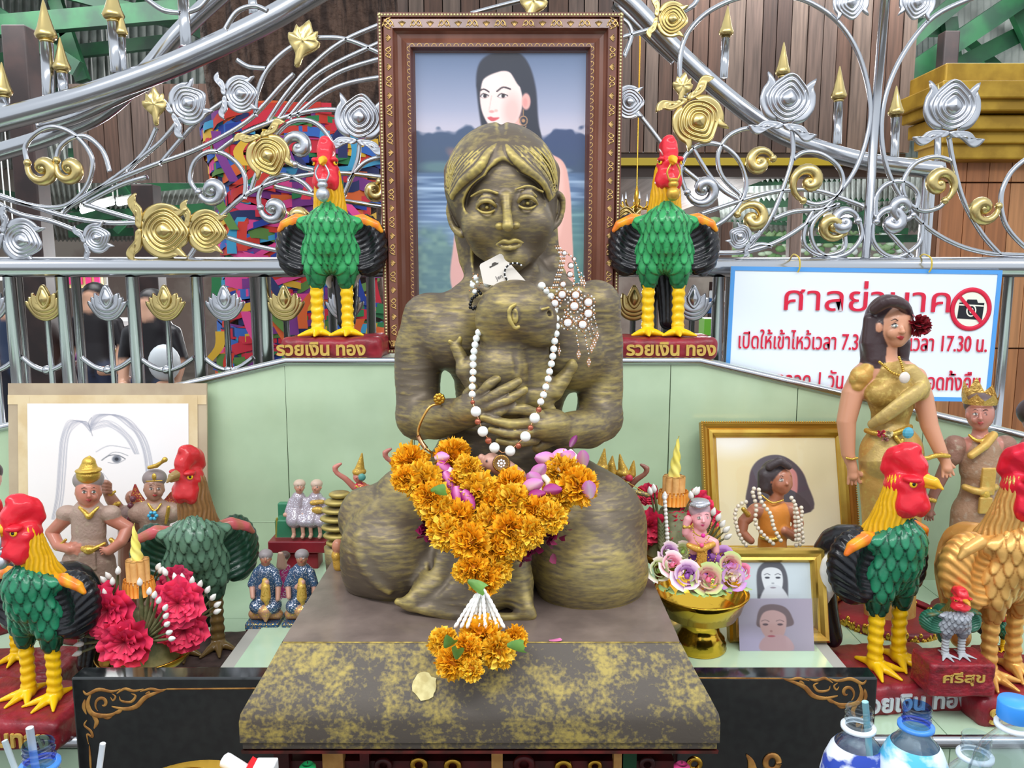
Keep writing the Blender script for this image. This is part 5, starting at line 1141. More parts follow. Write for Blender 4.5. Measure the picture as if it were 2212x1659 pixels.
# jasmine tassel
mb = MB(); random.seed(6)
for s in range(9):
    x0, x1 = 1041+(s-4)*1.5, 1036+(s-4)*12.5
    for k in range(8):
        t = k/7; px = x0+(x1-x0)*t**.9; py = 1278+72*t; Y = Yg(py)-.018-.006*(s % 3); c = W(px, py, Y); q = SS(py, Y); d = np.array((((s-4)*.16), -.15, -1)); R = frame_from(d)
        mb.ball(c, (4.6*q, 4.6*q, 8.5*q), (250, 250, 246), 7, 5, R)
o = mb.make('jasmine_tassel', mat('jasmine_bud', (250, 250, 246), .5, attr=True), gl); tag(o, 'white jasmine bud tassel joining the two marigold clusters', kind='stuff')
for (px, py, a) in ((985, 1425, 80), (960, 1400, 60), (1010, 1255, -20), (930, 1060, 10), (1095, 1395, 10)):
    mb = MB(); petal(mb, W(px, py, Yg(py)-.045), np.array((cos(radians(a)), -.3, sin(radians(a)))), np.array((0, -1, .2)), .03, .009, (110, 160, 70), nx=5, ny=5); mb.make('leaf', MOR, gl)
# fallen petal
pp = hit(1198, 1384, (0, 1.148, .888), (0, -.3, 1)); pt = thing('fallen_petal', 'small fallen pink petal lying on the front edge of the plinth top', 'petal', pp)
mb = MB(); petal(mb, GP(1186, 1382, .8925), np.array((1, .02, .0)), np.array((0, 0, 1)), .018, .005, (232, 130, 180), .1, 5, 5); mb.make('petal', MOR, pt)
# white bead necklace
wn = thing('bead_necklace', 'long white bead necklace with a round jewelled pendant hanging over the baby', 'necklace', W(1083, 700, 1.36))
YN = lambda py: float(np.interp(py, [600, 650, 700, 800, 880, 930, 1010], [1.385, 1.375, 1.36, 1.335, 1.285, 1.275, 1.27]))
PEARL = mat('milky_white_bead', (240, 244, 240), .25, 0, coat=.5, sss=0.); COPB = mat('copper_crystal', (176, 96, 72), .15, .5, bump=.3, bscale=300); GOLDT = mat('rose_gold', (214, 160, 116), .25, 1.)
def bead(px, py, r, m, nm='bead', par=wn, Y=None, nu=16):
    Y = YN(py) if Y is None else Y; mb = MB(); mb.ball(W(px, py, Y), r*SS(py, Y), nu=nu, nv=nu//2+2); return mb.make(nm, m, par, color=False)
LB = [(1036, 690), (1040, 705), (1034, 718), (1029, 731), (1026, 745), (1024, 759), (1022, 773), (1022, 788), (1022, 804), (1021, 820), (1020, 836), (1020, 852)]
RB = [(1190, 640), (1195, 655), (1198, 671), (1201, 688), (1202, 705), (1201, 721), (1198, 737), (1196, 754), (1194, 770), (1191, 786), (1187, 803), (1184, 819), (1179, 836), (1174, 853), (1168, 868)]
for p in LB+RB: bead(*p, 7.8, PEARL)
for p in ((1028, 889), (1043, 932), (1068, 967), (1102, 974), (1135, 943), (1155, 903)): bead(*p, 11.6, PEARL, 'large_bead')
for p in ((1053, 612, 9), (1170, 618, 9), (1180, 630, 7)): bead(*p, PEARL, 'large_bead')
for p in ((1021, 869, 5), (1032, 911, 7), (1055, 952, 7.5), (1120, 963, 7), (1146, 924, 6.5), (1164, 885, 6.5)): bead(*p, COPB, 'copper_bead', nu=8)
path = LB+[(1021, 869), (1028, 889), (1043, 932), (1068, 967), (1085, 978), (1102, 974), (1135, 943), (1155, 903)]+RB[::-1]
mb = MB(); mb.tube(np.array([W(x, y, YN(y)) for x, y in path]), .0009, n=5); mb.make('string', GOLDT, wn, color=False)
for a, b in zip(path[:-1], path[1:]):
    if abs(a[1]-b[1])+abs(a[0]-b[0]) < 60: mb = MB(); q = ((a[0]+b[0])/2, (a[1]+b[1])/2); mb.ball(W(*q, YN(q[1])), .0022, nu=8, nv=5); mb.make('spacer', GOLDT, wn, color=False)
pd = W(1083, 1001, 1.262); s_ = SS(1000, 1.262); R = frame_from((0, -1, .15))
mb = MB(); mb.lathe([(0, -2), (18.5, -2), (19.5, 0), (18, 2.5), (15.5, 1.2), (14, 2.2), (12.5, 1), (0, 1.4)], (0, 0, 0), 28); V = mb.V[0]*s_; mb.V[0] = V@R.T+pd; mb.make('pendant', mat('antique_brass', (150, 116, 72), .35, 1., bump=.5, bscale=200), wn, color=False)
GEM = mat('clear_gem', (250, 250, 252), .05, 0, spec=1., coat=1., bump=.6, bscale=260)
for i in range(28): a = i/28*2*pi; mb = MB(); mb.ball(pd+R@np.array((16.3*cos(a), 16.3*sin(a), 2.6))*s_, 1.3*s_, nu=6, nv=4); mb.make('stud', BRASS, wn, color=False)
for i in range(9):
    a = i/8*2*pi; r = 7.2 if i < 8 else 0; mb = MB(); mb.ball(pd+R@np.array((r*cos(a), r*sin(a), 2))*s_, (2.6 if i < 8 else 3.4)*s_, nu=8, nv=6); mb.make('gem', GEM, wn, color=False)
# gemstone bib on the shoulder
jb = thing('gem_necklace', 'rose gold crystal statement necklace draped on the right shoulder of the statue', 'necklace', W(1230, 650, 1.4))
YJ = lambda px, py: 1.372+.03*(py < 600)+max(0, (px-1250))*.0004
def jgem(px, py, r, ring=True):
    Y = YJ(px, py); c = W(px, py, Y-.006); s = SS(py, Y); mb = MB(); mb.lathe([(0, 0), (r*1.15*s, 0), (r*1.2*s, .003), (r*.9*s, .005)], (0, 0, 0), 12); R = frame_from((0, -1, .1)); mb.V[0] = mb.V[0]@R.T+c; mb.make('setting', GOLDT, jb, color=False)
    mb = MB(); mb.ball(c+(0, -.005, 0), (r*.95*s, .004, r*.95*s), nu=8, nv=6); mb.make('gem', GEM, jb, color=False, smooth=False)
    if ring:
        n = 12
        for i in range(n): a = i/n*2*pi; mb = MB(); mb.ball(c+np.array((r*1.65*s*cos(a), -.001, r*1.65*s*sin(a))), 2.3*s, nu=6, nv=4); mb.make('small_gem', GEM if i % 3 else GOLDT, jb, color=False)
for p in ((1214, 636, 8), (1243, 637, 8), (1270, 653, 9), (1240, 661, 9), (1270, 677, 9), (1226, 697, 9), (1258, 701, 9), (1198, 655, 8)): jgem(*p)
for p in ((1216, 614, 6), (1231, 593, 6), (1233, 574, 6), (1219, 547, 5), (1240, 560, 4)): jgem(*p, False)
random.seed(3)
def chain(P, r=2.1, step=4.5, par=jb, m=(GEM, GOLDT)):
    Q = smoothpts(P, 12); L = 0; k = 0; prev = Q[0]
    for q in Q:
        L += math.hypot(q[0]-prev[0], q[1]-prev[1]); prev = q
        if L >= step: L = 0; k += 1; Y = YJ(q[0], q[1])-.004; mb = MB(); mb.ball(W(q[0], q[1], Y), r*SS(q[1], Y), nu=6, nv=4); mb.make('chain_link', m[k % len(m)], par, color=False)
for o_ in (0, 5, 9): chain([(1196+o_, 528), (1210+o_, 552), (1207+o_, 580), (1200+o_, 600), (1194+o_, 622)])
chain([(1172, 622), (1184, 622), (1200, 622)]); chain([(1215, 545), (1232, 552), (1246, 574), (1252, 600)], 2.4); chain([(1228, 585), (1240, 600), (1238, 620)], 2.4); chain([(1222, 670), (1232, 684), (1248, 686), (1260, 676)], 2.4); chain([(1218, 665), (1228, 690), (1250, 694), (1268, 690)], 2.4)
for (a, b, w) in (((1244, 715), (1250, 765), 5), ((1262, 715), (1272, 782), 5), ((1275, 690), (1284, 740), 5), ((1280, 670), (1290, 725), 4), ((1205, 742), (1208, 758), 3), ((1270, 700), (1278, 752), 4), ((1250, 585), (1256, 606), 3), ((1243, 610), (1250, 628), 3), ((1254, 600), (1262, 612), 3)):
    chain([a, ((a[0]+b[0])/2, (a[1]+b[1])/2-6), (b[0], b[1]-16)], 1.8, 4); Y = YJ(*b)-.004; s = SS(b[1], Y); c = W(*b, Y)
    mb = MB(); mb.prism([(0, 12), (w, 2), (w*.7, -6), (0, -12), (-w*.7, -6), (-w, 2)], .002); mb.V[0] = mb.V[0]*np.array((s, 1, s))+c; mb.make('leaf_drop', GOLDT, jb, color=False, smooth=False)
    for dx, dz in ((0, 5), (-2.4, 0), (2.4, 0), (0, -5)): mb = MB(); mb.ball(c+(dx*s, -.0015, dz*s), 1.8*s, nu=6, nv=4); mb.make('small_gem', GEM, jb, color=False)
# card tag with earrings, black beads
tg = thing('price_card', 'small cream jewellery card with a hanging slot tucked under the statue chin', 'card', W(1085, 590, 1.38))
c4 = [(1036, 575), (1038, 570), (1079, 548.5), (1084, 549), (1140, 612), (1100, 625), (1044, 612)]
ce = W(1086, 585, 1.37); s = SS(585, 1.37)
n_ = np.array((.15, -1, .25)); P3 = [hit(x, y, ce, n_) for x, y in c4]
mb = MB(); P3 = np.array(P3); nn = n_/np.linalg.norm(n_); k = len(P3); mb.add(np.concatenate((P3, P3-nn*.0012)), [np.array([tuple(range(k))]), np.array([tuple(range(2*k-1, k-1, -1))]), np.array([(i, i+k, (i+1) % k+k, (i+1) % k) for i in range(k)])], (214, 206, 196)); mb.make('card', PRINT, tg, smooth=False)
def on(px, py): return hit(px, py, ce+nn*.0006, n_)
q = [on(*p) for p in ((1057, 576), (1062, 574), (1063, 569), (1069, 566), (1074, 568), (1077, 567), (1076, 570), (1058, 579))]; mb = MB(); mb.add(q, np.array([tuple(range(8))]), (64, 58, 52)); mb.make('hang_hole', PRINT, tg, smooth=False)
text('Jen', .010, mat('grey_ink', (90, 84, 84), .7), tg, Matrix.Translation(Vector(on(1080, 602)))@Matrix(np.vstack((np.hstack((frame_from(n_, (0, 0, 1)), [[0]]*3)), [[0, 0, 0, 1]])).tolist())@Matrix.Rotation(radians(25), 4, 'Z'), .0001, 'lettering')
er = thing('pearl_bracelet', 'cluster of small white pearls and black beads at the left side of the baby head', 'bracelet', W(1030, 630, 1.38))
for p in ((1028, 600, 6.5), (1021, 616, 6.5), (1031, 609, 3.5), (1026, 630, 6), (1018, 609, 3)): bead(*p, PEARL, 'pearl', er, 1.375, 12)
BLK = mat('black_bead', (14, 14, 16), .12, 0)
for i, p in enumerate(((1038, 634), (1034, 629), (1030, 637), (1025, 641), (1020, 645), (1018, 651), (1016, 657), (1016, 664), (1022, 667), (1027, 664), (1030, 668))): bead(*p, 4, BLK, 'black_bead', er, 1.37, 10)
for i in range(16): bead(1014+random.uniform(0, 28), 590+random.uniform(0, 45), 1.8, GOLDT, 'gold_link', er, 1.372, 6)
for i in range(26): a = i/26*2*pi*.6+.9; bead(1112+22*cos(a), 590-22*sin(a), 2.3, BLK if i % 3 else GEM, 'black_bead', er, 1.365, 6)
# bangle
bg_ = thing('bangle', 'thin gold bangle with a small flower hanging from the statue left wrist', 'bangle', W(930, 920, 1.40))
P = smoothpts([W(952, 872, 1.372), W(930, 878, 1.365), (W(912, 905, 1.36)), W(903, 935, 1.36), W(912, 958, 1.355), W(928, 975, 1.35), W(948, 985, 1.36)], 5)
mb = MB(); mb.tube(P, .0024, n=8); mb.make('hoop', mat('polished_gold', (222, 170, 90), .2, 1.), bg_, color=False)
mb = MB(); mb.tube(P[16:24], .0042, n=8); mb.make('clasp', GOLDT, bg_, color=False)
mb = MB(); c = W(949, 861, 1.368)
for i in range(9): a = i/9*2*pi; mb.ball(c+np.array((8*cos(a), -3, 8*sin(a)))*.00082, (.0042, .003, .0042), nu=8, nv=5)
mb.ball(c+(0, -.004, 0), .005, nu=8, nv=6); o = mb.make('flower', BRASS, bg_, color=False)
# small pink clay figure behind the pendant
V = Vol(.0014, MP(1.29)); V.part('body', (206, 158, 140)).tube([(1042, 1002, 0), (1062, 998, -8), (1090, 1012, -6), (1118, 1030, 0), (1128, 1048, 5)], [12, 20, 21, 19, 12], 5)
V.part('body', (60, 50, 60)).ell((1052, 996, -24), (3, 3, 3)).tube([(1106, 1012, -24), (1112, 1008, -22)], [2.5, 2]); V.part('body', (206, 158, 140)).ell((1040, 990, -6), (8, 8, 10), 3)
V.emit(PAINT, thing('clay_animal', 'small pinkish clay animal peeping out behind the round pendant', 'figurine', W(1080, 1020, 1.29)))
# ================================================================ SMALL STATUETTES
SILV = mat('silver_glitter_paint', (150, 140, 150), .45, 0, attr=True, glitter=((240, 240, 250), 700, .8))
GLIT = mat('gold_glitter_paint', (150, 140, 120), .45, 0, attr=True, glitter=((236, 196, 90), 700, .8))
SKIN = mat('painted_skin', (200, 150, 120), .35, 0, attr=True, coat=.2)
CLOTHG = mat('gold_brocade', (170, 140, 70), .42, .25, attr=True, col2=(206, 180, 100), nscale=90, ncon=(.52, .7), bump=.5, bscale=120)
CLOTHB = mat('dusty_brocade', (160, 136, 122), .6, .1, attr=True, bump=.8, bscale=160, col2=(180, 160, 140), nscale=70, ncon=(.55, .7))
GOLDJ = mat('gold_jewel_paint', (214, 176, 80), .3, .7, bump=.6, bscale=300)
def face(V, c, r, yaw=0., skin=(206, 150, 122), lips=(176, 60, 60), iris=(40, 26, 24), brow=(60, 40, 36), part='head', m=None, white=(236, 228, 220), slim=1.):
    m = m or SKIN; cx, cy, cd = c; A, B = cos(yaw), sin(yaw)
    q = lambda dx, dy, dd: (cx+r*(dx*A-dd*B), cy+r*dy, cd+r*(dd*A+dx*B))
    V.part(part, skin, m); V.ell(q(0, -.05, .05), (.82*r*slim, .88*r, .95*r)); V.ell(q(0, .42, -.18), (.60*r*slim, .58*r, .58*r), .35*r); V.ell(q(0, .82, -.42), (.2*r, .2*r, .18*r), .3*r)
    for s in (-1, 1): V.ell(q(s*.36*slim, .38, -.52), (.24*r, .2*r, .24*r), .2*r); V.ell(q(s*.84*slim, .12, .08), (.1*r, .16*r, .22*r), .06*r)
    V.tube([q(0, -.02, -.78), q(0, .32, -1.0)], [.07*r, .12*r], .1*r); V.ell(q(0, .34, -.94), (.17*r, .1*r, .08*r), .05*r)
    for s in (-1, 1):
        x = s*.34*slim
        V.part(part, white, m).ell(q(x, .04, -.73), (.17*r, .1*r, .085*r)); V.part(part, iris, m).ell(q(x+.02, .045, -.765), (.085*r, .085*r, .08*r))
        V.part(part, brow, m).tube([q(x-.18, -.0, -.745), q(x, -.085, -.80), q(x+.18, -.0, -.745)], [.022*r, .035*r, .022*r])
        V.tube([q(x-.2, -.2, -.76), q(x, -.29, -.80), q(x+.2, -.21, -.74)], [.022*r, .034*r, .022*r])
    V.part(part, lips, m).tube([q(-.19, .6, -.79), q(-.07, .575, -.85), q(0, .59, -.86), q(.07, .575, -.85), q(.19, .6, -.79)], np.array([.03, .055, .045, .055, .03])*r).tube([q(-.12, .65, -.80), q(0, .67, -.83), q(.12, .65, -.80)], np.array([.03, .055, .03])*r)
    return q
def hand(V, w, d, r, k=4, curl=0):               # simple spread hand: palm and five fingers from wrist w along d
    w, d = np.asarray(w, float), np.asarray(d, float); d = d/np.linalg.norm(d); x = np.cross(d, (0, 0, 1)); x /= np.linalg.norm(x)+1e-9
    V.tube([w, w+d*r*1.6], [r*.8, r], r*.4)
    for i in range(4): s = (i-1.5)/1.5; b = w+d*r*1.9+x*s*r*.8; V.tube([b, b+d*r*(1.5-.3*abs(s))+x*s*r*.3+np.array((0, 0, -curl*r))], [r*.36, r*.25], r*.15)
    b = w+d*r*.7+x*r*.8; V.tube([b, b+d*r*.9+x*r*.7], [r*.38, r*.28], r*.2)
def fig(name, label, Y, foot, res=.0013, group=None, cat='statuette', m=PAINT):
    """returns the thing and its volume; foot = (px, z) of the standing point"""
    t = thing(name, label, cat, (W(foot[0], 900, Y)[0], Y, foot[1]), group); return t, Vol(res, MP(Y, 1100))
def disc(par, name, m, px, Y, z, r, h, prof=None):  # a turned base standing at height z
    mb = MB(); c = (W(px, 1200, Y)[0], Y, z); mb.lathe(prof or [(0, 0), (r, 0), (r*1.02, h*.3), (r*.96, h*.8), (r*.9, h), (0, h)], c, 28); return mb.make(name, m, par, color=False)
zS, zB = ZS+.001, ZB+.001
def zat(py, Y): return W(0, py, Y)[2]
# --- boy with gold crown, hands on hips
Y = 1.70; t, V = fig('boy_statuette', 'painted boy statuette in dusty lace with hands on hips and small gold crown', Y, (190, zS))
sk = (196, 126, 104)
face(V, (191, 1062, 0), 31, .05, sk, iris=(50, 70, 60)); V.part('hair', (150, 138, 136), PAINT).ell((191, 1036, 12), (31, 30, 25))
V.part('crown', (206, 168, 70), GOLDJ).tube([(191, 1022, -2), (192, 1000, -2), (193, 988, -2)], [24, 14, 4]).ell((191, 1016, -4), (27, 24, 7))
V.part('body', sk, SKIN).tube([(192, 1080, 2), (192, 1105, 4)], [15, 16], 4)
V.tube([(140, 1122, 2), (112, 1150, 8), (126, 1178, -12), (152, 1186, -24)], [15, 13, 12, 10], 3).tube([(244, 1122, 2), (276, 1140, 8), (262, 1170, -12), (236, 1190, -24)], [15, 13, 12, 10], 3)
hand(V, (150, 1184, -22), (1, .2, -.3), 7); hand(V, (238, 1186, -22), (-1, .2, -.3), 7)
L1 = (176, 150, 136)
V.part('shirt', L1, CLOTHB).tube([(192, 1112, 2), (192, 1150, 0), (192, 1176, 0)], [36, 36, 32], 8, ys=.7).ell((145, 1108, 2), (22, 18, 17), 8).ell((238, 1108, 2), (22, 18, 17), 8)
V.part('trousers', (160, 132, 118), CLOTHB).tube([(192, 1184, 0), (172, 1215, -2), (160, 1270, 0), (160, 1330, 0)], [36, 36, 34, 22], 10, ys=.8).tube([(192, 1184, 0), (212, 1215, -2), (224, 1270, 0), (224, 1330, 0)], [36, 36, 32, 22], 10, ys=.8).box((190, 1212, -30), (18, 3, 20), 2)
V.part('necklace', (216, 176, 70), GOLDJ).tube([(172, 1096, -16), (184, 1108, -24), (192, 1116, -26), (200, 1108, -24), (212, 1096, -16)], [3, 4, 6, 4, 3], n=3)
V.part('belt', (216, 180, 80), GOLDJ).tube([(160, 1176, -16), (178, 1184, -26), (192, 1188, -30), (206, 1184, -26), (226, 1174, -16)], [4, 5, 9, 5, 4], n=3)
V.part('bracelet', (210, 150, 60), GOLDJ).tube([(122, 1186, -20), (142, 1166, -20)], [4, 3]).tube([(240, 1166, -18), (252, 1178, -18)], [5, 5])
V.emit(PAINT, t); disc(t, 'base', REDB, 192, Y, zS, .075, zat(1345, Y)-zS+.01)
# --- figure behind him with raised fist and bead bracelets
Y = 1.80; t, V = fig('raised_fist_statuette', 'brown statuette arm raising a fist behind the hands-on-hips boy, with bead strings', Y, (262, zS)); sk = (160, 112, 92)
V.part('body', sk, SKIN); face(V, (285, 1075, 22), 16, 0, sk); V.part('body', sk, SKIN)
V.tube([(285, 1130, 10), (262, 1110, 4), (240, 1078, -6), (232, 1062, -8)], [17, 14, 12, 10], 4).ell((226, 1050, -8), (15, 14, 14), 4)
for i in range(4): V.tube([(216+i*1, 1040+i*7, -18), (230, 1042+i*7, -22), (238, 1046+i*6, -16)], [4.5, 5, 4], 1.5)
V.tube([(285, 1130, 14), (290, 1200, 14), (290, 1330, 14)], [28, 32, 30], 10)
V.part('bracelet', (212, 160, 60), GOLDJ).tube([(228, 1070, -14), (240, 1068, -14), (248, 1062, -6)], [3, 3, 3]).tube([(240, 1094, -10), (256, 1088, -12)], [5, 5])
V.part('cloth', (150, 126, 120), CLOTHB).tube([(276, 1110, 0), (266, 1130, -4)], [19, 17], 6)
V.emit(PAINT, t); 
for i, (px, py) in enumerate(((287, 1078), (282, 1092), (284, 1106), (280, 1120), (278, 1134), (282, 1148), (284, 1160), (276, 1165))):
    mb = MB(); c = W(px, py, Y-.045); mb.ball(c, 6.5*SS(py, Y)); mb.make('bead', mat('maroon_bead', (104, 56, 66), .2, 0), t, color=False)
disc(t, 'base', REDB, 290, Y, zS, .05, zat(1335, Y)-zS+.02)
# --- winged figure with gem flower
Y = 1.76; t, V = fig('winged_statuette', 'brown painted statuette with red-gold wings and blue gem brooch before the drawing', Y, (335, zS)); sk = (176, 130, 108)
face(V, (333, 1055, 0), 25, .1, sk, lips=(180, 50, 50)); V.part('hair', (140, 126, 124), PAINT).ell((334, 1033, 10), (25, 24, 20))
V.part('hair_ornament', (196, 160, 84), GOLDJ).tube([(322, 1010, -6), (338, 1006, -6), (350, 998, -8), (356, 993, -10)], [4, 5, 3.5, 6], 2).ell((333, 1030, -22), (5, 3, 8)).tube([(316, 1040, -22), (350, 1038, -22)], 1.6)
V.part('body', sk, SKIN).tube([(333, 1072, 2), (334, 1092, 4)], [13, 15], 4)
V.part('shirt', (168, 140, 124), CLOTHB).tube([(300, 1108, 4), (368, 1108, 4)], [22, 22], 8).tube([(334, 1108, 4), (334, 1150, 4), (334, 1240, 4), (334, 1330, 4)], [32, 30, 38, 36], 10, ys=.75)
V.part('wing', (150, 54, 50), GLIT).tube([(308, 1098, 14), (294, 1072, 16), (292, 1048, 16)], [16, 12, 3], 3, ys=.4).tube([(360, 1098, 14), (376, 1072, 16), (384, 1050, 16)], [16, 12, 3], 3, ys=.4)
V.part('necklace', (206, 166, 80), GOLDJ).tube([(320, 1088, -12), (334, 1104, -22), (348, 1088, -12)], [2, 2.5, 2], n=3).tube([(364, 1096, -18), (358, 1130, -20)], [4, 3])
V.emit(PAINT, t)
for i in range(6): a = i/6*6.28; mb = MB(); mb.ball(W(330+8*cos(a), 1114+7*sin(a), Y-.03), .0045, nu=10, nv=6); mb.make('blue_gem', mat('blue_gem', (60, 170, 210), .1, 0, coat=1), t, color=False)
disc(t, 'base', REDB, 334, Y, zS, .06, zat(1345, Y)-zS+.02)
# --- skin-coloured statuette at the left edge
Y = 1.72; t, V = fig('edge_statuette', 'pale statuette cut off by the left edge above the rooster heads', Y, (-24, zS)); face(V, (-22, 1035, 0), 27, .2, (204, 150, 126)); V.part('hair', (60, 44, 40)).ell((-26, 1020, 6), (28, 28, 24))
V.part('body', (190, 140, 110), CLOTHB).tube([(-24, 1070, 4), (-24, 1130, 4), (-24, 1330, 4)], [18, 40, 40], 14, ys=.7); V.emit(PAINT, t); disc(t, 'base', REDB, -24, Y, zS, .06, zat(1345, Y)-zS+.02)
# --- two elders on a bench
Y = 1.84; t, V = fig('elder_couple_statuette', 'two white-haired elders in silver glitter seated side by side on a green bench', Y, (652, zS), .0012)
for cx, tilt, yaw in ((647, 0, 0.1), (684, 4, -.35)):
    face(V, (cx, 1052, 0), 12.5, yaw, (204, 146, 120), part='figure'); V.part('figure', (206, 180, 160), PAINT).ell((cx, 1045, 3), (13, 13, 10))
    V.part('robe', (168, 156, 166), SILV).tube([(cx-2, 1076, 3), (cx-6, 1100, 0), (cx-10, 1122, -12)], [15, 18, 19], 6).tube([(cx-16, 1082, 0), (cx-24, 1105, -8)], [8, 8], 4).tube([(cx+14, 1082, 0), (cx+18, 1108, -8)], [8, 8], 4)
    V.tube([(cx-14, 1120, -14), (cx-14, 1128, -22)], [11, 11], 4).tube([(cx+6, 1120, -14), (cx+8, 1128, -22)], [11, 11], 4)
    V.part('figure', (206, 160, 138), SKIN)
    for s in (-14, 6): V.tube([(cx+s, 1132, -24), (cx+s+2, 1154, -22)], [4.5, 4], 1).tube([(cx+s+2, 1156, -24), (cx+s, 1160, -34)], [4.5, 4], 1)
    V.ell((cx-30, 1112, -14), (6, 5, 5)).ell((cx+20, 1114, -14), (6, 5, 5))
V.part('sash', (200, 160, 80), GLIT).tube([(674, 1086, -16), (696, 1084, -12)], [5, 5]).ell((686, 1102, -18), (13, 6, 8))
V.part('bench', (60, 130, 96), PAINT).box((652, 1140, 4), (54, 16, 22), 4).box((652, 1110, 26), (50, 8, 26), 4)
V.part('bench', (150, 140, 60), GOLDJ).tube([(598, 1120, -10), (597, 1160, -10)], [2.5, 2.5]).tube([(708, 1120, -10), (708, 1162, -10)], [2.5, 2.5])
V.part('plinth_step', (96, 34, 46), REDB).box((650, 1172, -6), (62, 32, 13), 3)
V.emit(PAINT, t); mb = MB(); a, b = W(612, 1190, Y), W(692, 1190, Y); mb.box(((a[0]+b[0])/2, Y, (a[2]+zB)/2), ((b[0]-a[0])/2, .025, (a[2]-zB)/2+.002)); mb.make('pedestal', REDB, t, color=False, bevel=.004)
# --- kneeling elders in blue
def kneel(cx, Y, lab, dy=0, yaw=0., s=1.):
    t, V = fig('kneeling_elder_statuette', lab, Y, (cx, zB), .0012, 'kneeling elders in blue glitter')
    face(V, (cx, 1206+dy, 0), 14*s, yaw, (170, 116, 90), part='figure'); V.part('hair', (140, 132, 132)).ell((cx, 1198+dy, 4), (15*s, 15*s, 12*s))
    V.part('robe', (50, 78, 110), SILV).tube([(cx, 1236+dy, 4), (cx, 1262+dy, 2), (cx, 1290+dy, 0)], [22, 22, 24], 8, ys=.8).tube([(cx-18, 1236+dy, 2), (cx-30, 1262+dy, -4)], [10, 9], 4).tube([(cx+18, 1236+dy, 2), (cx+27, 1262+dy, -4)], [10, 9], 4)
    V.ell((cx-16, 1308+dy, -14), (18, 22, 16), 6).ell((cx+16, 1308+dy, -14), (18, 22, 16), 6)
    V.part('figure', (200, 150, 130), SKIN).tube([(cx-30, 1264+dy, -6), (cx-28, 1290+dy, -20)], [6, 5], 2).tube([(cx+27, 1264+dy, -6), (cx+26, 1294+dy, -20)], [6, 5], 2).tube([(cx-10, 1268+dy, -26), (cx+2, 1258+dy, -28)], [6, 6], 2)
    V.part('offering', (206, 166, 80), GLIT).tube([(cx-2, 1254+dy, -26), (cx, 1268+dy, -30), (cx, 1290+dy, -30), (cx+2, 1304+dy, -30)], [6, 9, 11, 4], 2)
    V.part('base', (190, 140, 110), GLIT).tube([(cx-26, 1326+dy, -10), (cx+26, 1326+dy, -10)], [11, 11], 4).tube([(cx, 1322+dy, -26), (cx, 1340+dy, -32)], [16, 4], 4)
    V.part('base', (36, 80, 120), SILV).box((cx, 1342+dy, -4), (36, 30, 8), 4)
    V.emit(PAINT, t); mb = MB(); c = W(cx, 1350+dy, Y); mb.box((c[0], Y, (c[2]+zB)/2), (34*SS(1340, Y), .026, max(.001, abs(c[2]-zB)/2)+.001)); mb.make('foot_block', REDB, t, color=False)
kneel(574, 1.53, 'blue glitter kneeling elder farther left on the green block corner'); kneel(652, 1.53, 'blue glitter kneeling elder nearer the plinth, with hair in a bun', 0, -.1)
# --- pink kneeling figure with clasped hands behind them
Y = 1.66; t, V = fig('praying_statuette', 'dusty magenta praying statuette between the two blue kneeling elders', Y, (617, zB), .0014)
face(V, (612, 1208, 0), 11, 0, (190, 150, 130), part='figure'); V.part('figure', (190, 152, 134), SKIN).tube([(604, 1222, -8), (604, 1196, -14)], [7, 4], 2).tube([(612, 1222, -6), (608, 1196, -14)], [7, 4], 2)
V.part('robe', (150, 30, 96), SILV).tube([(614, 1232, 2), (616, 1262, 0), (618, 1300, 0)], [16, 19, 24], 6, ys=.8); V.part('hair', (90, 70, 64)).ell((614, 1200, 4), (13, 12, 10)); V.emit(PAINT, t)
mb = MB(); c = W(617, 1312, Y); mb.box((c[0], Y, (c[2]+zB)/2), (.024, .02, max(.002, (c[2]-zB)/2))); mb.make('foot_block', REDB, t, color=False)
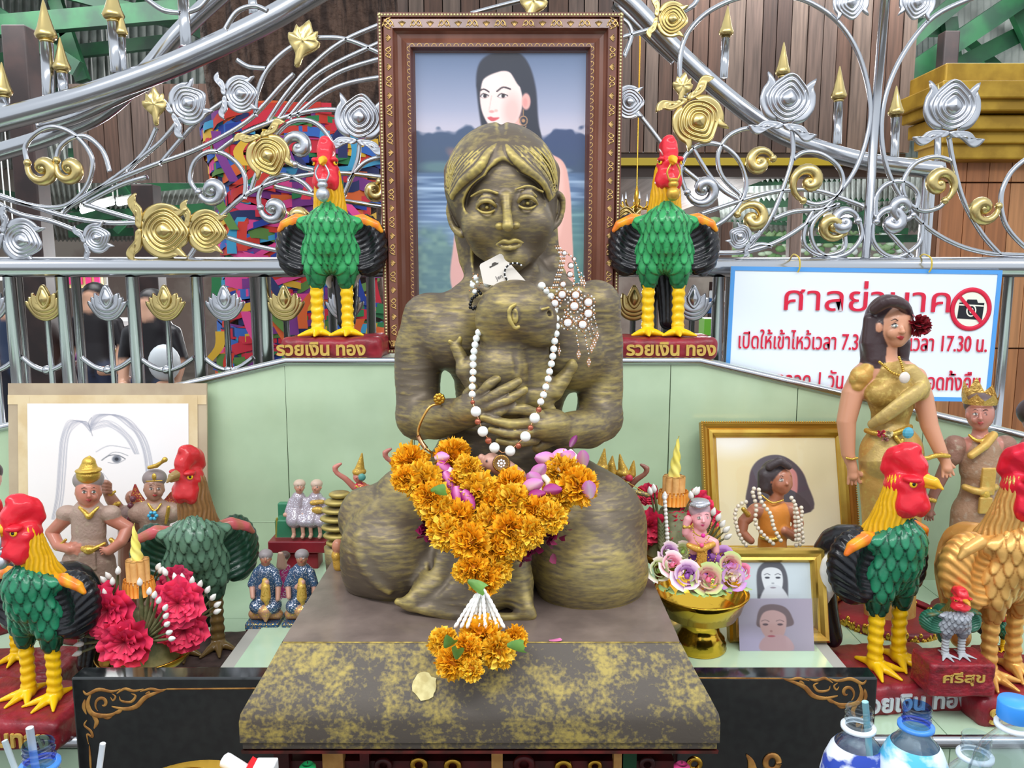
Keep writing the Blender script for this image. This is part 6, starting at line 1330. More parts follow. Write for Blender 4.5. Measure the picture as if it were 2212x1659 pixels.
# --- dancers with spired crowns
def dancer(cx, cy, Y, lab, dress, m, flip=1, lean=0, flower=(90, 160, 150), tall=1.0, group=None, three=False):
    t, V = fig('dancer_statuette', lab, Y, (cx, zB), .0012, group); sk = (206, 130, 116) if not three else (150, 96, 80)
    face(V, (cx-flip*2, cy, 0), 13.5, -flip*.35, sk, part='figure')
    V.part('crown', (190, 150, 60), GLIT if not three else GLIT).ell((cx, cy-9, 2), (15, 15, 9)).tube([(cx+1, cy-14, 2), (cx+flip*3, cy-28, 2), (cx+flip*6, cy-48, 2)], [11, 7, 2], 1)
    if three: V.tube([(cx-22, cy-6, 6), (cx-24, cy-26, 6), (cx-22, cy-44, 6)], [10, 8, 2], 1); V.tube([(cx+20, cy-6, 6), (cx+22, cy-20, 6), (cx+24, cy-34, 6)], [9, 6, 2], 1)
    V.part('flower', flower, PAINT).ell((cx+flip*6+ (20 if three else 0), cy+3, -12), (8, 6, 8))
    V.part('dress', dress, m).tube([(cx+flip*4, cy+28, 2), (cx+flip*4, cy+48, 2), (cx, cy+66, 2)], [16, 15, 13], 6, ys=.8).tube([(cx, cy+66, 2), (cx-flip*4, cy+95, 0), (cx-flip*6, cy+150, 0), (cx-flip*4, cy+215, 0)], [14, 20, 18, 26], 6)
    V.part('figure', sk, SKIN).tube([(cx, cy+12, 2), (cx+flip*3, cy+22, 2)], [6, 8], 2).tube([(cx-flip*12, cy+24, 0), (cx-flip*30, cy+6, -6), (cx-flip*48, cy-6, -10), (cx-flip*52, cy-18, -10), (cx-flip*40, cy-26, -10)], [7, 6, 5, 6, 3], 2, n=2)
    V.tube([(cx+flip*18, cy+26, 0), (cx+flip*26, cy+54, -4), (cx+flip*18, cy+74, -14)], [8, 7, 5], 2).ell((cx+flip*16, cy+76, -16), (6, 5, 6))
    V.part('sash', (210, 160, 60), GLIT).tube([(cx-flip*10, cy+50, -14), (cx+flip*16, cy+60, -12)], [3, 3]).tube([(cx-flip*6, cy+22, -12), (cx+flip*14, cy+40, -14)], [2.5, 2.5])
    V.emit(PAINT, t); z1 = W(cx, cy+215, Y)[2]; disc(t, 'base', REDB, cx-flip*4, Y, zB, .03, max(.01, z1-zB+.005)); return t
dancer(776, 1028, 1.66, 'dancer statuette in hot pink glitter dress and gold spired crown, left of the knee', (206, 40, 80), GLIT, 1)
dancer(884, 996, 1.72, 'dancer statuette behind the marigolds, only gold crown tip and one hand showing', (150, 110, 60), GLIT, 1)
dancer(1300, 1018, 1.74, 'brown dancer statuette with tall spire just right of the statue elbow', (40, 110, 70), GLIT, 1, flower=(150, 90, 70))
dancer(1345, 1030, 1.62, 'multi-crowned glitter deity statuette with red rose in the hair and curved bow', (176, 140, 80), GLIT, -1, three=True, flower=(206, 56, 80))
mb = MB(); mb.tube(smoothpts([W(x, y, 1.57) for x, y in ((1328, 1026), (1338, 1044), (1360, 1058), (1385, 1066), (1404, 1070))], 4), .004*np.array([.6]+[1]*8+[1.3]*7+[.6]), (120, 110, 80), 8)
bw_ = thing('toy_bow', 'small dark curved bow held across the multi-crowned statuette', 'bow', W(1360, 1055, 1.57)); mb.make('bow_limb', GLIT, bw_); mb = MB(); mb.tube([W(1328, 1026, 1.572), W(1404, 1070, 1.572)], .0008, n=4); mb.make('string', GOLDJ, bw_, color=False)
# gold-and-pink small figure peeping left of the knee
Y = 1.45; t, V = fig('squat_statuette', 'small gold-trimmed pinkish statuette peeping from behind the left knee of the statue', Y, (728, .891), .0014); V.part('figure', (196, 130, 100), SKIN).ell((730, 1180, 0), (13, 13, 16)); V.part('dress', (196, 150, 60), GLIT).ell((728, 1200, 0), (12, 14, 14), 3).tube([(730, 1206, 0), (732, 1222, 0)], [12, 12]); V.emit(PAINT, t)
# --- tall lady in gold
Y = 1.76; t, V = fig('tall_lady_statuette', 'tall lady statuette in golden Thai dress with long dark hair and red flower', Y, (1925, zS), .0015, cat='statuette')
sk = (212, 152, 120)
q = face(V, (1932, 702, 0), 45, .42, sk, lips=(176, 44, 50), iris=(60, 110, 110), slim=.95)
HR_ = (70, 54, 56)
V.part('hair', HR_, mat('dark_hair_paint', (70, 54, 56), .3, 0, attr=True, bump=.6, bscale=60)).ell((1916, 690, 22), (46, 44, 54)).tube([(1900, 700, 14), (1888, 740, 14), (1886, 775, 8), (1896, 798, 0)], [32, 30, 26, 14], 10).tube([(1880, 690, 0), (1876, 740, -2), (1884, 790, -6)], [14, 15, 8], 6).tube([(1944, 745, 30), (1950, 780, 20)], [22, 12], 8)
V.tube([(1890, 668, -18), (1920, 650, -38), (1952, 660, -34), (1966, 684, -10)], [12, 14, 12, 8], 6, n=3)
V.part('body', sk, SKIN).tube([(1918, 745, 5), (1914, 790, 6)], [19, 22], 6).tube([(1870, 805, 6), (1962, 805, 6)], [22, 22], 12)
V.tube([(1862, 812, 8), (1842, 850, 6), (1828, 910, 2), (1832, 980, -4), (1842, 1012, -8)], [24, 23, 20, 14, 10], 6)
hand(V, (1840, 1010, -8), (.12, .0, 0)+np.zeros(3)+np.array((0, 1, 0)), 11)
V.tube([(1978, 815, 8), (1994, 860, 2), (2008, 920, -10), (2030, 972, -24), (2044, 1000, -28)], [22, 21, 18, 14, 10], 6)
hand(V, (2042, 996, -28), (.2, 1, -.3), 11)
GD = (172, 140, 72)
V.part('bodice', GD, CLOTHG).tube([(1918, 815, 2), (1920, 845, -2), (1926, 880, 2), (1920, 925, 4)], [42, 50, 44, 36], 14, ys=.75).ell((1898, 850, -20), (28, 22, 26), 10).ell((1948, 852, -20), (28, 22, 26), 10)
V.part('sash', (188, 162, 100), CLOTHG).tube([(1966, 806, -14), (1992, 836, -26), (1960, 862, -46), (1915, 896, -42), (1884, 916, -28)], [20, 18, 17, 15, 10], 4, n=3, ys=.6).tube([(1990, 840, -10), (1994, 880, 4), (1984, 905, 10)], [16, 12, 6], 4)
V.part('sleeve', (206, 160, 84), CLOTHG).tube([(1876, 796, -4), (1858, 812, -8), (1848, 818, -8)], [14, 21, 14], 4).tube([(1872, 812, -10), (1852, 834, -10)], [12, 12], 4)
V.part('skirt', (200, 158, 86), CLOTHG).tube([(1920, 930, 4), (1925, 980, 2), (1928, 1040, 2), (1926, 1120, 4), (1922, 1220, 4), (1922, 1330, 4)], [40, 68, 70, 62, 56, 54], 12, ys=.62)
V.part('peplum', (188, 160, 96), CLOTHG).tube([(1920, 945, -4), (1925, 985, -6)], [44, 66], 6, ys=.72)
V.part('belt', (150, 112, 54), GOLDJ).tube([(1872, 930, -10), (1895, 936, -30), (1925, 938, -38), (1950, 930, -30), (1966, 922, -12)], [6, 6, 6, 6, 6], n=3).tube([(1935, 945, -40), (1960, 972, -46), (1995, 990, -44), (2022, 984, -40), (2050, 985, -36)], [5, 5, 5, 5, 4], n=3).tube([(1950, 950, -42), (1946, 1010, -48), (1944, 1060, -46)], [4, 4, 3])
V.emit(PAINT, t); z1 = zat(1335, Y); 
c = (W(1925, 1200, Y)[0], Y, zS); mb = MB(); h = z1-zS+.008; mb.lathe([(0, 0), (.12, 0), (.12, .02), (.112, h*.45), (.115, h*.5), (.105, h*.9), (.1, h), (0, h)], c, 36); mb.make('pedestal', REDB, t, color=False)
mb = MB(); random.seed(12)
for i in range(120): a = i/120*2*pi; mb.ball((c[0]+.117*cos(a), Y+.117*sin(a), zS+h*.52+random.uniform(-.014, .010)), (.006, .006, random.uniform(.006, .014)), nu=7, nv=5)
o = mb.make('gold_trim', BRASS, t, color=False); tag(o, 'gold beaded trim round the red pedestal', kind='stuff')
def flowerball(par, c, r, col, name='flower', n=26):
    mb = MB()
    for i in range(n): d = unitrand()*np.array((1, .7, 1)); d[1] = -abs(d[1]); petal(mb, c+d*r*.25, d, unitrand(), r*.8, r*.34, np.array(col)*rng.uniform(.8, 1.1), .3, 4, 4)
    mb.ball(c, r*.5, np.array(col)*.6); return mb.make(name, PAINT, par)
flowerball(t, W(1984, 702, Y-.03), .024, (150, 36, 48), 'hair_flower', 40)
flowerball(t, W(1903, 936, Y-.05), .009, (206, 60, 80), 'belt_rose', 16); flowerball(t, W(1920, 936, Y-.052), .009, (214, 200, 150), 'belt_rose', 16); flowerball(t, W(1912, 948, Y-.052), .007, (190, 130, 120), 'belt_rose', 14)
mb = MB(); mb.ball(W(1962, 935, Y-.05), (.013, .006, .013), nu=8, nv=6); mb.make('blue_gem', mat('aqua_gem', (80, 170, 196), .08, 0, coat=1), t, smooth=False, color=False)
mb = MB(); mb.ball(W(1954, 816, Y-.055), (.012, .006, .013), nu=14, nv=8); mb.make('pendant', mat('pearl_white', (226, 214, 204), .2, 0, coat=1), t, color=False)
for P in ([(1900, 782), (1912, 792), (1926, 804), (1945, 812)], [(1942, 772), (1948, 788), (1952, 804)]):
    for x, y in smoothpts(np.array(P, float), 4): mb = MB(); mb.ball(W(x, y, Y-.04), .0032, nu=8, nv=6); mb.make('necklace_bead', GOLDJ, t, color=False)
for i in range(9): mb = MB(); mb.ball(W(1829+i*2.8, 992+abs(i-4)*-.6, Y-.022), .003, nu=6, nv=5); mb.make('bracelet_bead', GOLDJ, t, color=False)
# --- crowned lady
Y = 1.80; t, V = fig('crowned_lady_statuette', 'crowned lady statuette in dusty beige patterned dress right of the tall golden lady', Y, (2120, zS), .0015); sk = (190, 128, 112)
face(V, (2117, 894, 0), 33, .03, sk, lips=(186, 70, 70), iris=(40, 34, 40)); V.part('hair', (96, 78, 78)).ell((2117, 874, 14), (32, 31, 26))
V.part('body', sk, SKIN).tube([(2117, 915, 2), (2117, 950, 4)], [14, 17], 6).tube([(2070, 962, 4), (2166, 962, 4)], [17, 17], 12)
DB = (168, 134, 108)
V.part('sleeve', (150, 112, 96), CLOTHB).tube([(2062, 962, 4), (2054, 985, 4)], [22, 22], 6).tube([(2172, 962, 4), (2182, 985, 4)], [22, 22], 6)
V.part('body', (150, 104, 92), SKIN).tube([(2052, 990, 4), (2034, 1030, 2), (2016, 1070, 0), (2008, 1098, 0)], [15, 13, 10, 8], 4); hand(V, (2008, 1098, 0), (-.05, 1, 0), 8)
V.tube([(2184, 990, 4), (2200, 1030, 2), (2214, 1070, 0)], [15, 13, 10], 4)
V.part('dress', DB, CLOTHB).tube([(2117, 980, 2), (2118, 1010, 0), (2116, 1050, 2)], [42, 44, 34], 10, ys=.72).tube([(2116, 1056, 2), (2112, 1110, 2), (2110, 1180, 2), (2110, 1330, 2)], [38, 56, 60, 54], 12, ys=.65)
V.part('trim', (206, 166, 86), CLOTHG).tube([(2146, 940, -12), (2128, 962, -30), (2098, 984, -34)], [9, 9, 8], 3).box((2134, 1040, -30), (15, 4, 30), 2).box((2128, 1092, -38), (14, 4, 18), 2).tube([(2084, 1052, -20), (2116, 1062, -34), (2150, 1052, -20)], [7, 8, 7], 3, n=3)
V.part('necklace', (216, 180, 110), GOLDJ).tube([(2094, 940, -12), (2106, 950, -20), (2120, 952, -22), (2134, 942, -14)], [3, 4, 4, 3], n=3).ell((2128, 1070, -36), (11, 6, 11)).tube([(2004, 1078, -8), (2020, 1082, -8)], [4, 4])
V.emit(PAINT, t); disc(t, 'pedestal', REDB, 2112, Y, zS, .09, zat(1340, Y)-zS+.01)
c = W(2117, 866, Y); s = SS(866, Y); mb = MB(); n = 56; V_ = []
for j in range(5):
    for i in range(n):
        a = i/n*2*pi; f = j/4; pk = abs(((i/n*7) % 1)-.5)*2; fr_ = (1+cos(a+pi/2+pi))/2; hh = (10+22*(1-pk)*(.6+.6*fr_)+18*fr_**3)*f; V_.append(c+np.array(((34+3*f)*cos(a), (30+3*f)*sin(a), hh-6))*s)
mb.grid(np.array(V_), 5, n, cv=True); mb.make('crown', mat('gold_crown_paint', (216, 176, 96), .3, .7, bump=1, bscale=150, bdist=.004), t, color=False)
# --- figure at the right edge
Y = 1.86; t, V = fig('edge_lady_statuette', 'brown statuette cut off by the right edge beside the crowned lady', Y, (2236, zS), .0018); sk = (150, 106, 92); face(V, (2240, 905, 0), 34, -.2, sk); V.part('hair', (60, 46, 44)).ell((2236, 890, 8), (36, 34, 32))
V.part('dress', (150, 110, 96), CLOTHB).tube([(2240, 975, 4), (2240, 1060, 4), (2240, 1330, 4)], [40, 40, 50], 14, ys=.7); V.emit(PAINT, t); disc(t, 'pedestal', REDB, 2240, Y, zS, .08, zat(1340, Y)-zS+.01)
# ================================================================ PICTURES, SIGN AND BLACK STONE PANELS
GLASS = glassmat('picture_glass')
def pframe(par, TL, TR, BL, BR, prof, name, m, nrm):
    """mitred moulding: prof = [(inward offset, height towards the viewer)] in metres"""
    TL, TR, BL, BR = (np.asarray(k, float) for k in (TL, TR, BL, BR)); ux = (TR-TL)/np.linalg.norm(TR-TL); uz = (BL-TL)/np.linalg.norm(BL-TL)
    C4 = [(TL, ux, uz), (TR, -ux, uz), (BR, -ux, -uz), (BL, ux, -uz)]; V = []
    for c, a, b in C4:
        for off, h in prof: V.append(c+(a+b)*off+nrm*h)
    mb = MB(); mb.grid(np.array(V), 4, len(prof), cu=True); return mb.make(name, m, par, smooth=False, color=False)
def mk_canvas(w, h, x0, x1, y0, y1, col):
    c = Canvas(w, h, col); c.x = x0+c.x*(x1-x0)/(w-1); c.y = y0+c.y*(y1-y0)/(h-1); return c
def cnoise(c, sx, sy, seed=0): return hnoise(np.stack((c.x.ravel()/sx, c.y.ravel()/sy, np.zeros(c.x.size)), 1), 1., seed).reshape(c.x.shape)
# ---- large portrait
YP = 2.17
pf = thing('portrait_frame', 'large carved brown and gold framed portrait of a dark-haired woman standing on the wall', 'picture frame', W(1084, 757, YP))
zt, zb = W(0, 30, YP)[2], ZT+.001; xl, xr = W(816, 30, YP)[0], W(1346, 30, YP)[0]
s = SS(400, YP); N_ = np.array((0, -1., 0)); q = lambda x, z, h=0: np.array((x, YP-h, z))
A = (q(xl, zt), q(xr, zt), q(xl, zb), q(xr, zb))
WOODR = mat('red_brown_wood', (122, 72, 56), .32, 0, col2=(96, 54, 42), nscale=14, nstretch=(1, 1, .3), coat=.3)
WOODC = mat('cove_brown_wood', (128, 84, 68), .28, 0, col2=(104, 64, 50), nscale=10, nstretch=(1, 1, .3), coat=.4)
pframe(pf, *A, [(0, -.03), (0, .012), (9*s, .014), (10*s, .006), (14*s, .016), (32*s, .018), (35*s, .006)], 'outer_moulding', WOODR, N_)
pframe(pf, *A, [(35*s, .006), (40*s, -.002), (48*s, -.004), (56*s, .002), (60*s, .008)], 'cove_moulding', WOODC, N_)
pframe(pf, *A, [(60*s, .008), (68*s, .009), (70*s, .002), (74*s, -.012), (76*s, -.016)], 'inner_moulding', mat('dark_wood', (96, 56, 46), .35), N_)
GC = mat('carved_gilt', (206, 170, 110), .35, .8, bump=.4, bscale=150)
w_, h_ = xr-xl, zt-zb; mb = MB(); r = 3.0*s; n1 = int(w_/(6.6*s)); n2 = int(h_/(6.6*s))
for i in range(n1):
    for z in (zt-5*s, zb+5*s): mb.ball(q(xl+(i+.5)*w_/n1, z, .013), r, nu=6, nv=4)
for i in range(n2):
    for x in (xl+5*s, xr-5*s): mb.ball(q(x, zb+(i+.5)*h_/n2, .013), r, nu=6, nv=4)
o = mb.make('beaded_edge', mat('pale_gilt', (216, 204, 150), .35, .7), pf, color=False); tag(o, 'gold beaded outer edge', kind='stuff')
def orn(mb, c, a, b, S_, kind):
    P = (lambda u, v: c+a*u*S_+b*v*S_+N_*.002)
    if kind == 0:
        for sg in (-1, 1): mb.tube(smoothpts([P(sg*12, -6), P(sg*6, 6), P(sg*1, 0), P(sg*6, -5), P(sg*10, 1), P(sg*6, 3)], 3), 1.3*S_, n=5)
    else:
        for k in (-2, -1, 0, 1, 2): mb.tube([P(0, -6), P(k*3.2, 5-abs(k)*1.2)], [.8*S_, 1.4*S_], n=5)
mb = MB(); X_, Z_ = np.array((1., 0, 0)), np.array((0, 0, 1.))
for (cA, cB, a, b) in ((q(xl+23*s, zt-23*s, .016), q(xr-23*s, zt-23*s, .016), X_, Z_), (q(xl+23*s, zb+23*s, .016), q(xr-23*s, zb+23*s, .016), X_, -Z_), (q(xl+23*s, zt-23*s, .016), q(xl+23*s, zb+23*s, .016), Z_, -X_), (q(xr-23*s, zt-23*s, .016), q(xr-23*s, zb+23*s, .016), Z_, X_)):
    L = np.linalg.norm(cB-cA); n = int(L/(28*s))
    for i in range(n+1): orn(mb, cA+(cB-cA)*i/n, a, b, s, i % 2)
o = mb.make('gilt_carving', GC, pf, color=False); tag(o, 'gilt scroll and shell carving on the outer moulding', kind='stuff')
mb = MB()
for (cA, cB, a, b) in ((q(xl+64*s, zt-64*s, .008), q(xr-64*s, zt-64*s, .008), X_, Z_), (q(xl+64*s, zb+64*s, .008), q(xr-64*s, zb+64*s, .008), X_, -Z_), (q(xl+64*s, zt-64*s, .008), q(xl+64*s, zb+64*s, .008), Z_, -X_), (q(xr-64*s, zt-64*s, .008), q(xr-64*s, zb+64*s, .008), Z_, X_)):
    L = np.linalg.norm(cB-cA); n = int(L/(15*s))
    for i in range(n): c = cA+(cB-cA)*(i+.5)/n; mb.tube(smoothpts([c+(a*-6-b*3)*s, c+(a*-2+b*3)*s, c+(a*3+b*2)*s, c+(a*5-b*3)*s, c+(a*2-b*1)*s], 2), 1.0*s, n=4)
o = mb.make('inner_gilt_carving', GC, pf, color=False); tag(o, 'small gilt curls round the inner moulding', kind='stuff')
cv = mk_canvas(230, 400, 890, 1275, 103, 700, (96, 116, 150)); y = cv.y
cv.mix(np.clip((y-103)/160, 0, 1)*.9, (196, 194, 214)); cv.mix(np.clip((y-225)/60, 0, 1)*.35, (226, 206, 206))
n1 = cnoise(cv, 34, 22, 1); n2 = cnoise(cv, 12, 9, 2); n3 = cnoise(cv, 120, 5, 3); n4 = cnoise(cv, 22, 14, 5)
cv.mix(np.clip((y-(275+46*(n1-.5)+16*(n2-.5)))/9, 0, 1)*(cv.x < 1045), (64, 84, 116)).mix(np.clip((y-(272+60*(n1-.5)+18*(n2-.5)))/9, 0, 1)*(cv.x > 1130), (54, 72, 112))
cv.mix(np.clip((y-300)/60, 0, 1)*n4*.6, (70, 96, 104))
cv.ell(990, 330, 30, 12, (176, 120, 110), .8, .7, .5).ell(940, 352, 40, 12, (120, 160, 150), .8, .5)
cv.mix(np.clip((y-362)/8, 0, 1), (84, 112, 150)).mix(np.clip((y-365)/10, 0, 1)*np.clip(n3*2-.8, 0, 1), (176, 200, 226)).mix(np.clip((y-430)/60, 0, 1)*.5*(cv.x < 1000), (150, 176, 214))
cv.ell(1205, 360, 36, 7, (190, 206, 220), .5, .8).ell(1205, 352, 18, 6, (226, 230, 232), .3, .8)
g = np.clip((y-480+70*(n1-.5))/50, 0, 1); cv.mix(g*.85, (84, 120, 122)).mix(g*np.clip(n2*2-.7, 0, 1)*.7, (132, 164, 152)).mix((cv.x > 1200)*np.clip((y-420)/40, 0, 1)*.6, (84, 136, 128)).mix(np.clip((y-640)/60, 0, 1)*.7, (90, 140, 120))
H_ = (38, 42, 58)
cv.poly([(1028, 150), (1040, 118), (1072, 102), (1120, 102), (1146, 128), (1162, 180), (1168, 250), (1180, 310), (1200, 345), (1196, 378), (1120, 380), (1046, 300), (1038, 260), (1030, 200)], H_, 5)
cv.poly([(1120, 260), (1165, 260), (1185, 330), (1200, 380), (1210, 560), (1150, 620), (1080, 400)], H_, 4)
cv.poly([(1180, 322), (1202, 326), (1226, 342), (1238, 380), (1246, 470), (1248, 700), (1170, 700), (1180, 400)], (236, 178, 166), 3).poly([(1190, 330), (1210, 336), (1224, 360), (1228, 460), (1210, 520), (1190, 420)], (248, 196, 184), 8, .8)
cv.poly([(1010, 420), (985, 450), (972, 530), (966, 620), (1010, 700), (1100, 700), (1100, 430)], (224, 170, 164), 4)
cv.poly([(1060, 250), (1120, 240), (1128, 300), (1080, 300)], (236, 180, 170), 4)
cv.poly([(1036, 190), (1042, 160), (1062, 146), (1096, 142), (1118, 156), (1128, 182), (1132, 206), (1128, 232), (1118, 252), (1098, 268), (1078, 274), (1058, 262), (1044, 240), (1037, 216)], (252, 226, 220), 3)
cv.ell(1108, 228, 20, 34, (246, 176, 170), .9, .6).ell(1060, 168, 22, 16, (255, 240, 236), .8, .7).ell(1070, 268, 18, 8, (230, 180, 178), .9, .6)
cv.ell(1140, 208, 10, 18, (242, 176, 168), .3).ell(1138, 210, 5, 10, (226, 150, 146), .5, .7)
cv.poly([(1028, 172), (1040, 150), (1070, 136), (1100, 134), (1124, 150), (1136, 180), (1122, 172), (1100, 142), (1070, 146), (1044, 160), (1036, 184)], H_, 3)
for ex, w in ((1046, 9), (1087, 11)):
    cv.ell(ex, 196, w, 4.5, (250, 246, 246), .3).ell(ex+1, 196, 4.2, 4.4, (40, 32, 40), .3).line([(ex-w, 197), (ex-3, 191), (ex+w, 195)], 1.2, (40, 30, 40), n=4).line([(ex-w, 198), (ex, 201), (ex+w, 197)], .6, (150, 100, 100), .7, n=4)
cv.line([(1034, 186), (1044, 181), (1056, 187)], 1.6, (60, 46, 56), n=4).line([(1074, 186), (1088, 177), (1104, 181)], 1.8, (60, 46, 56), n=4)
cv.line([(1062, 196), (1058, 218), (1056, 226)], 1.2, (236, 190, 184), .7, n=4).ell(1062, 230, 6, 3, (216, 140, 136), .6, .7).ell(1072, 228, 4, 3, (226, 160, 150), .7, .6)
cv.poly([(1052, 244), (1060, 241), (1066, 243), (1080, 243), (1072, 249), (1062, 251)], (214, 86, 96), 2, n=3)
cv.line([(1134, 226), (1134, 238)], .9, (170, 130, 90), n=2).line([(1134+9*cos(a), 250+10*sin(a)) for a in np.linspace(0, 6.2, 10)], 1, (196, 150, 110), n=3).ell(1134, 250, 4, 4, (190, 140, 100), .4).line([(1128, 262), (1134, 268), (1140, 262)], 1, (196, 150, 110), n=3)
tl = q(xl+75*s, zt-75*s, -.015); cv.make('portrait_print', pf, tl, (w_-150*s, 0, 0), (0, 0, -(h_-150*s)), mat('portrait_print', (200, 200, 200), .45, 0, attr=True))
mb = MB(); mb.add([q(xl+70*s, zt-70*s, -.006), q(xr-70*s, zt-70*s, -.006), q(xr-70*s, zb+70*s, -.006), q(xl+70*s, zb+70*s, -.006)], np.array([(0, 1, 2, 3)])); mb.make('glass', GLASS, pf, smooth=False, color=False)
mb = MB(); mb.box(((xl+xr)/2, YP+.024, (zt+zb)/2), (w_/2-.004, .005, h_/2-.004)); mb.make('backing_board', mat('backing', (120, 96, 70), .8), pf, smooth=False, color=False)
# ---- pencil drawing on a board
sk_ = thing('drawing_board', 'pencil drawing of a face on white paper taped to a brown board', 'drawing', (W(230, 900, 1.93)[0], 1.93, ZS))
TL, TR = W(17, 828, 1.965), W(446, 822, 1.965); BL = np.array((TL[0], 1.90, ZS+.002)); BR = np.array((TR[0], 1.90, ZS+.002)); TR[2] = TL[2]
ux, uz = TR-TL, BL-TL; N_ = np.cross(uz, ux); N_ /= np.linalg.norm(N_); N_ = N_ if N_[1] < 0 else -N_
mb = MB(); P4 = np.array([TL, TR, BR, BL]); mb.add(np.concatenate((P4, P4-N_*.006)), np.array([(0, 1, 2, 3), (7, 6, 5, 4), (0, 4, 5, 1), (1, 5, 6, 2), (2, 6, 7, 3), (3, 7, 4, 0)])); mb.make('board', mat('kraft_board', (176, 156, 132), .8, col2=(196, 178, 150), nscale=6), sk_, smooth=False, color=False)
f = lambda u, v, h: TL+ux*u+uz*v+N_*h
def quad(par, name, m, u0, v0, u1, v1, h, col=(255, 255, 255)):
    mb = MB(); mb.add([f(u0, v0, h), f(u1, v0, h), f(u1, v1, h), f(u0, v1, h)], np.array([(0, 1, 2, 3)]), col); return mb.make(name, m, par, smooth=False)
TAPE = mat('masking_tape', (226, 204, 164), .6, col2=(216, 190, 146), nscale=20)
for i, a in enumerate(((.0, .055, 1, .10), (.05, .06, .11, 1), (.90, .06, .955, 1), (.02, .9, 1, .95))): quad(sk_, 'tape', TAPE, *a, .0012+.0004*i)
cv = mk_canvas(240, 300, 58, 415, 878, 1330, (244, 240, 240)); G_ = (150, 152, 168); random.seed(31)
cv.mix(cnoise(cv, 80, 90, 3)*.25, (250, 226, 220))
for i in range(34):
    o1, o2 = random.uniform(-9, 9), random.uniform(-9, 9)
    cv.line([(198+o1*.2, 945+o2), (180+o1, 925), (155+o1, 932+o2), (140+o1, 970), (134+o1, 1040+o2), (128+o1, 1120), (118+o1, 1180)], .55, G_, .25)
    cv.line([(198+o1*.2, 940+o2), (215+o1, 912+o2*.5), (250+o1, 908), (285+o1, 930+o2), (312+o1, 970), (326+o1, 1030+o2), (330+o1, 1120)], .55, G_, .25)
    cv.line([(200, 940+o2), (240+o1, 930+o2), (280+o1, 965+o2*.4), (300+o1*.6, 1010)], .5, G_, .2)
cv.line([(200, 915), (194, 930), (202, 962)], .9, (120, 124, 140), .6).line([(232, 1018), (246, 1006), (262, 1006), (280, 1014)], .9, (110, 112, 124), .6)
cv.line([(222, 1026), (238, 1014), (258, 1013), (274, 1022)], 1.2, (80, 84, 96), .8).line([(236, 1032), (256, 1034), (274, 1024)], .7, (110, 112, 124), .7).ell(255, 1023, 10, 9.5, (110, 114, 126), .4, .9).ell(255, 1023, 4.5, 4.5, (50, 52, 60), .4)
cv.line([(210, 1004), (240, 988), (285, 996)], 1.1, (140, 142, 156), .5).line([(225, 1060), (236, 1080), (220, 1092)], .8, G_, .5).line([(190, 1118), (215, 1112), (236, 1120)], 1, (190, 150, 156), .5)
cv.make('drawing', sk_, f(.10, .095, .003), ux*.81, uz*.82)
# ---- gold framed picture on the right
gf = thing('gold_picture_frame', 'large gold-framed cream picture leaning on the green wall behind the pearl-draped bust', 'picture frame', (W(1670, 900, 1.85)[0], 1.86, ZB))
YT, YB_ = 1.955, 1.86; TL, TR = W(1512, 912, YT), W(1836, 912, YT); BL, BR = np.array((TL[0]+.004, YB_, ZB+.001)), np.array((TR[0]+.004, YB_, ZB+.001))
ux, uz = TR-TL, BL-TL; N_ = np.cross(ux, uz); N_ /= np.linalg.norm(N_); N_ = N_ if N_[1] < 0 else -N_; s = SS(1000, 1.9)
GF = mat('antique_gold_frame', (190, 146, 60), .3, .7, col2=(160, 96, 40), nscale=9, nstretch=(1, 1, .4), ncon=(.45, .75)); GF2 = mat('bright_gold_frame', (214, 180, 84), .25, .8, col2=(190, 140, 60), nscale=8)
pframe(gf, TL, TR, BL, BR, [(0, -.012), (0, .008), (4*s, .013), (9*s, .008), (14*s, .006)], 'outer_moulding', GF, N_)
pframe(gf, TL, TR, BL, BR, [(14*s, .006), (17*s, .011), (24*s, .012), (28*s, .006), (33*s, .0), (35*s, -.004)], 'inner_moulding', GF2, N_)
mb = MB()
for a, b in ((TL, TR), (TR, BR), (TL, BL)):
    n = int(np.linalg.norm(b-a)/(5*s))
    for i in range(n): mb.ball(a+(b-a)*(i+.5)/n+N_*.010+(ux/np.linalg.norm(ux)*2*s if b is BL else 0), 2*s, nu=5, nv=4)
o = mb.make('beaded_edge', GF2, gf, color=False); tag(o, kind='stuff')
cv = mk_canvas(200, 230, 1545, 1805, 942, 1290, (250, 244, 226)); cv.ell(1640, 1060, 190, 200, (244, 222, 160), 1.4, .7).ell(1760, 1000, 70, 80, (250, 236, 190), 1, .6).ell(1580, 950, 60, 50, (255, 252, 246), 1, .8)
cv.poly([(1612, 1180), (1612, 1080), (1626, 1030), (1655, 1005), (1690, 1006), (1722, 1040), (1738, 1090), (1742, 1180)], (92, 82, 92), 3).poly([(1690, 1040), (1712, 1050), (1718, 1080), (1712, 1130), (1690, 1130)], (226, 150, 146), 3).poly([(1626, 1120), (1612, 1180), (1740, 1180), (1700, 1110)], (80, 70, 78), 3)
cv.make('print', gf, TL+ux*.105+uz*.1-N_*.003, ux*.79, uz*.8)
mb = MB(); P4 = np.array([TL, TR, BR, BL]); mb.add(P4-N_*.01, np.array([(3, 2, 1, 0)])); mb.make('backing_board', MATS['backing'], gf, smooth=False, color=False)
mb = MB(); mb.add([TL+ux*.1+uz*.1+N_*.001, TR-ux*.1+uz*.1+N_*.001, BR-ux*.1-uz*.1+N_*.001, BL+ux*.1-uz*.1+N_*.001], np.array([(0, 1, 2, 3)])); mb.make('glass', GLASS, gf, smooth=False, color=False)
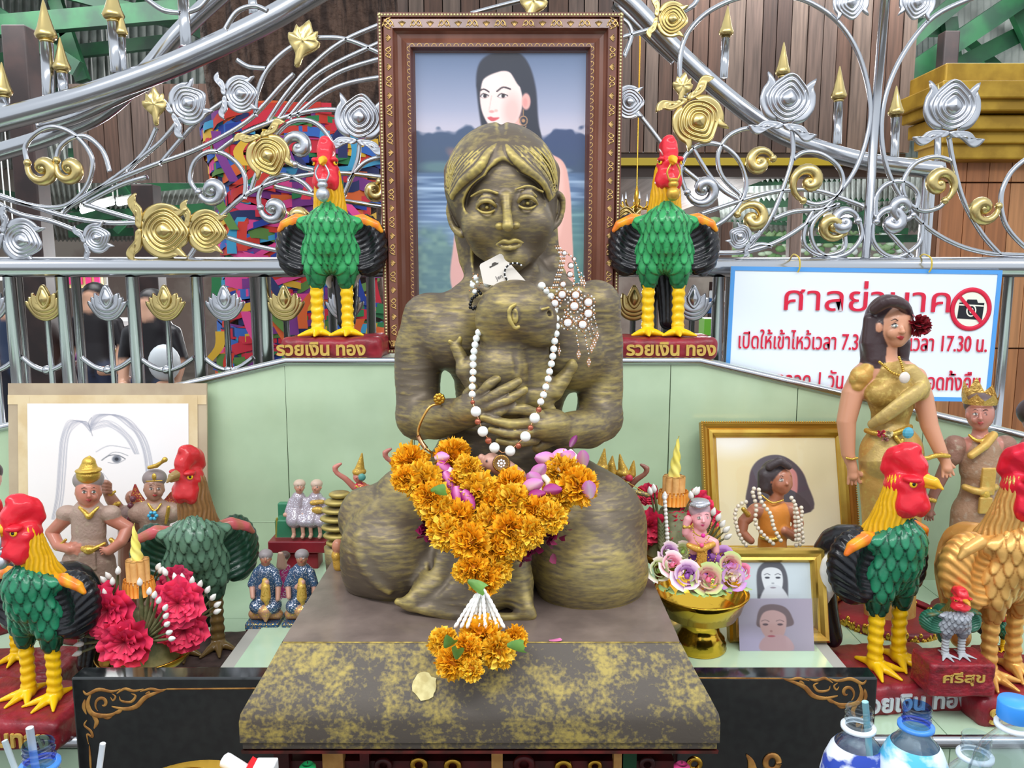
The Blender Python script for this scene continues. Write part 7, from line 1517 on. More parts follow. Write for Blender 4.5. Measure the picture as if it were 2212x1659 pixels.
# ---- small gold frame
sf = thing('small_gold_frame', 'small gold frame with a pale portrait of a long-haired woman, right of the golden bowl', 'picture frame', (W(1675, 1300, 1.42)[0], 1.43, ZB))
YT, YB_ = 1.485, 1.435; TL, TR = W(1568, 1183, YT), W(1780, 1183, YT); BL, BR = np.array((TL[0], YB_, ZB+.001)), np.array((TR[0], YB_, ZB+.001))
ux, uz = TR-TL, BL-TL; N_ = np.cross(ux, uz); N_ /= np.linalg.norm(N_); N_ = N_ if N_[1] < 0 else -N_; s = SS(1280, 1.45)
pframe(sf, TL, TR, BL, BR, [(0, -.018), (0, .004), (5*s, .012), (12*s, .011), (20*s, .006), (26*s, .008), (30*s, .002), (33*s, -.003)], 'moulding', GF2, N_)
cv = mk_canvas(120, 150, 1600, 1748, 1216, 1400, (206, 218, 222)); F_ = (226, 230, 232)
cv.poly([(1634, 1300), (1636, 1250), (1650, 1228), (1668, 1222), (1686, 1230), (1697, 1260), (1697, 1310), (1690, 1400), (1640, 1400)], (84, 84, 92), 3).poly([(1644, 1262), (1650, 1244), (1668, 1240), (1684, 1248), (1688, 1270), (1684, 1295), (1668, 1310), (1652, 1300)], F_, 2).poly([(1652, 1290), (1684, 1290), (1700, 1340), (1640, 1340)], (214, 218, 222), 3)
for ex in (1656, 1678): cv.ell(ex, 1266, 5, 2.6, (60, 62, 74), .4).line([(ex-6, 1259), (ex, 1256), (ex+6, 1259)], .9, (110, 110, 120), n=3)
cv.ell(1667, 1280, 3, 2, (170, 174, 180), .5).ell(1667, 1291, 6, 2, (150, 140, 150), .5)
cv.make('print', sf, TL+ux*.135+uz*.11-N_*.002, ux*.73, uz*.78)
mb = MB(); P4 = np.array([TL, TR, BR, BL]); mb.add(P4-N_*.016, np.array([(3, 2, 1, 0)])); mb.make('backing_board', MATS['backing'], sf, smooth=False, color=False)
mb = MB(); mb.add([TL+(ux+uz)*.12+N_*.001, TR+(uz-ux)*.12+N_*.001, BR-(ux+uz)*.12+N_*.001, BL+(ux-uz)*.12+N_*.001], np.array([(0, 1, 2, 3)])); mb.make('glass', GLASS, sf, smooth=False, color=False)
# ---- photo in plastic
ph = thing('laminated_photo', 'faded mauve photo of a woman in a plastic sleeve leaning before the small gold frame', 'photo', (W(1672, 1350, 1.4)[0], 1.4, ZB))
TL, TR = W(1594, 1293, 1.425), W(1754, 1293, 1.425); BL, BR = np.array((TL[0], 1.40, ZB+.001)), np.array((TR[0], 1.40, ZB+.001)); ux, uz = TR-TL, BL-TL
cv = mk_canvas(130, 120, 1594, 1756, 1293, 1432, (168, 158, 170)); cv.mix(np.clip((cv.x-1690)/70, 0, 1)*.5, (196, 180, 190)).ell(1610, 1420, 60, 40, (200, 188, 216), 1, .7)
cv.poly([(1634, 1345), (1644, 1316), (1668, 1308), (1696, 1316), (1710, 1340), (1708, 1366), (1640, 1370)], (112, 92, 92), 3).poly([(1640, 1352), (1650, 1330), (1672, 1324), (1694, 1336), (1698, 1360), (1690, 1392), (1672, 1410), (1654, 1398), (1642, 1375)], (196, 158, 150), 3).poly([(1650, 1395), (1695, 1392), (1710, 1430), (1640, 1430)], (196, 160, 160), 3)
for ex in (1652, 1684): cv.ell(ex, 1362, 6, 3, (96, 76, 80), .5).line([(ex-8, 1353), (ex, 1350), (ex+8, 1354)], 1.1, (110, 86, 86), .7, n=3)
cv.ell(1664, 1380, 3, 3, (170, 126, 120), .6).ell(1664, 1393, 8, 2.6, (176, 96, 104), .5)
cv.make('photo_print', ph, TL, ux, uz)
mb = MB(); e = np.array((0, -.002, 0)); k = np.array((.004, 0, 0)); mb.add([TL-k+e-uz*.03, TR+k*3+e-uz*.02, BR+k+e, BL-k+e], np.array([(0, 1, 2, 3)])); mb.make('plastic_sleeve', glassmat('clear_plastic', (246, 246, 250), .08), ph, smooth=False, color=False)
# ---- hanging sign
sg_ = thing('sign_board', 'white sign with blue border and red Thai lettering wired to the steel rail', 'sign', W(1866, 700, 2.21))
YSg = 2.212; TL, TR = W(1579, 575, YSg), W(2165, 584, YSg); ux = TR-TL; ux[1] = 0; Ls = np.linalg.norm(ux); ux /= Ls; uz = np.array((ux[2], 0, -ux[0])); Hs = abs(W(2137, 868, YSg)[2]-TR[2]); s = SS(650, YSg)
fS = lambda x, y, h=0: TL+ux*x+uz*y+np.array((0, -h, 0))
def sq(x0, y0, x1, y1, h, th, name, m):
    mb = MB(); P4 = np.array([fS(x0, y0, h), fS(x1, y0, h), fS(x1, y1, h), fS(x0, y1, h)]); mb.add(np.concatenate((P4, P4+(0, th, 0))), np.array([(0, 1, 2, 3), (7, 6, 5, 4), (0, 4, 5, 1), (1, 5, 6, 2), (2, 6, 7, 3), (3, 7, 4, 0)])); return mb.make(name, m, sg_, smooth=False, color=False)
sq(0, 0, Ls, Hs, 0, .004, 'panel', mat('white_sign_face', (232, 240, 250), .25, 0)); BLU = mat('blue_border', (84, 156, 226), .3)
b = 9*s
for a in ((0, 0, Ls, b), (0, Hs-b, Ls, Hs), (0, b, b, Hs-b), (Ls-b, b, Ls, Hs-b)): sq(*a, .002, .002, 'border', BLU)
REDL = mat('red_raised_letter', (214, 28, 62), .35, 0)
R_ = np.eye(4); R_[:3, 0] = ux; R_[:3, 1] = -uz; R_[:3, 2] = (0, -1, 0)
def stext(t, x0, x1, base, size):
    M = R_.copy(); px0 = (x0+x1)/2; p = W(px0, base, YSg); M[:3, 3] = p+(0, -.003, 0); text(t, size*s, REDL, sg_, M, .002, 'lettering', fit=(x1-x0)*s)
stext('ศาลย่านาค', 1692, 2050, 672, 76); stext('เปิดให้เข้าไหว้เวลา 7.30 น.  ปิดเวลา 17.30 น.', 1592, 2132, 756, 50); stext('หยุดตลอด 1 วัน  เปิดให้เข้าตลอดทั้งคืน', 1612, 2118, 840, 52)
c = W(2096, 668, YSg); k = lambda x, z, h=.003: c+ux*x*s-uz*z*s+np.array((0, -h, 0))
mb = MB(); mb.add([k(40*cos(a), 42*sin(a), .0022) for a in np.linspace(0, 2*pi, 32, endpoint=False)], np.array([tuple(range(32))])); mb.make('symbol_disc', mat('cream_disc', (238, 236, 222), .4), sg_, smooth=False, color=False)
mb = MB(); mb.tube([k(40*cos(a), 42*sin(a)) for a in np.linspace(0, 2*pi, 40, endpoint=False)], 5*s, closed=True, n=6, flat=.3, up=(0, 0, 1)); mb.make('prohibition_ring', REDL, sg_, color=False)
BK = mat('black_symbol', (24, 26, 34), .4)
def pg(P, name, m, h): mb = MB(); P = [k(x, z, h) for x, z in P]; n = len(P); tr = np.array(tessellate_polygon([[Vector((p[0], p[2], 0)) for p in P]])); mb.add(P, tr); return mb.make(name, m, sg_, smooth=False, color=False)
pg([(-28, -20), (26, -23), (28, 14), (14, 14), (11, 21), (-9, 21), (-12, 14), (-26, 14)], 'camera_symbol', BK, .0028)
pg([(11*cos(a)+1, 13*sin(a)-3) for a in np.linspace(0, 6.28, 24, endpoint=False)], 'lens_ring', MATS['cream_disc'], .0032); pg([(8*cos(a)+1, 10*sin(a)-3) for a in np.linspace(0, 6.28, 24, endpoint=False)], 'lens', BK, .0036); pg([(4.5*cos(a)+1, 6*sin(a)-3) for a in np.linspace(0, 6.28, 16, endpoint=False)], 'lens_centre', MATS['cream_disc'], .004)
pg([(-26, 31), (-31, 26), (24, -33), (30, -28)], 'slash', REDL, .0046); pg([(-26, 11), (27, 9), (27, 6), (-26, 8)], 'camera_line', MATS['cream_disc'], .003)
for px in (1722, 2005):
    mb = MB(); c0 = W(px, 577, YSg); P = smoothpts([c0+(0, -.006, -.014), c0+(.003, -.012, .0), c0+(0, -.01, .025), c0+(-.002, .035, .034), c0+(0, .068, .0), c0+(0, .03, -.022)], 5); mb.tube(P, .0022, n=6)
    t = thing('wire_tie', 'yellow wire tie holding the %s top of the sign to the rail' % ('left' if px < 1800 else 'right'), 'tie', c0); mb.make('wire', mat('yellow_wire', (214, 186, 70), .4), t, color=False)
# ---- black stone panels
BST = mat('polished_black_stone', (18, 20, 22), .07, 0, spec=.7, coat=.5, col2=(26, 30, 30), nscale=60); GIN = mat('gold_inlay', (190, 140, 72), .5, .3, col2=(150, 100, 50), nscale=50)
Z4 = lambda x, y: (x/3.568, 1194+y/3.568)
def panel(x0, x1, lab, mir):
    t = thing('black_stone_panel', lab, 'panel', ((x0+x1)/2, 1.19, .3)); zt_ = .819
    mb = MB(); mb.box(((x0+x1)/2, 1.192, (zt_+.3)/2), ((x1-x0)/2, .018, (zt_-.3)/2)); mb.make('slab', BST, t, smooth=False, color=False, bevel=.003)
    def cur(L, r, sp=None):
        P = [Z4(*p) for p in L]; P = [((2051-x if mir else x), y-(23 if mir else 0)) for x, y in P]; P = smoothpts([W(x, y, 1.1735) for x, y in P], 5)
        n = len(P); rr = r/3.568*SS(1520, 1.17)*np.sin(np.linspace(.25, pi-.15, n)); mb = MB(); mb.tube(P, rr, n=8, flat=.25, up=(0, -1, 0)); mb.make('gold_scroll', GIN, t, color=False)
    for L, r in (([(640, 1062), (672, 1092), (760, 1055), (860, 1070), (930, 1050)], 15), ([(900, 1085), (960, 1050), (1030, 1066), (1110, 1050)], 13), ([(1080, 1070), (1160, 1050), (1230, 1062), (1290, 1050)], 12), ([(700, 1090), (676, 1160), (700, 1230), (760, 1256), (860, 1250), (935, 1200)], 22),
                 ([(860, 1185), (960, 1205), (1050, 1185), (1115, 1120), (1190, 1085), (1275, 1058)], 20), ([(1010, 1085), (1045, 1105), (1010, 1150), (935, 1142), (920, 1105)], 11), ([(655, 1130), (645, 1190), (665, 1245)], 14), ([(705, 1240), (745, 1300), (725, 1355)], 18), ([(670, 1290), (650, 1330), (700, 1375), (712, 1420), (670, 1400), (682, 1475)], 11),
                 ([(688, 1480), (696, 1600), (700, 1700)], 9), ([(860, 1085), (890, 1110), (870, 1140), (850, 1110)], 8), ([(1120, 1090), (1150, 1075), (1140, 1105)], 9), ([(880, 1240), (920, 1225), (950, 1190)], 14), ([(780, 1262), (830, 1275), (870, 1255)], 12)): cur(L, r)
    cur([(790+(62-9.2*a)*cos(a*1.0+2.2), 1165+(68-10*a)*sin(a*1.0+2.2)) for a in np.linspace(0, 6.2, 16)], 14)
    mb = MB(); L = [Z4(*p) for p in (((1285, 1052), (2150, 1044)) if not mir else ((1285, 1052), (2700, 1046)))]; L = [((2051-x if mir else x), y-(23 if mir else 0)) for x, y in L]; mb.tube([W(x, y, 1.1735) for x, y in L], 7/3.568*SS(1520, 1.17), n=6, flat=.25, up=(0, -1, 0)); mb.make('gold_line', GIN, t, color=False)
    return t
panel(-.693, -.36, 'polished black stone panel with gold corner scroll left of the plinth', False); t = panel(.263, .575, 'polished black stone panel with gold corner scroll right of the plinth', True)
mb = MB(); mb.tube(smoothpts([W(1612, 1630, 1.1725), W(1622, 1645, 1.1725), W(1626, 1670, 1.1725)], 4), np.linspace(.001, .009, 9), n=8, flat=.2, up=(0, -1, 0)); mb.make('gold_flame', GIN, t, color=False)
mb = MB(); c = W(1668, 1648, 1.1725); mb.tube([c+np.array((.0105*cos(a), 0, .0125*sin(a))) for a in np.linspace(0, 6.2, 20)], .0048, n=6, flat=.3, up=(0, -1, 0)); mb.make('gold_ring', GIN, t, color=False)
# ================================================================ OFFERINGS
REDF = mat('red_paper_flower', (226, 30, 66), .6, 0, attr=True); LEAFM = mat('folded_leaf', (124, 122, 84), .5, 0, col2=(92, 96, 60), nscale=40); TIPW = mat('white_bud_tip', (246, 244, 238), .35, 0, coat=.4)
TAN = mat('tan_candle', (214, 160, 92), .6, col2=(200, 144, 78), nscale=60); ORC = mat('orange_candle', (240, 160, 62), .5); YEL = mat('yellow_wax', (240, 222, 96), .35, 0, sss=0., col2=(250, 236, 130), nscale=20)
def carnation(par, px, py, r, Y, col=(226, 34, 68), tilt=(0, .2), name='carnation'):
    c = W(px, py, Y); s = SS(py, Y); R = frame_from((tilt[0], -1, tilt[1])); mb = MB(); nr, na = 7, 44
    for l in range(5):
        rr = r*s*(1-.17*l); V, C = [], []; ph = rng.uniform(0, 6)
        for i in range(nr):
            f = i/(nr-1)
            for j in range(na):
                a = j/na*2*pi; w = f**1.5*(.13*sin(a*5+ph)+.10*sin(a*11+ph*2+l)+.05*sin(a*19-l)); rad = rr*f*(1+.07*sin(a*7+ph)+.05*sin(a*17)); z = rr*((.12+.2*l)*1.0*f**.7+w+.04*l)
                V.append(R@np.array((rad*cos(a), rad*sin(a), z))+c); k = .62+.4*f+.2*w/.2*f; C.append(np.clip(np.array(col)*k+(18*f, 30*f*(.5+w*2), 26*f), 0, 255))
        mb.grid(np.array(V), nr, na, cv=True); mb.C[-1] = lin(np.array(C))
    return mb.make(name, REDF, par)
def spikes(par, root, tips, Y, Z, w=5.5, dY=-.03):
    r0 = W(*Z(*root), Y)
    for i, t in enumerate(tips):
        p = W(*Z(*t), Y+dY+.004*(i % 2)); d = p-r0; L = np.linalg.norm(d); d /= L; s = SS(1200, Y)
        mb = MB(); mb.tube([r0+d*L*f for f in (.15, .35, .6, .85, .97)], np.array([.8, 1.1, 1., .7, .4])*w*s, n=6, flat=.6); mb.make('leaf_spike', LEAFM, par, color=False)
        R = frame_from(d); mb = MB(); mb.lathe([(0, -9), (4.2, -5), (6.2, 0), (5, 6), (2, 11.5), (0, 14)], (0, 0, 0), 10); mb.V[0] = mb.V[0]*s@R.T+p; mb.make('white_bud', TIPW, par, color=False)
def candles(par, cx, y0, y1, r, Y, n=9, yt=None, lean=0):
    s = SS(y0, Y); c = W(cx, y1, Y); h = W(cx, y0, Y)[2]-c[2]
    for i in range(n):
        a = i/(n-1)*2*pi if i < n-1 else 0; q = c+np.array((r*s*cos(a), r*s*sin(a), 0))*(i < n-1); mb = MB(); mb.tube([q, q+(0, 0, h*.97), q+(0, 0, h)], [r*s*.46, r*s*.46, r*s*.40], n=12); mb.make('candle_stick', TAN, par, color=False)
    for i in range(22):
        a = i/22*2*pi; q = c+np.array((r*s*1.75*cos(a), r*s*1.5*sin(a), -.006)); mb = MB(); mb.tube([q-(0, 0, .012), q+(0, 0, .004), q+(0, 0, .012), q+(0, 0, .017)], np.array([4.6, 4.6, 2.6, 2])*s, n=7); mb.make('small_candle', ORC, par, color=False)
    mb = MB(); mb.tube([c+np.array((r*s*1.72*cos(a), r*s*1.46*sin(a), .004+.003*sin(a*11))) for a in np.linspace(0, 6.2, 50)], .9*s, n=4); mb.make('cotton_string', mat('cotton', (226, 206, 180), .8), par, color=False)
    if yt:
        top = W(cx+lean, yt, Y)[2]; V = []; nn, na = 40, 24; H = top-(c[2]+h)+.01
        for i in range(nn):
            f = i/(nn-1); rr = 12.5*s*(1-f**1.6*.85)
            for j in range(na): a = j/na*2*pi; k = rr*(1+.16*cos(3*(a+f*7.5))); V.append((c[0]+k*cos(a)+lean*s*f, c[1]+k*sin(a), c[2]+h-.01+H*f))
        mb = MB(); mb.grid(np.array(V), nn, na, cv=True); mb.tube([(c[0]+lean*s, c[1], top-.004), (c[0]+lean*s+.002, c[1], top+.006)], .0008, n=4); mb.make('yellow_candle', YEL, par, color=False)
Z3 = lambda x, y: (x/3.568, 960+y/3.568); Y = 1.39
ba = thing('flower_offering', 'offering of red carnations, leaf spikes with white buds and candles in a gold bowl, left', 'offering', (W(320, 1400, Y)[0], Y, zS))
candles(ba, 300, 1208, 1262, 17, Y, 9, 1137, -3)
for a in (((235, 1318, 52), -.035, (-.1, .15)), ((272, 1385, 50), -.05, (0, 0)), ((385, 1303, 46), -.02, (.25, .2)), ((398, 1360, 42), -.01, (.3, 0)), ((222, 1296, 30), .03, (-.4, .3)), ((188, 1352, 30), .03, (-.5, 0)), ((380, 1258, 30), .05, (.3, .5))): carnation(ba, a[0][0], a[0][1], a[0][2]*1.2, Y+a[1], (226, 34, 68) if a[1] < .04 else (170, 16, 50), a[2])
mb = MB(); c = W(315, 1408, Y); s = SS(1408, Y)
mb.lathe([(0, zS-c[2]), (.046, zS-c[2]), (.048, zS-c[2]+.006), (.03, zS-c[2]+.02), (.034, zS-c[2]+.03), (.05, -.03), (.076, -.012), (.086, .004), (.084, .006), (.07, -.01), (0, -.02)], c, 36); mb.make('gold_bowl', BRASS, ba, color=False)
mb = MB(); mb.lathe([(.06, -.01), (.045, .04), (.022, .08), (0, .09)], c, 20); mb.make('leaf_core', LEAFM, ba, color=False)
spikes(ba, (880, 1500), [(910, 980), (868, 1062), (805, 1150), (752, 1212), (692, 1292), (645, 1358), (655, 1405), (625, 1475), (620, 1540), (605, 1610)], Y-.01, Z3)
spikes(ba, (1110, 1520), [(1078, 1068), (1150, 1138), (1190, 1165), (1222, 1208), (1272, 1262), (1276, 1325), (1285, 1388), (1300, 1450), (1320, 1498)], Y-.035, Z3, dY=-.03)
spikes(ba, (1440, 1400), [(1275, 990), (1350, 1032), (1405, 1035), (1480, 1058), (1540, 1085), (1597, 1127), (1637, 1183), (1670, 1238), (1668, 1290)], Y+.02, Z3, dY=-.01)
spikes(ba, (1050, 1300), [(840, 1020), (805, 1050), (755, 1105), (1218, 948), (1240, 975)], Y+.05, Z3, 4)
# right flower offering
ZR = lambda x, y: (1280+x/3.687, 900+y/3.687); Y = 1.60
bb = thing('flower_offering', 'red carnation and leaf offering with tan candles between the knee and gold frame', 'offering', (W(1455, 1200, Y)[0], Y, zB))
candles(bb, 1455, 1028, 1070, 17, Y, 9, 948, 6)
for a in (((1402, 1138, 40), -.02, (-.2, .1)), ((1408, 1178, 34), -.01, (-.2, 0)), ((1470, 1136, 38), -.02, (.1, .1)), ((1462, 1172, 36), -.03, (.1, 0)), ((1508, 1088, 32), .02, (.3, .3)), ((1400, 1068, 24), .04, (-.3, .4)), ((1530, 1120, 28), .02, (.5, .1))): carnation(bb, *a[0], Y+a[1], (206, 24, 56), a[2])
c = W(1455, 1200, Y); mb = MB(); mb.lathe([(0, zB-c[2]), (.04, zB-c[2]), (.042, zB-c[2]+.006), (.026, zB-c[2]+.02), (.045, -.02), (.07, 0), (.075, .012), (.072, .012), (0, .0)], c, 32); mb.make('gold_bowl', BRASS, bb, color=False)
mb = MB(); mb.lathe([(.065, .01), (.05, .05), (.03, .10), (0, .11)], c, 20); mb.make('leaf_core', LEAFM, bb, color=False)
spikes(bb, (860, 1080), [(785, 635), (960, 765), (1000, 810), (1030, 860), (1060, 905), (1070, 960)], Y-.01, ZR, 5); spikes(bb, (560, 1080), [(460, 600), (575, 640), (490, 580), (810, 600), (830, 600)], Y, ZR, 3.5)
for i in range(9): spikes(bb, (548+4*(i % 2), 1080-24*i), [(520+(i % 2)*60, 1010-24*i)], Y-.035, ZR, 4.5, 0) if 0 else None
for i in range(8):
    for sg in (-1, 1): mb = MB(); p = W(1430, 1192-8*i, Y-.045); mb.tube([p, p+np.array((sg*.006, -.002, .010)), p+np.array((sg*.009, 0, .018))], [.003, .0035, .001], n=6); mb.make('leaf_plait', LEAFM, bb, color=False)
for i in range(14): mb = MB(); p = W(1436+i*.55, 1076+i*8.6, Y-.05); mb.ball(p, (.0042, .0042, .0052) if i < 9 else .005, nu=8, nv=6); mb.make('hanging_bud', TIPW, bb, color=False)
# golden footed bowl with roses and a baby doll
Y = 1.415; gb_ = thing('golden_bowl', 'shiny golden footed bowl holding paper roses, on the green block right of the plinth', 'bowl', (W(1520, 1400, Y)[0], Y, zB))
c = np.array((W(1514, 1290, Y)[0], Y, zB)); h = W(1514, 1276, Y)[2]-zB
mb = MB(); mb.lathe([(0, 0), (.048, 0), (.050, .004), (.047, .009), (.049, .012), (.044, .018), (.046, .022), (.036, .034), (.035, .05), (.040, .056), (.038, .06), (.055, .066+0*h), (.068, .078), (.074, h*.72), (.080, h*.9), (.088, h), (.086, h+.002), (.078, h-.004), (.066, h*.6), (0, h*.55)], c, 48); mb.make('bowl', mat('polished_gold_bowl', (222, 178, 62), .14, 1., bump=.25, bscale=24, bdist=.004), gb_, color=False)
def rose(par, px, py, r, Y, c1, c2, tilt=(0, .6)):
    c = W(px, py, Y); s = SS(py, Y)*r; R = frame_from((tilt[0], -1, tilt[1])); mb = MB()
    for k in range(13):
        f = k/12; a0 = k*2.4; rad = s*(.14+.62*f); op = .25+.95*f; V, C = [], []; nu, nv = 5, 5
        for i in range(nu):
            u = i/(nu-1)
            for j in range(nv):
                v = (j/(nv-1)-.5)*1.5; rr = rad*(1+op*.55*u*u)*(1-.1*abs(v)*u); z = s*(.62*(1-f*.55)*u-.1*f-.12*u*abs(v)**2+.05*sin(v*5+k)); V.append(R@np.array((rr*cos(a0+v), rr*sin(a0+v), z))+c); m_ = np.clip(u*f*1.1, 0, 1); C.append(np.array(c1)*(1-m_)+np.array(c2)*m_)
        mb.grid(np.array(V), nu, nv); mb.C[-1] = lin(np.array(C))
    mb.ball(c, s*.2, c1); return mb.make('rose', MOR, par)
PKc, GRc, LIc, CRc = (244, 150, 180), (190, 220, 130), (186, 120, 200), (250, 232, 226)
for a in ((1424, 1232, 26, -.05, GRc, CRc), (1452, 1220, 28, -.055, PKc, CRc), (1446, 1196, 24, -.01, LIc, CRc), (1484, 1244, 32, -.075, LIc, CRc), (1530, 1252, 34, -.08, PKc, GRc), (1540, 1256, 20, -.075, GRc, (214, 236, 170)), (1584, 1250, 30, -.06, CRc, LIc), (1578, 1222, 28, -.045, PKc, GRc), (1562, 1204, 24, .0, LIc, (214, 170, 220)), (1475, 1192, 22, .0, GRc, CRc), (1510, 1262, 22, -.07, CRc, PKc), (1540, 1225, 26, -.03, (160, 100, 180), LIc), (1605, 1236, 18, -.04, PKc, PKc)): rose(gb_, a[0], a[1], a[2], Y+a[3], a[4], a[5], (rng.uniform(-.3, .3), .7))
for i in range(9):
    px = 1425+i*22; mb = MB(); petal(mb, W(px, 1262+12*sin(i/8*pi), Y-.06-.02*sin(i/8*pi)), np.array((rng.uniform(-.6, .6), -.8, -.3)), np.array((0, 0, 1)), .024, .008, (176, 206, 130), nx=5, ny=5); mb.make('leaf', MOR, gb_)
Y2 = Y-.01; t, V = fig('baby_doll', 'pink plastic baby doll with gold chain jewellery and purple skirt standing in the golden bowl', Y2, (1516, W(1516, 1262, Y2)[2]), .0012); PKs = (236, 166, 170)
t.location = (W(1516, 1240, Y2)[0], Y2, W(1516, 1262, Y2)[2]); t['_w'] = list(map(float, t.location))
face(V, (1514, 1118, 0), 27, .22, PKs, lips=(200, 60, 110), iris=(60, 36, 30), brow=(70, 46, 40), slim=.92); V.part('head', (190, 160, 168), SKIN).ell((1511, 1100, 6), (23, 23, 21))
V.part('body', PKs, SKIN).tube([(1508, 1152, 2), (1508, 1172, 0), (1512, 1200, 0)], [19, 21, 20], 6, ys=.8).tube([(1492, 1160, 0), (1482, 1150, -6), (1483, 1130, -8), (1486, 1122, -8)], [10, 9, 8, 9], 3).tube([(1528, 1165, 0), (1544, 1172, -6), (1546, 1190, -10)], [10, 9, 8], 3).tube([(1508, 1230, 0), (1508, 1262, 0)], [11, 11]).tube([(1524, 1230, 0), (1524, 1262, 0)], [11, 11])
V.part('skirt', (84, 34, 108), mat('purple_velvet', (84, 34, 108), .8, 0, attr=True)).tube([(1514, 1192, 0), (1514, 1222, 0)], [22, 34], 4, ys=.8); V.part('sash', (206, 150, 60), GLIT).box((1516, 1205, -26), (11, 4, 22), 2).tube([(1488, 1178, -18), (1512, 1186, -26), (1540, 1176, -16)], [6, 8, 6], n=3)
V.part('crown', (200, 196, 200), mat('silver_jewel', (200, 200, 206), .25, .8, bump=1, bscale=300)).tube([(1494, 1090, -12), (1512, 1094, -24), (1530, 1088, -14)], [5, 6, 5], n=3).ell((1512, 1082, -2), (20, 20, 5))
V.part('bracelet', (210, 160, 60), GOLDJ).tube([(1478, 1138, -12), (1490, 1138, -12)], 4); V.emit(PAINT, t)
for P in ([(1496, 1132), (1500, 1150), (1514, 1158), (1530, 1152), (1538, 1130)], [(1494, 1135), (1502, 1166), (1516, 1178), (1532, 1160)], [(1486, 1186), (1496, 1214), (1512, 1198)], [(1522, 1190), (1540, 1216), (1548, 1196)]):
    for x, y in smoothpts(np.array(P, float), 6): mb = MB(); mb.ball(W(x, y, Y2-.026), .0014, nu=6, nv=4); mb.make('chain_bead', GOLDJ, t, color=False)
for x, y, m in ((1519, 1157, (230, 40, 150)), (1516, 1178, (240, 90, 140))): mb = MB(); mb.ball(W(x, y, Y2-.028), .004, m, 8, 6); mb.make('pink_gem', PAINT, t)
# bust doll with pearl strings
Y = 1.62; t, V = fig('pearl_bust_statuette', 'brown-haired statuette in orange sash draped with pearl strings before the gold-framed picture', Y, (1672, zB), .0014); sk = (176, 112, 84)
face(V, (1686, 1036, 0), 30, .5, sk, lips=(206, 120, 90), iris=(40, 26, 24)); V.part('hair', (70, 60, 62), mat('grey_hair_paint', (70, 60, 62), .4, 0, attr=True, bump=.8, bscale=70)).ell((1674, 1022, 12), (31, 30, 30)).tube([(1654, 1026, 0), (1652, 1050, 0), (1664, 1062, 4)], [17, 15, 8], 6).tube([(1662, 1008, -14), (1684, 996, -20), (1704, 1008, -16)], [9, 9, 7], 5)
V.part('body', sk, SKIN).tube([(1680, 1062, 4), (1674, 1088, 6)], [14, 16], 5).tube([(1636, 1102, 6), (1706, 1102, 6)], [16, 17], 8).tube([(1630, 1104, 6), (1606, 1126, 4), (1602, 1150, -2), (1622, 1168, -12)], [15, 12, 11, 8], 4).tube([(1714, 1106, 6), (1724, 1130, 2), (1716, 1160, -8), (1694, 1146, -22)], [14, 12, 10, 8], 4)
V.part('sash', (222, 140, 56), mat('orange_satin', (222, 140, 56), .45, .1, attr=True, bump=.6, bscale=60)).tube([(1672, 1112, 2), (1672, 1140, 0), (1668, 1165, 0)], [33, 34, 26], 8, ys=.75).tube([(1668, 1172, 0), (1668, 1250, 0), (1668, 1330, 0)], [30, 38, 36], 8, ys=.8)
V.part('belt', (214, 170, 80), GOLDJ).tube([(1644, 1160, -16), (1668, 1166, -24), (1692, 1158, -16)], [4, 5, 4], n=3).tube([(1646, 1070, -8), (1668, 1086, -20), (1692, 1080, -16)], [2, 2.4, 2], n=3).tube([(1606, 1100, -6), (1616, 1112, -6)], 5)
V.emit(PAINT, t); z1 = zat(1340, Y); disc(t, 'base', REDB, 1668, Y, zB, .045, max(.012, z1-zB+.004))
ps = thing('pearl_strings', 'long loops of cream pearls hanging over the orange-sashed bust statuette', 'necklace', W(1670, 1100, Y-.04)); PRL = mat('cream_pearl', (228, 216, 196), .2, 0, coat=.6)
for P, dY in (([(1636, 1050), (1626, 1062), (1634, 1095), (1632, 1130), (1652, 1158), (1672, 1176)], -.045), ([(1638, 1048), (1644, 1082), (1664, 1110), (1672, 1140), (1688, 1170)], -.05), ([(1620, 1082), (1598, 1090), (1588, 1110), (1592, 1140), (1602, 1165), (1612, 1178)], -.03), ([(1704, 1068), (1716, 1086), (1722, 1110), (1726, 1140), (1724, 1172)], -.035), ([(1728, 1088), (1732, 1104), (1730, 1130), (1734, 1170), (1718, 1178)], -.025), ([(1716, 1090), (1718, 1130), (1720, 1172)], -.03)):
    Q = smoothpts(np.array(P, float), 14); acc = 0; pv = Q[0]
    for q_ in Q:
        acc += math.hypot(*(q_-pv)); pv = q_
        if acc > 8.2 or q_ is Q[0]: acc = 0; mb = MB(); mb.ball(W(q_[0], q_[1], Y+dY), 4.6*SS(1100, Y), nu=10, nv=7); mb.make('pearl', PRL, ps, color=False)
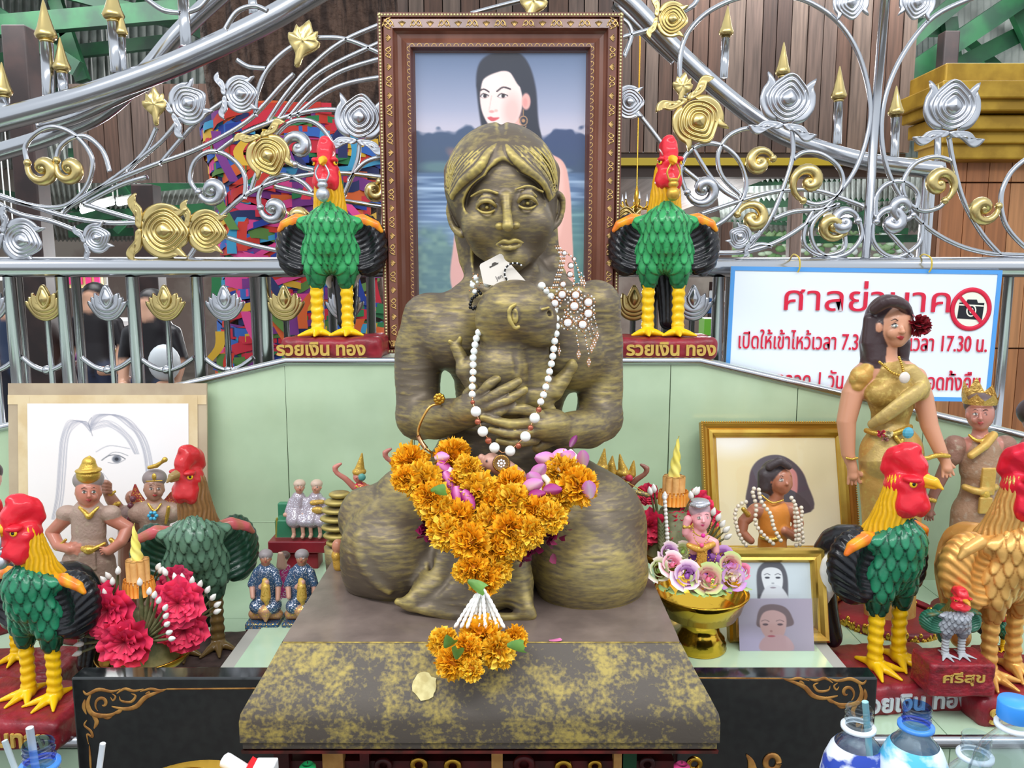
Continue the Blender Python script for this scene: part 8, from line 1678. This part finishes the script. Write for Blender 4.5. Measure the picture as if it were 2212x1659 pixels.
# ================================================================ FRONT TABLE, BOTTLES, BOWL
tb = thing('front_table', 'plain offering table in front, just below the picture edge', 'table', (0, .8, 0)); mb = MB(); mb.box((0, .72, .79), (1.1, .22, .01)); mb.make('table_top', mat('steel_table', (200, 204, 206), .3, .8), tb, smooth=False, color=False, bevel=.003)
for x in (-1.05, 1.05):
    for y in (.54, .9): mb = MB(); mb.box((x, y, .39), (.015, .015, .39)); mb.make('leg', STEEL, tb, smooth=False, color=False)
def gm(n, t, r=.03): return MATS.get(n) or glassmat(n, t, r, 3.)
def bottle(px, top, w, label, neck='clear', cap=None, lab=None, straw=None):
    u = (829.5-top)/FP; Yb = .0275/w*FP*(CP+u*SP); p = W(px, top, Yb); zb = .8005; h = p[2]-zb; R0 = .033; x, y, z = p
    t = thing('water_bottle', label, 'bottle', (x, y, zb), 'plastic water bottles on the front table')
    tint = {'clear': (236, 244, 248), 'blue': (120, 170, 236)}[neck]
    mb = MB(); mb.lathe([(.0122, 0), (.0132, -.002), (.0122, -.004), (.0122, -.006), (.0134, -.007), (.0122, -.009), (.0122, -.012), (.0134, -.0135), (.0122, -.016), (.0122, -.019)], (x, y, zb+h), 28); mb.make('neck', gm('pet_'+neck, tint), t, color=False)
    mb = MB(); mb.lathe([(.0124, -.019), (.0165, -.0195), (.0165, -.0225), (.0128, -.0235)], (x, y, zb+h), 28); mb.make('neck_ring', mat('ring_'+neck, (70, 140, 226) if (neck == 'blue' or cap == 'ring') else (226, 234, 240), .25, 0), t, color=False)
    hb = h-.0235; mb = MB(); mb.lathe([(.0128, hb), (.0135, hb-.005), (.018, hb-.011), (.0245, hb-.02), (.030, hb-.034), (R0, hb-.05), (R0, hb*.5), (R0*.95, hb*.45), (R0, hb*.4), (R0, .012), (R0*.9, .002), (R0*.5, .0), (0, .006)], (x, y, zb), 32); mb.make('body', gm('pet_clear', (236, 244, 248)), t, color=False)
    if cap and cap != 'ring': mb = MB(); mb.lathe([(0, .003), (.0145, .003), (.0152, .001), (.0152, -.013), (.0145, -.014)], (x, y, zb+h), 30); mb.make('cap', mat('blue_cap', (60, 150, 240), .35), t, color=False)
    if lab: mb = MB(); mb.lathe([(.0215, hb-.015), (.0252, hb-.02), (.0307, hb-.034), (R0+.0007, hb-.05), (R0+.0007, max(.03, hb-.11))], (x, y, zb), 40); mb.make('label', lab, t, color=False)
    if straw: q0, q1 = W(*straw[0], Yb-.002), W(*straw[1], Yb); q1 = q0+(q1-q0)*1.0; s_ = thing('drinking_straw', straw[2], 'straw', q0); mb = MB(); mb.tube([q0, q1+(q1-q0)*.9], .0032, straw[3], 12); mb.make('tube', PAINT, s_)
    return t
LABB = mat('blue_swirl_label', (40, 70, 170), .3, 0, col2=(232, 240, 250), nscale=26, nstretch=(1, 1, 1.6), ncon=(.44, .52)); LABG = mat('aqua_swirl_label', (90, 190, 226), .3, 0, col2=(230, 244, 248), nscale=22, nstretch=(1, 1, 2), ncon=(.44, .54))
bottle(1857, 1528, 60, 'open clear bottle with pale straw and blue label, left end of the right bottle row', 'clear', None, LABB, ((1869, 1516), (1876, 1600), 'pale aqua straw standing in the bottle before the right black panel', (160, 216, 222)))
bottle(1982, 1524, 62, 'open bottle with blue neck and aqua label, second in the right row', 'blue', None, LABG)
bottle(2110, 1588, 62, 'open clear bottle with thin blue neck ring, lowest in the right row', 'clear', 'ring')
bottle(2196, 1520, 66, 'capped bottle with bright blue lid at the right edge', 'clear', 'cap')
bottle(82, 1604, 68, 'bottle with blue neck and white straw at the lower left', 'blue', None, None, ((64, 1572), (74, 1640), 'white straw in the lower left bottle', (236, 240, 240)))
for (a, b, lb, c_) in (((222, 1606), (214, 1664), 'white straw leaning before the left black panel', (244, 246, 250)), ((10, 1600), (34, 1664), 'clear straw at the lower left corner', (206, 220, 224))):
    q0, q1 = W(*a, .8), W(*b, .8); d = (q1-q0)/(q0[2]-q1[2]); t = thing('drinking_straw', lb, 'straw', q1); mb = MB(); mb.tube([q0, q0+d*(q0[2]-.802)], .0031, c_, 12); mb.make('tube', PAINT, t)
gw = thing('offering_bowl', 'wide gold bowl rim at the bottom edge left of the plinth', 'bowl', (W(450, 1690, .9)[0], .9, .801)); c = W(452, 1642, 1.0); c = np.array((c[0], .905, c[2])); h = c[2]-.801
mb = MB(); mb.lathe([(0, -h), (.05, -h), (.05, -h+.01), (.04, -h+.02), (.07, -h*.5), (.092, -.012), (.096, 0), (.094, .001), (.088, -.01), (.06, -h*.5), (0, -h*.6)], c, 48); mb.make('bowl', BRASS, gw, color=False)
pk = thing('snack_packet', 'white and red folded paper packet at the lower left corner of the plinth', 'packet', W(520, 1650, .96)); c = W(516, 1660, .97)
mb = MB(); R = np.array(Matrix.Rotation(radians(35), 3, 'Y')); mb.box(c, (.026, .010, .008), (244, 244, 246), R); mb.make('white_roll', PAINT, pk, bevel=.006); mb = MB(); mb.box(c+(.012, .004, -.016), (.012, .012, .02), (226, 40, 50), R); mb.make('red_panel', PAINT, pk, smooth=False); mb = MB(); mb.box(c+(.034, .004, -.02), (.014, .012, .026), (240, 240, 242)); mb.make('white_panel', PAINT, pk, smooth=False, bevel=.002)
# things under the plinth
at = thing('altar_table', 'dark red and gold altar table under the plinth with ring carvings and green posts', 'table', (-.04, 1.18, 0)); DR = mat('dark_red_lacquer', (96, 24, 26), .35, 0, col2=(60, 20, 20), nscale=20)
mb = MB(); mb.box((-.05, 1.2, .70), (.298, .075, .01)); mb.make('shelf', DR, at, smooth=False, color=False); mb = MB(); mb.box((-.05, 1.262, .61), (.298, .006, .08)); mb.make('back_panel', DR, at, smooth=False, color=False)
for px, w, m in ((612, 16, DR), (722, 22, TAN), (790, 10, DR), (1334, 10, TAN), (1357, 16, MATS['green_painted_steel']), (1074, 12, TAN)):
    a = W(px, 1645, 1.125); mb = MB(); mb.box((a[0], 1.125, .375), (w*SS(1645, 1.12), .01, .3745)); mb.make('post', m, at, smooth=False, color=False)
for px, py, r, m in ((905, 1652, 20, BRASS), (978, 1655, 20, BRASS), (1132, 1652, 24, DR), (1217, 1658, 20, BRASS), (1398, 1651, 18, DR), (1500, 1650, 18, BRASS), (828, 1655, 20, DR), (1285, 1655, 16, BRASS)):
    c = W(px, py, 1.118); s = SS(py, 1.118)*r; mb = MB(); mb.tube([c+np.array((s*.7*cos(a), 0, s*.7*sin(a))) for a in np.linspace(0, 2*pi, 24, endpoint=False)], s*.32, closed=True, n=8); mb.make('ring_carving', m, at, color=False)
for px, col, lb in ((668, (40, 190, 110), 'green candle top showing below the left of the plinth'), (1470, (246, 80, 150), 'pink candle top showing below the right of the plinth')):
    c = W(px, 1641, 1.1); t = thing('candle', lb, 'candle', (c[0], 1.09, .71)); mb = MB(); mb.tube([(c[0], 1.09, .711), (c[0], 1.09, c[2]-.004), (c[0], 1.09, c[2])], [.012, .012, .008], col, 16); mb.make('wax', PAINT, t); mb = MB(); mb.tube([(c[0], 1.09, c[2]), (c[0], 1.09, c[2]+.004)], .0008, (60, 50, 40), 5); mb.make('wick', PAINT, t)
